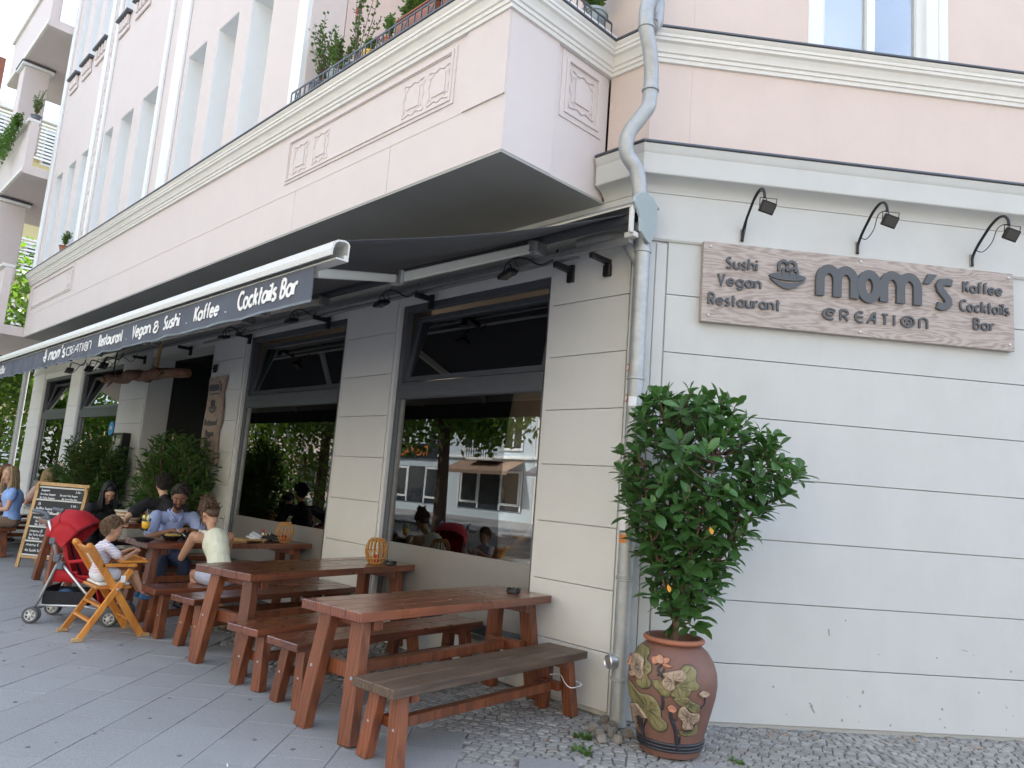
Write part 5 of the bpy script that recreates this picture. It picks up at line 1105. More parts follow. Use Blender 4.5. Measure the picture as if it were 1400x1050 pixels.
patch([(462, 475), (520, 452), (570, 455), (605, 490), (655, 515), (655, 565), (620, 590), (560, 540), (500, 515)], G_)
patch([(512, 550), (545, 528), (590, 580), (648, 590), (650, 645), (612, 680), (600, 722), (535, 720), (535, 660), (500, 615)], CR_, .015)
patch([(507, 735), (555, 742), (605, 728), (628, 680), (642, 710), (632, 768), (565, 785), (520, 768)], G_)
patch([(112, 420), (150, 430), (215, 485), (290, 480), (345, 515), (378, 590), (385, 650), (422, 690), (420, 745), (370, 775), (312, 750), (282, 690), (230, 620), (150, 585), (118, 540)], G_, .009)
patch([(140, 625), (200, 590), (250, 640), (278, 685), (205, 695), (185, 740), (210, 795), (165, 750)], CR_, .014)
patch([(142, 350), (165, 328), (188, 350), (165, 370)], CR_, .02, 'lotus_bud')
def pstem(pts, r=.006):
    m_ = MB(); m_.tube([((prad(z) + .002) * math.cos(t), (prad(z) + .002) * math.sin(t), z) for t, z in [pz(p[0], p[1]) for p in curve([(a, b, 0) for a, b in pts], 5)]], r, 6); m_.build('lotus_stem', 'glaze_dark', POT, smooth=True)
pstem([(385, 468), (392, 520), (385, 580)], .009); pstem([(445, 590), (455, 650), (485, 740), (500, 900)], .011); pstem([(500, 640), (470, 660), (460, 690)]); pstem([(700, 455), (696, 510), (668, 548)]); pstem([(375, 225), (350, 262), (385, 320)], .008); pstem([(400, 250), (375, 290), (345, 310)]); pstem([(520, 790), (515, 850), (505, 900)]); pstem([(225, 690), (232, 760), (250, 850)], .013); pstem([(270, 700), (250, 760), (240, 820)])

PL = thing('evergreen_shrub', 'tall dark green broad-leaved shrub growing out of the lotus pot', 'shrub', (PX, PY, .63))
rr = Vector((.7035, .7067, 0)).normalized(); dd = Vector((-rr.y, rr.x, 0))       # rr: to the right as seen from the street; dd: towards the wall
def envelope(z):     # half-extents (left, right) at height z above the ground
    T_ = [(.80, -.06, .16), (.95, -.14, .24), (1.15, -.22, .33), (1.4, -.33, .44), (1.6, -.42, .62), (1.78, -.43, .80), (1.95, -.40, .72), (2.1, -.36, .48), (2.22, -.28, .36), (2.34, -.12, .12)]
    for a, b in zip(T_, T_[1:]):
        if a[0] <= z <= b[0]: t = (z - a[0]) / (b[0] - a[0]); return a[1] + (b[1] - a[1]) * t, a[2] + (b[2] - a[2]) * t
    return -.1, .1
pr = random.Random(21); tips = []
tries = 0
while len(tips) < 290 and tries < 20000:
    tries += 1; z = pr.uniform(.80, 2.30); l, r = envelope(z); c = (l + r) / 2; hw = (r - l) / 2; a = pr.uniform(0, 2 * math.pi); q = pr.random() ** .35
    h = c + hw * q * math.cos(a); d = min(.44, hw * .8) * q * math.sin(a)
    p = rr * h + dd * d + Vector((0, 0, z - .63))
    if h > .45 and z < 1.5 and pr.random() < .6: continue
    if all((p - t).length > .078 for t in tips): tips.append(p)
stems = []
base = Vector((-.02, 0, 0)); nodes = []
main = [[(0, 0, 0), (.0, .01, .25), (-.03, .0, .55), (-.06, .02, .9), (-.05, 0, 1.3)], [(.0, 0, 0.02), (.03, .0, .22), (.14, .02, .42), (.30, .0, .62), (.46, .02, .85), (.6, .05, 1.05)], [(-.02, .0, .2), (-.12, -.05, .5), (-.22, -.08, .8), (-.26, -.1, 1.15)], [(0, .02, .45), (.10, .1, .75), (.2, .12, 1.1), (.28, .1, 1.4)], [(.02, -.02, .3), (.05, -.15, .6), (.1, -.24, .9), (.15, -.26, 1.2)], [(.3, 0, .62), (.35, -.1, .85), (.4, -.15, 1.1)]]
m_ = MB()
for k, br in enumerate(main):
    P = [rr * a + dd * b + Vector((0, 0, c)) for a, b, c in br]; P = curve(P, 5); nodes += P
    m_.tube(P, [.020 * (1 - .65 * i / len(P)) * (1 if k < 2 else .6) for i in range(len(P))], 8)
m_.build('trunk', 'stem', PL, smooth=True)
m_ = MB()
for t in tips:
    cands = [n for n in nodes if n.z < t.z - .02] or nodes[:2]; n = min(cands, key=lambda n: (n - t).length + .3 * abs(t.z - n.z - .12)); mid = (n + t) / 2 + Vector((0, 0, -.02)); m_.tube(curve([n, mid, t], 3), [.006, .006, .005, .005, .004, .004, .003], 5)
stuff(m_.build('twigs', 'stem', PL, smooth=True))
def leafverts(L, wd, curl, fold):      # obovate leaf along +x
    n = 6; vs = []; fs = []
    for i in range(n + 1):
        t = i / n; w = wd * (math.sin(math.pi * min(1, t ** 1.35 * .97 + .03)) ** .8) * (.5 + .6 * t); x = L * t; z = -curl * t * t * L
        vs += [(x, -w / 2, z + fold * w), (x, 0, z), (x, w / 2, z + fold * w)]
    for i in range(n): a = 3 * i; fs += [(a, a + 3, a + 4, a + 1), (a + 1, a + 4, a + 5, a + 2)]
    return [Vector(v) for v in vs], fs
leaves = []
for t in tips:
    out = (t - Vector((rr.x * .1, rr.y * .1, t.z))); out.z = 0; ax = (out.normalized() * pr.uniform(.2, .8) + Vector((pr.uniform(-.3, .3), pr.uniform(-.3, .3), 1.0))).normalized()
    n = pr.randint(6, 9); a0 = pr.uniform(0, 6); 
    for k in range(n):
        a = a0 + k * 2.4; el = R_(pr.uniform(5, 62) if k > 1 else pr.uniform(60, 82)); u = ax.orthogonal().normalized(); v = ax.cross(u); d = (u * math.cos(a) + v * math.sin(a)) * math.cos(el) + ax * math.sin(el); d.z -= .12; d.normalize()
        L = pr.uniform(.10, .155) * (.75 if k < 2 else 1); leaves.append((t - ax * (k * .010), d, ax, L))
LV = [leafverts(1, .52, c, f) for c, f in ((.15, .12), (.3, .16), (.45, .10), (.05, .2))]
def leafmat_(d, up, L, p):
    x = d.normalized(); y = up.cross(x)
    if y.length < .05: y = x.orthogonal()
    y.normalize(); z = x.cross(y); m = Matrix((x * L, y * L, z * L)).transposed().to_4x4(); m.translation = p; return m
camL = Vector((3.3475 - PX, -4.568 - PY, 1.0)); leaves.sort(key=lambda q: (q[0] - camL).length - q[3] * 1.5)
lp = []
for vs, fs in LV: mb = MB(); mb.add(vs, fs); lp.append(mb)
lo = [None] * 4; rest = MB()
for k, (p, d, up, L) in enumerate(leaves):
    i = k % 4; mt = leafmat_(d, up, L, p)
    if k < 300:
        if lo[i] is None: o = lo[i] = lp[i].build('leaf', 'leaf_big', PL, smooth=True)
        else: o = lo[i].copy(); C.objects.link(o)
        o.matrix_local = mt
    else:
        o_ = len(rest.v); rest.add([mt @ v for v in LV[i][0]], LV[i][1], pr.random())
stuff(rest.build('foliage', 'leaf_big_t', PL, smooth=True))
for (h, d, z) in ((.10, -.40, .80), (-.12, -.3, .43)):
    p = rr * h + dd * d + Vector((0, 0, z)); mb = MB(); mb.add([leafmat_(Vector((.7, -.6, -.5)), Vector((0, 0, 1)), .06, p) @ v for v in LV[1][0]], LV[1][1]); o = mb.build('leaf', 'leaf_yellow', PL, smooth=True); o['label'] = 'withered yellow leaf'

# loose cobbles by the pot and the wall
lst = [(-.02, -.13), (.10, -.2), (.2, -.33), (.26, -.24), (.16, -.42), (.30, -.40), (.24, -.5), (.05, -.35), (.13, -.28), (.33, -.16)]
for k, (x, y) in enumerate(lst):
    bm = bmesh.new(); bmesh.ops.create_cube(bm, size=1)
    for v in bm.verts: v.co = Vector((v.co.x * .07 * rnd.uniform(.7, 1.15), v.co.y * .06 * rnd.uniform(.7, 1.15), v.co.z * .055 * rnd.uniform(.7, 1.1)))
    bmesh.ops.bevel(bm, geom=bm.edges[:], offset=.008, segments=2, affect='EDGES'); mb = MB(); mb.addbm(bm)
    x += 0; o = mb.build('loose_cobble', 'stone', loc=(x, y, .024), rot=(rnd.uniform(-.3, .3), rnd.uniform(-.3, .3), rnd.uniform(0, 3)), smooth=False)
    tag(o, ['pale loose cobble at the very foot of the drainpipe', 'loose cobble between the drainpipe and the lotus pot, in front', 'loose cobble touching the left side of the lotus pot', 'loose cobble wedged behind the left side of the lotus pot', 'small loose cobble in front of the drainpipe foot', 'frontmost loose cobble beside the base of the lotus pot', 'loose cobble in the middle of the little heap by the pot', 'leftmost loose cobble, apart from the heap by the pot', 'loose cobble on the wall side of the heap by the pot', 'loose cobble nearly hidden between the lotus pot and the wall'][k], 'stone', 'loose cobbles by the pot')
tag(MB().ell((0, 0, .02), (.05, .035, .022), 12, 8).build('rubble', 'stone', loc=(-.72, -.42, 0)), 'pale lump of rubble on the cobbles under the nearest table', 'stone')
# weeds, dry leaves, litter
wr = random.Random(5)
def weed(p, n, h, m='weed'):
    mb = MB()
    for k in range(n):
        a = wr.uniform(0, 6.28); l = h * wr.uniform(.5, 1.1); w = .004 + .006 * wr.random(); d = Vector((math.cos(a), math.sin(a), 0)); s_ = Vector((-d.y, d.x, 0)); b = Vector(p) + d * wr.uniform(0, .025); t1 = b + d * l * .35 + Vector((0, 0, l * .6)); t2 = b + d * l * .8 + Vector((0, 0, l * .75))
        mb.add([b - s_ * w, b + s_ * w, t1 + s_ * w, t1 - s_ * w, t2], [(0, 1, 2, 3), (3, 2, 4)], wr.random())
    return mb
spots = [(.95, -.05, 'dry'), (1.15, -.1, 'dry'), (1.45, .12, 'weed'), (1.62, .28, 'weed'), (1.35, -.28, 'weed'), (1.9, .42, 'dry'), (2.15, .85, 'weed'), (1.7, .55, 'dry'), (.28, -.72, 'weed'), (2.02, .7, 'weed'), (.1, -.5, 'weed'), (2.3, 1.05, 'weed')]
gr = MB()
for x, y, t in spots:
    for k in range(3): q = weed((x + wr.uniform(-.05, .05), y + wr.uniform(-.05, .05), -.01), 16, .055 if t == 'weed' else .03); gr.v, _o = gr.v + q.v, len(gr.v); gr.f += [tuple(i + _o for i in f) for f in q.f]; gr.t += q.t; gr.mi += q.mi
w_ = gr.build('weeds', 'weed'); stuff(w_); w_['label'] = 'small green weeds growing between the cobbles'; w_['category'] = 'weeds'
dl = MB()
for k in range(40):
    s_ = wr.uniform(.7, 3.4); o_ = -wr.uniform(.02, .25) ** 1; p = F2 @ Vector((s_, o_, .004)); mt = leafmat_(Vector((wr.uniform(-1, 1), wr.uniform(-1, 1), .1)), Vector((0, 0, 1)), wr.uniform(.015, .035), p); dl.add([mt @ v for v in LV[0][0]], LV[0][1], wr.random())
for k in range(10): p = Vector((wr.uniform(-.9, .2), wr.uniform(-1.1, -.4), .004)); mt = leafmat_(Vector((wr.uniform(-1, 1), wr.uniform(-1, 1), .1)), Vector((0, 0, 1)), wr.uniform(.015, .03), p); dl.add([mt @ v for v in LV[0][0]], LV[0][1], wr.random())
w_ = dl.build('fallen_leaves', 'leaf_yellow'); stuff(w_); w_['label'] = 'small dry yellow leaves scattered along the foot of the wall'; w_['category'] = 'leaves'
# ------------------------------------------------------------------ people
_tmp = []
def remeshed(mb, name, m, parent, vox=.011, smooth=4):
    me = bpy.data.meshes.new('t'); me.from_pydata([tuple(v) for v in mb.v], [], mb.f); o = bpy.data.objects.new('t', me); C.objects.link(o)
    md = o.modifiers.new('r', 'REMESH'); md.mode = 'VOXEL'; md.voxel_size = vox; ms = o.modifiers.new('s', 'SMOOTH'); ms.factor = .5; ms.iterations = smooth
    dg = bpy.context.evaluated_depsgraph_get(); dg.update(); e = o.evaluated_get(dg); m2 = bpy.data.meshes.new_from_object(e); bpy.data.objects.remove(o)
    m2.name = name; m2.materials.clear(); m2.materials.append(M[m]); m2.polygons.foreach_set('use_smooth', [True] * len(m2.polygons))
    o = bpy.data.objects.new(name, m2); C.objects.link(o); o.parent = parent; return o
def ik(a, b, l1, l2, bend):
    a, b, bend = Vector(a), Vector(b), Vector(bend); d = b - a; L = min(d.length, (l1 + l2) * .995); dn = d.normalized(); x = (l1 * l1 - l2 * l2 + L * L) / (2 * L); h = math.sqrt(max(1e-6, l1 * l1 - x * x))
    n = bend - dn * bend.dot(dn); n.normalize(); return a + dn * x + n * h, a + dn * L
def hand(mb, w, d, up, s=1.0, curl=.5, side=1):
    # palm, four curled fingers, thumb; d: pointing direction, up: back of the hand
    w = Vector(w); d = Vector(d).normalized(); up = Vector(up); up = (up - d * up.dot(d)).normalized(); sd = d.cross(up) * side
    mb.cap(w, w + d * .03 * s, .024 * s, .026 * s, 10)
    for k in range(4):
        o = sd * (.030 - .020 * k) * s; a = w + d * .03 * s + o * .8; b = w + d * .085 * s + o; mb.cap(a, b, .015 * s, .0115 * s, 8)
        l = (.030, .038, .036, .028)[3 - k] * s; c = b + (d * math.cos(curl) - up * math.sin(curl)) * l; e = c + (d * math.cos(curl * 2.2) - up * math.sin(curl * 2.2)) * l * .8
        mb.cap(b, c, .0105 * s, .0095 * s, 8); mb.cap(c, e, .0092 * s, .008 * s, 8)
    a = w + d * .02 * s + sd * .025 * s; b = a + (d * .7 + sd * .6 - up * .3).normalized() * .04 * s; c = b + (d * .9 + sd * .1 - up * .4).normalized() * .03 * s
    mb.cap(a, b, .013 * s, .012 * s, 8); mb.cap(b, c, .0115 * s, .0095 * s, 8)
def person(label, loc, rz, skin, hair, hairtype, top, bottom, lean=20, head_yaw=0, head_pitch=20, head_roll=0, wl=(.42, .12, .82), wr=(.42, -.12, .82), sleeve=.6, female=False, scale=1.0, vox=.011, legs=True, knee=(.42, .12, .50), foot=(.36, .12, .09), hip=.56, tank=False, shoe='black_plastic', shorts=True, side_lean=0, torso=.50, bl=(-.1, .5, -.8), br=(-.1, -.5, -.8), group=None, face=True, headscale=1.0):
    P = thing('person', label, 'person', loc, rz, group); P.scale = (scale,) * 3
    hp = Vector((0, 0, hip)); la = R_(lean); sl = R_(side_lean)
    up = Vector((math.sin(la), math.sin(sl) * .8, math.cos(la) * math.cos(sl))).normalized(); mid = hp + (up * .55 + Vector((-.02, 0, .06))) * torso * .8
    neck = hp + up * torso; sw = .178 if female else .195; fwd = Vector((up.z, 0, -up.x))
    chest = hp + up * torso * .68 - fwd * .012
    shL, shR = neck + Vector((0, sw, -.045)) - up * .01, neck + Vector((0, -sw, -.045)) - up * .01
    hd = neck + up * .085 + Vector((.035 + .03 * math.sin(la), 0, .09)) * headscale ** .5
    Rh = Matrix.Translation(hd) @ Matrix.Rotation(R_(head_yaw), 4, 'Z') @ Matrix.Rotation(R_(head_pitch), 4, 'Y') @ Matrix.Rotation(R_(head_roll), 4, 'X') @ Matrix.Scale(headscale, 4)
    b = MB(); rt = up.to_track_quat('Z', 'Y').to_matrix().to_4x4()
    fw = .9 if female else 1.0
    b.ell(hp, (.115, .165, .12), 16, 10); b.cap(hp + up * .08, mid, .105 * fw, .100 * fw); b.ell(chest, (.108, .150 * fw, .155), 16, 12, rt); b.ell(mid, (.095, .125 * fw, .12), 16, 10, rt)
    b.cap(shL * .8 + chest * .2, shR * .8 + chest * .2, .058, .058); b.cap(neck - up * .03, hd - Vector((0, 0, .05)), .052 * fw, .047 * fw)
    h_ = lambda x, y, z: Rh @ Vector((x, y, z)); rh3 = Rh.to_3x3().to_4x4()
    b.ell(h_(0, 0, .025), (.097, .076, .105), 18, 12, rh3); b.ell(h_(.028, 0, -.055), (.062, .052, .062), 14, 10, rh3); b.ell(h_(.055, 0, -.085), (.026, .026, .022), 10, 8, rh3)
    b.cap(h_(.092, 0, .018), h_(.108, 0, -.018), .010, .0145, 10); 
    for s_ in (-1, 1): b.ell(h_(-.005, s_ * .077, -.005), (.018, .010, .030), 10, 8, rh3); b.ell(h_(.06, s_ * .038, -.02), (.028, .024, .026), 10, 8, rh3); b.cap(h_(.088, s_ * .015, .040), h_(.074, s_ * .05, .040), .008, .008, 8)
    b.ell(h_(.084, 0, -.048), (.013, .022, .008), 10, 6, rh3); b.ell(h_(.081, 0, -.058), (.012, .018, .007), 10, 6, rh3)
    sh = MB(); infl = .014; arms = []
    for s_, sho, wt, bd in ((1, shL, wl, bl), (-1, shR, wr, br)):
        el, wri = ik(sho, wt, .285, .255, bd)
        b.cap(sho, (sho + el) / 2, .053 * fw, .046 * fw); b.cap((sho + el) / 2, el, .046 * fw, .037 * fw); b.cap(el, el * .6 + wri * .4, .038 * fw, .037 * fw); b.cap(el * .6 + wri * .4, wri, .037 * fw, .024 * fw)
        d = (wri - el).normalized(); hand(b, wri, d + Vector((.1, -s_ * .25, -.1)), (0, 0, 1), .95 if not female else .88, .55, s_ * -1)
        arms.append((sho, el, wri))
    kn = []
    for s_ in (-1, 1):
        h = hp + Vector((.01, s_ * .09, -.03)); k = Vector((knee[0], s_ * knee[1], knee[2])); f = Vector((foot[0], s_ * foot[1], foot[2]))
        b.cap(h, h * .5 + k * .5, .092 * fw, .075 * fw); b.cap(h * .5 + k * .5, k, .075 * fw, .055); b.cap(k, k * .65 + f * .35 + Vector((-.015, 0, 0)), .053, .054); b.cap(k * .65 + f * .35 + Vector((-.015, 0, 0)), f, .053, .034)
        b.cap(f, f + Vector((.13, s_ * .02, -.05)), .036, .026); b.cap(f + Vector((-.03, 0, -.04)), f + Vector((.02, 0, -.04)), .030, .030); kn.append((h, k, f))
    remeshed(b, 'body', skin, P, vox * .8, 3)
    # top
    sh.ell(chest, (.108 + infl, .150 * fw + infl, .155 + infl * .4), 16, 12, rt); sh.ell(mid, (.098 + infl, .128 * fw + infl, .12 + infl), 16, 10, rt); sh.cap(hp + up * .08, mid, .108 * fw + infl, .102 * fw + infl); sh.ell(hp + up * .02 + Vector((0, 0, .0)), (.118 + infl, .165 + infl, .10), 16, 10)
    if tank:
        for s_, sho in ((1, shL), (-1, shR)): q = neck + (sho - neck) * .5; sh.cap(q + up * .008, chest + Vector((0, s_ * .055, 0)) - fwd * .045 + up * .04, .030, .05); sh.cap(q + up * .008, chest + Vector((0, s_ * .06, 0)) + fwd * .05 + up * .05, .028, .05)
    else:
        sh.cap(shL * .85 + chest * .15, shR * .85 + chest * .15, .058 + infl, .058 + infl); sh.cap(neck - up * .05, neck + up * .004, .07, .060)
        for (sho, el, wri) in arms:
            e = sho + (el - sho) * sleeve; sh.cap(sho, e, .056 * fw + infl, .056 * fw + infl * 1.4)
    remeshed(sh, 'shirt', top, P, vox, 3)
    if bottom:
        pt = MB(); pt.ell(hp - Vector((0, 0, .01)), (.128, .176, .125), 16, 10)
        for h, k, f in kn:
            if shorts: pt.cap(h, h * .55 + k * .45, .103 * fw, .092 * fw)
            else: pt.cap(h, k, .103 * fw, .070); pt.cap(k, f + Vector((0, 0, .05)), .068, .055)
        remeshed(pt, 'shorts' if shorts else 'trousers', bottom, P, vox, 3)
    for h, k, f in kn:
        s_ = MB(); s_.cap(f + Vector((-.035, 0, -.035)), f + Vector((.15, .02 * (1 if f.y > 0 else -1), -.052)), .045, .034); s_.cap(f + Vector((-.02, 0, -.01)), f + Vector((0, 0, -.02)), .044, .044); remeshed(s_, 'shoe', shoe, P, .012, 2)
    if face:
        for s_ in (-1, 1):
            e = MB(); e.ell(h_(.0745, s_ * .032, .016), .0125 * headscale, 10, 8); eo = e.build('eye', 'eye_white', P, smooth=True); e = MB(); e.ell(h_(.0825, s_ * .032, .013), .0070 * headscale, 8, 6); e.build('iris', 'iris', eo, smooth=True)
            e = MB(); e.cap(h_(.0955, s_ * .016, .045), h_(.082, s_ * .05, .046), .0042, .0032, 6); e.build('eyebrow', hair, P, smooth=True)
        e = MB(); e.ell(h_(.0955, 0, -.048), (.006, .020, .005), 10, 6, rh3); e.ell(h_(.092, 0, -.057), (.007, .016, .005), 10, 6, rh3); e.build('lips', 'lip', P, smooth=True)
    # hair
    hr = MB(); r2 = random.Random(len(label)); n = 420
    capE = (.104, .086, .108); cc = Vector((-.016, 0, .042))
    def onhead(a, e_, k=1.0): return Rh @ (cc + Vector((capE[0] * math.cos(e_) * math.cos(a), capE[1] * math.cos(e_) * math.sin(a), capE[2] * math.sin(e_))) * k)
    base = MB(); base.ell(h_(*cc), tuple(q * .955 for q in capE), 20, 14, rh3)
    hr.add(base.v, base.f)
    nb_ = MB(); nb_.ell(h_(-.040, 0, -.005), (.062, .070, .075), 14, 10, rh3); hr.add(nb_.v, nb_.f)
    if hairtype in ('short', 'afro', 'curly'):
        for k in range(n if hairtype != 'short' else 300):
            a = r2.uniform(0, 2 * math.pi); e_ = math.asin(r2.uniform(-.75, 1)); front = math.cos(a)
            if front > .35 and e_ < .45: continue
            if abs(math.sin(a)) > .6 and front > .0 and e_ < .1: continue
            q = onhead(a, e_, 1.0); r = {'short': .014, 'afro': .013, 'curly': .027}[hairtype] * r2.uniform(.7, 1.3)
            if hairtype == 'short': t = onhead(a + .05, e_ - .18, 1.04); hr.cap(q, t, r * .8, r * .3, 6)
            elif hairtype == 'curly':
                ax = (q - hd).normalized(); u = ax.orthogonal().normalized(); v = ax.cross(u); hr.tube([q + ax * (.004 * i * .9) + (u * math.cos(i * 1.1) + v * math.sin(i * 1.1)) * r * .8 for i in range(7)], [.007, .008, .008, .008, .007, .006, .003], 5)
            else: hr.ell(q, r, 7, 5)
    elif hairtype in ('long', 'bun'):
        for k in range(300 if hairtype == 'long' else 260):
            a = r2.uniform(.35 * math.pi, 1.65 * math.pi) if hairtype == 'long' else r2.uniform(0, 2 * math.pi); e_ = r2.uniform(-.3, 1.4)
            p0 = onhead(a, e_, 1.0)
            if hairtype == 'long':
                p1 = onhead(a, e_ * .3 - .15, 1.06); p2 = p1 + Vector((0, 0, -.13)) + Vector((r2.uniform(-.03, .02), r2.uniform(-.025, .025), 0)) - up * .03; p3 = p2 + Vector((r2.uniform(-.03, .02), r2.uniform(-.02, .02), -.12))
                hr.tube(curve([p0, p1, p2, p3], 3), [.011, .012, .013, .013, .012, .012, .011, .009, .006, .004][:10], 5)
            else:
                bc = h_(-.080, 0, .130); p1 = (p0 + bc) / 2 + (p0 - hd) * .22 + Vector((r2.uniform(-.01, .01),) * 3)
                if math.cos(a) > .45 and e_ < .5: continue
                hr.tube(curve([p0, p1, bc + Vector((r2.uniform(-.02, .02), r2.uniform(-.02, .02), r2.uniform(-.01, .02)))], 3), [.010, .010, .009, .008, .007, .006, .005], 5)
        if hairtype == 'bun':
            bc = h_(-.085, 0, .142); hr.ell(bc, .040, 12, 8)
            for k in range(50):
                t = r2.uniform(0, 6.28); ax = Vector((r2.uniform(-1, 1), r2.uniform(-1, 1), r2.uniform(-.2, 1))).normalized(); hr.tube(curve([bc, bc + ax * .055, bc + ax * .06 + Vector((r2.uniform(-.03, .03), r2.uniform(-.03, .03), r2.uniform(-.02, .03)))], 3), [.009, .009, .008, .007, .006, .004, .002], 5)
            for k in range(16): a = r2.uniform(.2, 2) * (1 if k % 2 else -1); p0 = onhead(a, -.1, 1.0); hr.tube(curve([p0, p0 + Vector((.0, 0, -.05)), p0 + Vector((.01, r2.uniform(-.01, .01), -.10))], 3), [.005, .004, .004, .003, .002, .002, .001], 4)
    if hairtype in ('short', 'bun', 'afro'):      # loose strands and tufts
        for k in range(420):
            a = r2.uniform(0, 2 * math.pi); e_ = math.asin(r2.uniform(-.75 if abs(a - math.pi) < 1.2 else .05, 1))
            if math.cos(a) > .5 and e_ < .55: continue
            q = onhead(a, e_, .97); ax = (q - hd).normalized(); tg_ = (Rh.to_3x3() @ Vector((-.4, 0, -.5 if hairtype == 'short' else .6))) ; d = (ax * r2.uniform(.0, .35) + tg_.normalized() * r2.uniform(.3, 1.0) + Vector((r2.uniform(-.5, .5), r2.uniform(-.5, .5), r2.uniform(-.5, .5)))).normalized(); L = {'short': .030, 'bun': .038, 'afro': .012}[hairtype] * r2.uniform(.6, 1.4)
            hr.tube([q, q + d * L * .5 + ax * .006, q + d * L], [.0055, .004, .0012], 4)
    hr.build('hair', hair, P, smooth=True)
    return P, Rh, (neck, chest, up, fwd, shL, shR, arms)
W1, _, q = person('woman with a messy hair bun in a pale yellow tank top and lavender shorts', (-3.84, -1.30, 0), R_(178), 'skin_tan', 'hair_brown', 'bun', 'cloth_cream', 'cloth_shorts', lean=42, head_yaw=14, head_pitch=58, wl=(.62, .10, .84), wr=(.56, -.12, .85), bl=(-.1, .38, -.9), br=(-.1, -.38, -.9), female=True, tank=True, vox=.009, foot=(.10, .12, .10), knee=(.38, .10, .50), shoe='sole')
neck, chest, up, fwd, shL, shR, arms = q
for s_, sho in ((1, shL), (-1, shR)):
    m_ = MB(); a = neck + (sho - neck) * .66; m_.tube(curve([a + fwd * .05, a + up * .052, a - fwd * .060 - up * .02, chest + Vector((0, s_ * .05, 0)) - fwd * .125], 4), .0055, 6); m_.build('bra_strap', 'cloth_strap', W1, smooth=True)
MAN, _, q = person('bearded man in a light blue short-sleeved shirt bending over his food', (-5.54, -1.22, 0), R_(-6), 'skin_brown', 'hair_dark', 'afro', 'cloth_blue', 'cloth_denim', lean=27, head_yaw=-18, head_pitch=30, wl=(.62, .05, .88), wr=(.56, -.10, .86), br=(-.1, -.9, -.9), bl=(-.1, .9, -.6), sleeve=.72, vox=.009, shorts=False, torso=.54)
Rh = _; m_ = MB()
rr9 = random.Random(3)
for k in range(140):
    a = rr9.uniform(-1.15, 1.15); z = rr9.uniform(-.095, -.04) if abs(a) > .45 else rr9.uniform(-.108, -.075); r = .056 if abs(a) < 1.3 else .05
    m_.ell(Rh @ Vector((.028 + .064 * math.cos(a), .058 * math.sin(a), z + .012 * (abs(a) > .7))), rr9.uniform(.004, .007), 5, 4)
for k in range(16): m_.ell(Rh @ Vector((.1 - .004 * abs(k - 8) * .4, (k - 8) * .0028, -.037)), .0035, 5, 4)
m_.build('beard', 'hair_dark', MAN, smooth=True)
neck, chest, up, fwd, shL, shR, arms = q
m_ = MB(); 
for s_ in (-1, 1): m_.add([neck + Vector((-.03, s_ * .075, .02)), neck + Vector((.07, s_ * .035, -.035)) + fwd * .02, neck + Vector((.085, s_ * .06, -.09)) + fwd * .02, neck + Vector((.02, s_ * .105, -.045)) + up * .02], [(0, 1, 2, 3)]); m_.tube([neck + Vector((-.05, s_ * .05, .03)), neck + Vector((-.02, s_ * .078, .015)), neck + Vector((.06, s_ * .05, -.035)) + fwd * .02, neck + Vector((.10, s_ * .02, -.085)) + fwd * .02], .011, 6)
m_.build('collar', 'cloth_blue', MAN, smooth=True)
wri = arms[1][2]; fk = MB(); fk.tube([wri + Vector((.07, .03, .02)), wri + Vector((.17, .10, -.04))], .004, 5); fo = fk.build('fork', 'alu'); fo.matrix_world = MAN.matrix_basis if False else Matrix.Translation(MAN.location) @ Matrix.Rotation(R_(-6), 4, 'Z'); tag(fo, 'thin metal fork in the hand of the man in the blue shirt', 'fork')
person('man in a black T-shirt sitting with his back to the camera', (-6.42, -.86, 0), R_(186), 'skin_light', 'hair_dark', 'short', 'cloth_black', 'cloth_denim', lean=24, head_yaw=-10, head_pitch=12, wl=(.40, .36, .80), wr=(.40, -.2, .80), bl=(-.2, .9, -.6), sleeve=.75, shorts=False, torso=.58, scale=1.03)
person('black-haired woman in black bending low over the table, arms straight down', (-8.16, -1.22, 0), R_(0), 'skin_light', 'hair_black', 'long', 'cloth_black', 'cloth_black', lean=38, head_yaw=-8, head_pitch=48, wl=(.62, .20, .74), wr=(.62, -.22, .74), sleeve=.6, female=True, shorts=False, torso=.52)
# child
person('toddler with curly brown hair in a striped white shirt sitting in the high chair', (-4.14, -2.30, .20), R_(88), 'skin_tan', 'hair_curly', 'curly', 'cloth_stripes', 'cloth_white', lean=6, head_yaw=-12, head_pitch=14, wl=(.46, .16, .94), wr=(.44, -.16, .94), sleeve=.55, scale=.58, vox=.012, hip=.60, knee=(.50, .12, .60), foot=(.68, .12, .26), shoe='shoe_blue', torso=.46, headscale=1.42)
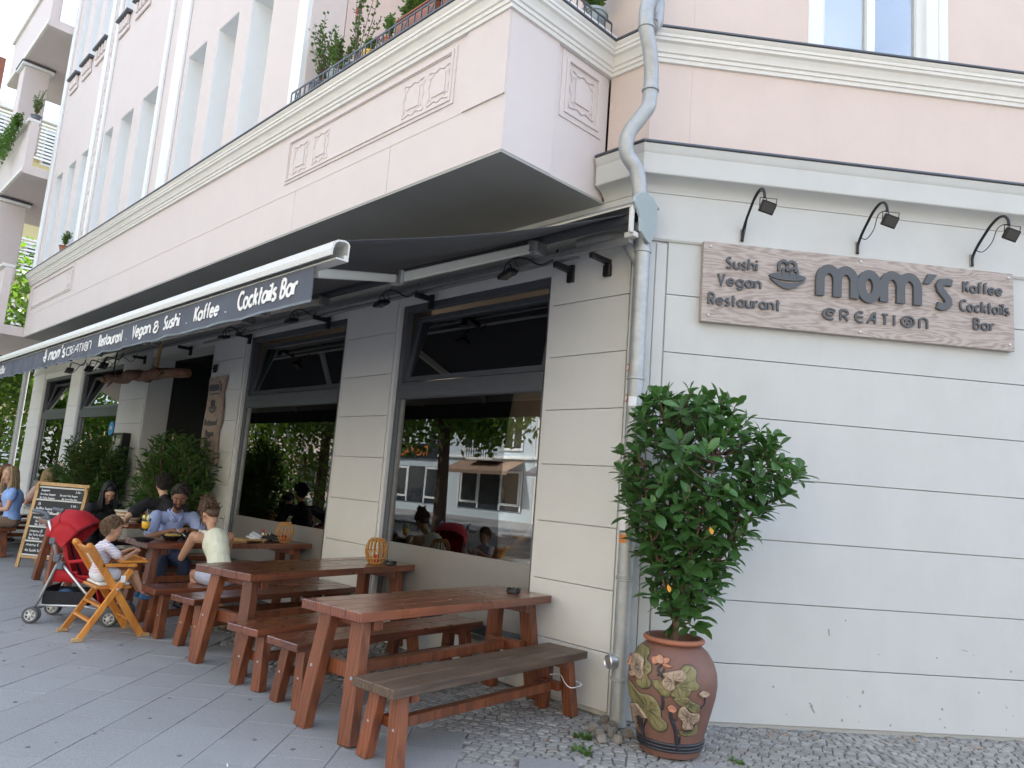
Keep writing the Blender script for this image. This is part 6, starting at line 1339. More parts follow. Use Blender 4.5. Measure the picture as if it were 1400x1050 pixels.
# far tables
person('blonde woman in a sky-blue top sitting beside the chalkboard', (-10.18, -1.80, 0), R_(-95), 'skin_light', 'hair_blonde', 'long', 'cloth_sky', 'cloth_tan', lean=8, head_yaw=35, head_pitch=8, wl=(.35, .2, .70), wr=(.30, -.26, .78), sleeve=.35, female=True, vox=.013, torso=.48)
person('second blonde woman seen from behind just above the chalkboard', (-11.5, -1.05, 0), R_(180), 'skin_light', 'hair_blonde', 'long', 'cloth_pink', 'cloth_tan', lean=15, head_pitch=10, female=True, vox=.014, face=False, torso=.48)
person('woman with long red hair in a striped pale top at the far end', (-12.9, -1.5, 0), R_(10), 'skin_light', 'hair_red', 'long', 'cloth_pink', 'cloth_denim', lean=12, head_pitch=10, head_yaw=-20, female=True, vox=.014, face=True, torso=.48)
person('dark-haired man at the far left edge behind the red-haired woman', (-13.2, -1.9, 0), R_(10), 'skin_tan', 'hair_black', 'short', 'cloth_grey', 'cloth_denim', lean=5, head_pitch=5, vox=.014, shorts=False)
person('dark-haired person in a grey shirt sitting in front of the far windows', (-12.0, -.85, 0), R_(170), 'skin_tan', 'hair_black', 'short', 'cloth_grey', 'cloth_denim', lean=8, head_pitch=5, vox=.014, shorts=False, face=False, torso=.52)

# ------------------------------------------------------------------ high chair
HC = thing('high_chair', 'orange wooden folding high chair with a tray, holding the toddler', 'high chair', (-4.14, -2.22, 0), R_(0)); ow = 'orangewood'
for sx in (-1, 1):
    x = sx * .21
    MB().bar((x, .30, .0), (x, -.24, .80), .028, .062, up=(0, 1, 0), ch=.006).build('back_post', ow, HC)
    MB().bar((x + sx * .03, -.24, .0), (x + sx * .03, .12, .60), .024, .055, up=(0, 1, 0), ch=.006).build('leg', ow, HC)
    f = MB(); f.cbox(x - .02, x + .02, .27, .36, 0, .03, .004); f.cbox(x + sx * .03 - .02, x + sx * .03 + .02, -.28, -.19, 0, .03, .004); f.build('foot', 'pine', HC)
    m_ = MB(); m_.ell((x, -.245, .80), (.016, .032, .032), 10, 8); m_.build('post_end', ow, HC, smooth=True)
    MB().cbox(x - .014, x + .014, -.12, .17, .62, .65, .004).build('arm_rest', ow, HC)
    MB().lathe([(.012, 0), (.012, .008), (0, .01)], 10, c=(x + sx * .043, .02, .43), rot=Matrix.Rotation(R_(90 * sx), 4, 'Y')).build('bolt', 'alu', HC)
bs = Matrix.Translation((0, -.172, .70)) @ Matrix.Rotation(R_(34) , 4, 'X')
for z0, z1 in ((.04, .10), (-.20, -.13)): MB(bs).cbox(-.195, .195, -.012, .012, z0, z1, .005).build('back_rail', ow, HC)
for x in (-.155, -.075, .075, .155): MB(bs).cbox(x - .034, x + .034, -.008, .008, -.13, .04, .004).build('back_slat', ow, HC)
MB(bs).cbox(-.022, .022, -.011, .011, -.115, .03, .004).build('harness', 'pad_white', HC)
MB().cbox(-.19, .19, -.14, .16, .425, .45, .006).build('seat', ow, HC); MB().cbox(-.175, .175, -.12, .15, .452, .475, .012).build('seat_pad', 'pad_white', HC)
m_ = MB(); m_.cbox(-.235, .235, .02, .26, .655, .675, .008); m_.cbox(-.20, .20, .235, .25, .677, .692, .003); m_.build('tray', ow, HC)
for (a, b) in (((-.24, -.15, .16), (.24, -.15, .16)), ((-.21, .21, .14), (.21, .21, .14)), ((-.24, .02, .42), (.24, .02, .42)), ((-.22, -.08, .28), (.22, -.08, .28))): MB().bar(a, b, .045, .02, ch=.004).build('cross_bar', ow, HC)
m_ = MB(); m_.box(.2545, .2565, .035, .075, .49, .55); m_.build('label_sticker', 'paper', HC)
m_ = MB(); m_.lathe([(.03, 0), (.06, .02), (.062, .024), (.05, .018), (0, .012)], 20); o_ = thing('bowl', 'dark bowl standing in front of the toddler at the table corner', 'bowl', (-4.62, -1.78, .774)); autosmooth(m_.build('dish', 'ceramic_black', o_)); o_.scale = (1.7,) * 3
tag(MB().cbox(-.16, .16, -.11, .11, 0, .006, .003).build('place_mat', 'cloth_tan', loc=(-5.02, -1.55, .7725), rot=(0, 0, .2)), 'dark mat under the juice glass of the man in blue', 'mat')

# ------------------------------------------------------------------ stroller
ST = thing('stroller', 'red folding buggy with a hood parked behind the high chair', 'stroller', (-4.86, -2.20, 0), R_(54))
tr = .21
def wheel(x, y, r, dbl=True):
    for s_ in ((-1, 1) if dbl else (0,)):
        yy = y + s_ * .028; rt = Matrix.Rotation(R_(90), 4, 'X'); t = MB()
        t.tube([(x + (r - .013) * math.cos(a), yy, r + (r - .013) * math.sin(a)) for a in [2 * math.pi * i / 26 for i in range(26)]], .013, 8, closed=True); w = t.build('wheel', 'rubber', ST, smooth=True)
        h = MB(); h.lathe([(.018, -.012), (.02, -.01), (.02, .01), (.018, .012)], 12, c=(x, yy, r), rot=rt)
        for i in range(6): a = i * math.pi / 3; h.bar((x, yy, r), (x + (r - .02) * math.cos(a), yy, r + (r - .02) * math.sin(a)), .008, .014)
        h.tube([(x + (r - .027) * math.cos(a), yy, r + (r - .027) * math.sin(a)) for a in [2 * math.pi * i / 22 for i in range(22)]], .006, 5, closed=True); h.build('rim', 'white_metal', w, smooth=True)
for s_ in (-1, 1):
    wheel(-.33, s_ * (tr + .02), .075); wheel(.36, s_ * (tr + .02), .075)
    y = s_ * tr
    MB().tube([(-.34, y, 1.0), (-.26, y, .80), (-.19, y, .60)], .014, 10).build('handle_tube', 'alu', ST, smooth=True)
    MB().tube(curve([(-.47, y, 1.03), (-.40, y, 1.02), (-.345, y, 1.0), (-.325, y, .95)], 4), .019, 10).build('handle_grip', 'grey_plastic', ST, smooth=True)
    MB().tube([(-.19, y, .60), (.10, y, .30), (.34, y, .12)], .014, 10).build('frame_tube', 'alu', ST, smooth=True)
    MB().tube([(-.17, y, .58), (-.28, y, .25), (-.33, y, .10)], .013, 10).build('rear_tube', 'grey_metal', ST, smooth=True)
    MB().tube([(-.31, y, .16), (.1, y, .17), (.3, y, .14)], .011, 8).build('base_tube', 'alu', ST, smooth=True)
    for (x, z) in ((-.19, .60), (-.15, .53), (-.25, .76)): MB().cbox(x - .03, x + .03, y - .025, y + .025, z - .035, z + .035, .01).build('joint', 'grey_plastic', ST)
    MB().cbox(.31, .39, y - .02, y + .02, .10, .17, .008).build('wheel_fork', 'grey_plastic', ST)
m_ = MB(); m_.tube([(-.16, -tr, .55), (-.16, tr, .55)], .01, 8); m_.build('cross_tube', 'alu', ST); m_ = MB(); m_.tube([(-.32, -tr, .12), (-.32, tr, .12)], .01, 8); m_.build('axle', 'grey_metal', ST)
# seat shell, front bumper, footrest and basket
def sheet(P, th, name, m, n=10):      # grid of points with thickness
    r, c = len(P), len(P[0]); mb = MB(); vs = [p for row in P for p in row]; fs = [(i * c + j, i * c + j + 1, (i + 1) * c + j + 1, (i + 1) * c + j) for i in range(r - 1) for j in range(c - 1)]; mb.add(vs, fs)
    o = mb.build(name, m, ST, smooth=True); md = o.modifiers.new('t', 'SOLIDIFY'); md.thickness = th; md.offset = 0; return o
prof_ = [(-.24, .86), (-.22, .74), (-.18, .60), (-.13, .48), (-.08, .41), (0, .375), (.1, .37), (.17, .36), (.20, .30), (.235, .20), (.26, .15)]
Pg = []
for x, z in prof_:
    row = []
    for j in range(13): y = -tr + .015 + (2 * tr - .03) * j / 12; e = abs(y) / tr; k = .10 * e ** 3; row.append(Vector((x + k * (1 if z > .4 else 0), y, z + (k * .9 if z <= .45 and x < .18 else 0) + .004 * math.sin(j * 2 + z * 20))))
    Pg.append(row)
sheet(Pg, .012, 'seat_fabric', 'red_fabric')
for s_ in (-1, 1):
    Pg = []
    for t in range(6):
        a = t / 5; row = [Vector((-.20 + .32 * a * (1 - k / 4) + .0, s_ * (tr - .012), .38 + k / 4 * (.36 - .22 * a))) for k in range(5)]; Pg.append(row)
    sheet(Pg, .008, 'side_panel', 'red_fabric')
# hood: fabric over three bows, creased
Pg = []; NB = 14
for i in range(NB + 1):
    t = i / NB; a = R_(180 - 135 * t) ; row = []
    for j in range(17):
        v = -1 + 2 * j / 16; cx_, cz_ = -.16, .80; R1 = .262 + .03 * math.sin(math.pi * t); rad = R1 * (1 - .42 * abs(v) ** 3.2) - .010 * (math.sin(math.pi * 4 * t) ** 2) + .006 * math.sin(9 * v + 5 * t) * math.sin(math.pi * t)
        row.append(Vector((cx_ + rad * math.cos(a) * (1.15 if math.cos(a) > 0 else .8), v * (tr + .02), cz_ + rad * math.sin(a) * .98 - .05 * t)))
    Pg.append(row)
sheet(Pg, .008, 'hood', 'red_fabric')
for s_ in (-1, 1):
    Pg = [[Vector((p.x * (1 - k) + -.16 * k, s_ * (tr + .018), p.z * (1 - k) + .70 * k)) for k in (0, .35, .7, 1)] for p in [r[0] for r in Pg]] if s_ == -1 else Pg
    if s_ == -1: SP = Pg; sheet(SP, .006, 'hood_side', 'red_fabric')
    else: sheet([[Vector((p.x, -p.y, p.z)) for p in r] for r in SP], .006, 'hood_side', 'red_fabric')
MB().tube(curve([(-.08, -tr, .57), (.10, -tr + .01, .60), (.17, 0, .61), (.10, tr - .01, .60), (-.08, tr, .57)], 5), .018, 10).build('bumper_bar', 'red_fabric', ST, smooth=True)
m_ = MB(); m_.cbox(-.10, .10, -.14, .14, .385, .40, .01); m_.build('seat_lining', 'cloth_black', ST)
m_ = MB(); m_.cbox(-.28, .12, -.17, .17, .16, .17, .004); m_.cbox(-.285, -.27, -.17, .17, .17, .32, .004); m_.cbox(.11, .12, -.17, .17, .17, .27, .004); m_.cbox(-.27, .11, -.175, -.165, .17, .29, .003); m_.cbox(-.27, .11, .165, .175, .17, .29, .003); m_.build('basket', 'cloth_black', ST)
m_ = MB(); m_.cbox(.28, .33, -.19, .19, .13, .145, .004); m_.build('foot_rest', 'grey_plastic', ST)
tag(MB().ell((0, 0, 0), (.11, .08, .05), 12, 8).build('bag', 'shoe_blue', loc=(-5.03, -2.3, .225), smooth=True), 'blue bundle lying in the basket under the red buggy', 'bag')

for s_ in (-.07, .07): MB().tube(curve([(-.205, s_, .72), (-.15, s_ * 1.1, .58), (-.09, s_ * 1.2, .47), (-.04, s_ * .4, .41)], 4), .009, 6).build('harness_strap', 'cloth_black', ST, smooth=True)
for i_ in (0, NB // 2, NB):
    a_ = R_(180 - 135 * i_ / NB); R1_ = .262 + .03 * math.sin(math.pi * i_ / NB); L_ = []
    for j in range(17):
        v = -1 + 2 * j / 16; rad = R1_ * (1 - .42 * abs(v) ** 3.2) + .004; L_.append((-.16 + rad * math.cos(a_) * (1.15 if math.cos(a_) > 0 else .8), v * (tr + .024), .80 + rad * math.sin(a_) * .98 - .05 * i_ / NB))
    MB().tube(L_, .005, 5).build('hood_piping', 'cloth_black' if i_ else 'red_fabric', ST, smooth=True)
# ------------------------------------------------------------------ chalkboard
CB = thing('chalkboard', 'wooden A-frame chalkboard menu standing on the pavement', 'chalkboard', (-8.98, -1.92, 0), R_(42))
BWd, BHt = .78, 1.20; ln = Matrix.Rotation(R_(-9), 4, 'X')
for x in (0, BWd - .05): MB(ln).cbox(x, x + .05, 0, .028, .0, BHt, .004).build('frame_post', 'pine', CB)
MB(ln).cbox(.05, BWd - .05, .001, .027, BHt - .05, BHt, .004).build('frame_rail', 'pine', CB); MB(ln).cbox(.05, BWd - .05, .001, .027, .13, .16, .004).build('frame_rail', 'pine', CB)
MB(ln).box(.05, BWd - .05, .010, .018, .16, BHt - .05).build('board_panel', 'board', CB)
zz = [.165, .355, .555, .745, .935, 1.115]
for z in zz: MB(ln).cbox(.052, BWd - .052, -.004, .009, z, z + .022, .002).build('ledge', 'white_metal', CB)
bk_ = Matrix.Translation((0, .42, 0)) @ Matrix.Rotation(R_(12), 4, 'X')
for x in (0, BWd - .05): MB(bk_).cbox(x, x + .05, -.028, 0, 0, BHt * .98, .004).build('rear_post', 'pine', CB)
MB(bk_).cbox(.05, BWd - .05, -.027, -.001, .12, .17, .004).build('frame_rail', 'pine', CB)
def chalk(s, x, z, h, fit=None):
    mb = MB(); text(s, x, z, h, None, None, .0075, y0=.0075, y1=.0098, sp=.3, joined=mb, fit=fit); mb2 = MB(ln); mb2.add(mb.v, mb.f); mb2.build('chalk_line', 'chalk', CB)
for s_, x, z, h, ft in (('Suppen', .09, 1.07, .028, .12), ('3,50 -', .60, 1.07, .024, .09), ('1a Miso Suppe', .09, 1.015, .026, .22), ('2a Wan Tan Suppe', .38, 1.015, .024, .26), ('1b Tofu Suppe', .09, .965, .024, .22), ('2b Tom Kha Gai', .42, .965, .024, .22),
    ('B', .10, .87, .036, .03), ('5,90 -', .58, .87, .028, .10), ('1a Pho Suppe', .08, .81, .032, .24), ('4a Tuna Maki', .40, .81, .032, .22), ('1b Vegan Rolls', .08, .762, .030, .26), ('4b Sake Maki', .40, .762, .030, .22),
    ('Menu C', .08, .68, .03, .16), ('2a Maki', .12, .63, .026, .15), ('2b Sushi', .12, .585, .026, .16), ('Menu D', .08, .49, .034, .18), ('3a Tofu Curry', .08, .44, .028, .25), ('3b Bento', .08, .39, .028, .16), ('Menu E', .08, .30, .034, .18), ('4a Sushi Set', .08, .225, .034, .24)):
    s_ = ''.join(c if (c in GL or c == ' ') else {'P': 'R', 'M': 'm', 'W': 'w', 'D': 'B', 'G': 'C', '2': '3'}.get(c, 'o') for c in s_); chalk(s_, x, z, h, ft)

# ------------------------------------------------------------------ oleanders in pots by the door
def oleander(x, y, rx, z0, z1, lab, seed):
    T = thing('oleander_bush', lab, 'bush', (x, y, 0)); r = random.Random(seed)
    autosmooth(MB().lathe([(.17, 0), (.2, .02), (.25, .42), (.27, .43), (.27, .47), (.24, .47), (.23, .42), (0, .41)], 24).build('planter', 'grey_plastic', T), 35)
    st = MB(); lf = MB()
    for k in range(150):
        a = r.uniform(0, 6.28); q = r.random() ** .5; zt = z0 + (z1 - z0) * (r.random() ** .7) ; hw = rx * (.55 + .45 * math.sin(math.pi * min(1, max(0, (zt - z0 + .15) / (z1 - z0 + .25))))) * q
        tp = Vector((hw * math.cos(a), hw * .75 * math.sin(a), zt - .12 * q)); b0 = Vector((tp.x * .15, tp.y * .15, .42)); mid = (b0 + tp) / 2 + Vector((0, 0, .08)); P = curve([b0, mid, tp], 4)
        st.tube(P, [.008 * (1 - .6 * i / len(P)) for i in range(len(P))], 4)
        ax = (tp - mid).normalized()
        for i in range(20):
            t = 1 - (i / 20) * .55; p = mid + (tp - mid) * (t * 2 - 1) if t > .5 else b0 + (mid - b0) * t * 2; an = i * 2.1 + r.random(); u = ax.orthogonal().normalized(); v = ax.cross(u); el = R_(r.uniform(15, 60)); d = (u * math.cos(an) + v * math.sin(an)) * math.cos(el) + ax * math.sin(el); L = r.uniform(.14, .23); w = L * .10
            s_ = d.cross(Vector((0, 0, 1))).normalized() * w; m2 = p + d * L * .5 + Vector((0, 0, .01)); e = p + d * L - Vector((0, 0, L * .12)); lf.add([p, m2 - s_, m2 + s_, e], [(0, 1, 3), (0, 3, 2)], r.random())
    st.build('stems', 'stem', T); stuff(lf.build('foliage', 'oleander', T))
    fl = [(-.6, -.3, .30), (-.75, -.2, .12), (-.55, -.4, .5), (.1, .0, .92)]
    for (fx, fy, fz) in fl:
        c_ = Vector((rx * fx * .9, fy * rx * .8 - .1, z0 + (z1 - z0) * fz)); m_ = MB()
        for i in range(5): a = i * 1.256; m_.ell(c_ + Vector((.022 * math.cos(a), -.01, .022 * math.sin(a))), (.018, .008, .018), 7, 5)
        m_.build('blossom', 'flower_pale', T, smooth=True)
oleander(-11.1, -.55, .80, .85, 2.02, 'dark potted oleander left of the doorway beneath the menu case', 3); oleander(-7.62, -.45, .76, .85, 2.05, 'potted oleander with a few pink blossoms right of the doorway', 4)

# ------------------------------------------------------------------ balcony railing and plants
BR = thing('balcony_railing', 'low dark iron railing along the edge of the balcony over the awning', 'railing', (-.5, -1.15, 5.322)); gm = 'frame'
ry = -1.285 + 1.15
def railseg(a, b, n):
    a, b = Vector(a), Vector(b); m_ = MB()
    m_.bar(a + Vector((0, 0, .02)), b + Vector((0, 0, .02)), .012, .022); m_.build('rail_bar', 'flashing', BR); m_ = MB(); m_.bar(a + Vector((0, 0, .165)), b + Vector((0, 0, .165)), .012, .02); m_.build('rail_bar', 'flashing', BR)
    for i in range(n + 1):
        p = a + (b - a) * i / n; MB().bar(p + Vector((0, 0, .02)), p + Vector((0, 0, .165)), .011, .011, up=(1, 0, 0), ch=.001).build('baluster', 'flashing', BR)
        if i < n and i % 4 == 1:
            q = a + (b - a) * (i + 1) / n; m_ = MB(); m_.tube([p + Vector((0, 0, .02)), q + Vector((0, 0, .16))], .005, 5); m_.tube([p + Vector((0, 0, .16)), q + Vector((0, 0, .02))], .005, 5); m_.build('rail_cross', 'flashing', BR)
railseg((-3.15, ry, 0), (.155, ry, 0), 36); railseg((.155, ry, 0), (.155, 1.02, 0), 13)
def potted(name, lab, x, y, z, pr_, ph, pm, kind, h, n, seed, box=None, flowers=0, fm='flower', spread=.2):
    T = thing(name, lab, 'plant', (x, y, z)); r = random.Random(seed)
    if box: m_ = MB(); m_.cbox(-box / 2, box / 2, -.09, .09, 0, ph, .01); m_.cbox(-box / 2 - .01, box / 2 + .01, -.10, .10, ph, ph + .02, .005); m_.build('planter', pm, T)
    elif pr_: autosmooth(MB().lathe([(pr_ * .72, 0), (pr_ * .98, ph * .85), (pr_ * 1.08, ph * .86), (pr_ * 1.08, ph), (pr_ * .95, ph), (0, ph * .95)], 20).build('planter', pm, T), 35)
    st = MB(); lf = MB(); tipsl = []
    for k in range(n):
        a = r.uniform(0, 6.28); q = r.random(); bx = r.uniform(-box / 2, box / 2) * .9 if box else 0; tp = Vector((bx + spread * q * math.cos(a), spread * .6 * q * math.sin(a), ph + h * r.uniform(.5, 1))); b0 = Vector((bx, 0, ph)); mid = (b0 + tp) / 2 + Vector((r.uniform(-.04, .04), r.uniform(-.03, .03), .03)); P = curve([b0, mid, tp], 5); tipsl.append(tp)
        st.tube(P, [.005 * (1 - .6 * i / len(P)) for i in range(len(P))], 4)
        for p in P[2:]:
            for i in range({'rose': 3, 'herb': 7, 'grass': 4, 'vine': 6}[kind]):
                d = Vector((r.uniform(-1, 1), r.uniform(-1, 1), r.uniform(-.2, .9))).normalized(); L = {'rose': .045, 'herb': .032, 'grass': .14, 'vine': .05}[kind] * r.uniform(.6, 1.3); w = L * (.32 if kind != 'grass' else .04)
                s_ = d.cross(Vector((r.uniform(-1, 1), r.uniform(-1, 1), 1))).normalized() * w; p_ = p + Vector((r.uniform(-.02, .02), r.uniform(-.02, .02), 0)); lf.add([p_, p_ + d * L * .5 - s_, p_ + d * L, p_ + d * L * .5 + s_], [(0, 1, 2, 3)], r.random())
    st.build('stems', 'stem', T); stuff(lf.build('foliage', 'weed' if kind in ('herb', 'vine') else 'oleander', T))
    for k in range(flowers):
        c_ = tipsl[k % len(tipsl)]; m_ = MB()
        for i in range(6): a = i * 1.05; m_.ell(c_ + Vector((.02 * math.cos(a), -.005, .02 * math.sin(a))), (.018, .016, .016), 7, 5)
        m_.build('blossom', fm, T, smooth=True)
by = -1.14; bz = 5.412
potted('rose_bush', 'sparse bush with small dark leaves at the left end of the balcony', -3.35, by, bz, .10, .12, 'grey_plastic', 'rose', .72, 14, 11, spread=.42)
potted('leafy_plant', 'bushy green plant in a grey pot behind the balcony railing', -3.02, by, bz, .10, .13, 'galv_paint', 'herb', .42, 16, 12, spread=.20)
potted('rose_bush', 'tall rose with pink blossoms on the balcony', -2.75, by + .05, bz, .10, .13, 'grey_plastic', 'rose', 1.0, 9, 13, spread=.30, flowers=4)
potted('geranium', 'low balcony plant with one crimson blossom above a yellow pot', -2.42, by, bz, .07, .12, 'juice', 'herb', .16, 7, 14, flowers=1, spread=.1)
potted('small_plant', 'small green plant in a brown pot on the balcony', -2.12, by, bz, .07, .13, 'terra_rim', 'herb', .25, 6, 15, spread=.13)
potted('white_pot_plant', 'green sprig in a white pot on the balcony', -1.92, by, bz, .07, .14, 'ceramic_white', 'herb', .18, 5, 16, spread=.08)
potted('herb_box', 'dense green herbs in a terracotta window box on the balcony', -1.62, by, bz, 0, .16, 'terra_rim', 'herb', .36, 70, 17, box=.55, spread=.12)
potted('grass_box', 'dry grasses in a terracotta window box near the balcony corner', -1.02, by, bz, 0, .16, 'terra_rim', 'grass', .25, 22, 18, box=.5, spread=.1)
potted('vine_pot', 'light green plant in a dark pot on the side of the balcony', -.50, -.62, bz, .11, .16, 'grey_plastic', 'vine', .42, 14, 19, spread=.22)
potted('vine_pot', 'broad-leaved plant in a grey pot by the drainpipe on the balcony', -.48, -.22, bz, .12, .17, 'galv_paint', 'vine', .40, 16, 20, spread=.24)
potted('sill_plant', 'little potted plant on the far cornice below the tall windows', -12.3, -1.26, 5.33, .09, .12, 'terra_rim', 'herb', .32, 12, 21, spread=.15)
potted('loggia_plant', 'leafy plant standing up on the far loggia parapet', -15.0, -1.62, 8.68, .1, .1, 'grey_plastic', 'herb', .55, 14, 22, spread=.25)
HV = MB(); r = random.Random(31)
for k in range(1500):
    x = -15.2 - r.random() ** 1.3 * 3.2; q = r.random(); z = 8.72 - q * (.25 + .5 * (.5 + .5 * math.sin(x * 3)) * min(1, (-x - 14.6))) + r.uniform(0, .12); y = -1.80 - r.uniform(0, .14); d = Vector((r.uniform(-1, 1), r.uniform(-1, .2), r.uniform(-.9, .5))).normalized(); L = r.uniform(.05, .11); s_ = d.cross(Vector((0, 0, 1))).normalized() * L * .3; p = Vector((x, y, z)); HV.add([p, p + d * L * .5 - s_, p + d * L, p + d * L * .5 + s_], [(0, 1, 2, 3)], r.random())
o_ = HV.build('trailing_plant', 'weed'); stuff(o_); o_['label'] = 'greenery trailing over the parapet of the far loggia'; o_['category'] = 'plants'

# ------------------------------------------------------------------ beyond and opposite: trees, houses, parked cars seen in the glass
def leafcloud(T, R1, n, seed, sz, squash=.8, m='tree_leaf'):
    r = random.Random(seed); mb = MB(); cl = [(Vector((r.uniform(-1, 1), r.uniform(-1, 1), r.uniform(-1, 1) * squash)), r.uniform(.28, .5)) for _ in range(26)]
    cl = [(c.normalized() * min(1, c.length) * R1 * .8, q * R1) for c, q in cl]
    for k in range(n):
        c, q = cl[r.randrange(26)]; d = Vector((r.gauss(0, 1), r.gauss(0, 1), r.gauss(0, 1))).normalized(); p = c + d * q * r.random() ** .35; nn = (d + Vector((r.uniform(-.8, .8), r.uniform(-.8, .8), r.uniform(-.2, .9)))).normalized(); u = nn.orthogonal().normalized(); v = nn.cross(u); a = r.uniform(0, 6.28); u, v = u * math.cos(a) + v * math.sin(a), v * math.cos(a) - u * math.sin(a); s_ = sz * r.uniform(.6, 1.4)
        mb.add([p - u * s_, p - v * s_ * .5, p + u * s_, p + v * s_ * .5], [(0, 1, 2, 3)], r.random())
    return mb
def make_tree(loc, h, R1, n, seed, lab, sz=.16, group=None):
    T = thing('street_tree', lab, 'tree', loc, 0, group); r = random.Random(seed); tm = MB(); zc = h - R1 * .8
    tm.tube(curve([(0, 0, 0), (.05, .03, zc * .4), (-.05, .05, zc * .8), (0, 0, zc + .2 * R1)], 4), [.24 * (1 - .045 * i) for i in range(13)], 10)
    for k in range(9): a = r.uniform(0, 6.28); tm.tube(curve([(0, 0, zc * (.55 + .04 * k)), (R1 * .35 * math.cos(a), R1 * .35 * math.sin(a), zc + R1 * .05 * k - .3), (R1 * .6 * math.cos(a), R1 * .6 * math.sin(a), zc + R1 * .05 * k)], 3), [.11, .1, .09, .07, .05, .04, .02], 6)
    tm.build('trunk', 'bark', T, smooth=True); c = leafcloud(T, R1, n, seed, sz); o = c.build('crown', 'tree_leaf', T, loc=(0, 0, zc)); stuff(o); return T
t0 = make_tree((-25.5, 1.6, 0), 8.5, 3.4, 9000, 41, 'sunlit green tree beyond the end of the house, left edge', .13, 'trees beyond the house')
tl = []
for k, (x, y, s_, rz, lab) in enumerate(((-29, -2.2, 1.05, 1.2, 'tall green tree behind the far people at the left edge'), (-31, 5.5, 1.15, 2.2, 'green tree farther round the corner beyond the house'))):
    t = copy_tree(t0); t.location = (x, y, 0); t.rotation_euler.z = rz; t.scale = (s_,) * 3; t['label'] = lab; tl.append(t)
for k, (x, y, s_, rz) in enumerate(((-15.5, -10.8, .95, .5), (-22.5, -10.5, 1.0, 3.5), (-28, -10.8, 1.15, 2.5), (-37, -10.5, 1.0, 4), (-46, -10.6, 1.1, 1), (-60, -10.5, 1.1, 3))):
    t = copy_tree(t0); t.location = (x, y, -.0); t.rotation_euler.z = rz; t.scale = (s_,) * 3; t['label'] = ['tree across the street nearest the corner', 'tree across the street opposite the doorway', 'tree across the street, second along from the doorway', 'tree across the street, third along from the doorway', 'tree across the street, fourth along from the doorway', 'farthest tree across the street'][k]; t['group'] = 'trees across the street'
# low shrubs / hedge under the trees at the end of the house
HG = thing('hedge', 'bright green and yellow sunlit bushes beyond the end of the house', 'hedge', (-26.5, -.2, 0)); mb = MB(); r = random.Random(77)
for k in range(9000):
    x, y, z = r.uniform(-2, 2), r.uniform(-4.5, 4), r.uniform(0, 3.6) ; dx = .7 * math.sin(y * 2) + .3 * math.sin(z * 4 + y); d = Vector((r.uniform(-1, 1), r.uniform(-1, 1), r.uniform(-.3, 1))).normalized(); u = d.orthogonal().normalized(); v = d.cross(u); s_ = r.uniform(.06, .14); p = Vector((x + dx, y, z * (1 + .25 * math.sin(y * 1.7)))); mb.add([p - u * s_, p - v * s_ * .5, p + u * s_, p + v * s_ * .5], [(0, 1, 2, 3)], r.random())
stuff(mb.build('foliage', 'tree_leaf', HG)); mb = MB()
for k in range(8): mb.tube([(0, -4 + k, 0), (.2, -4 + k, 2.5)], .05, 6)
mb.build('trunks', 'bark', HG)
for k, (x, y) in enumerate(((-26.0, -9.6), (-33.5, -9.8))):
    t = copy_tree(HG); t.location = (x, y, -.1); t.rotation_euler.z = R_(90); t.scale = (.8, 1, .95); t['label'] = ['leafy hedge across the road mirrored in the second window', 'hedge farther down the road mirrored in the far windows'][k]
k_house = 0
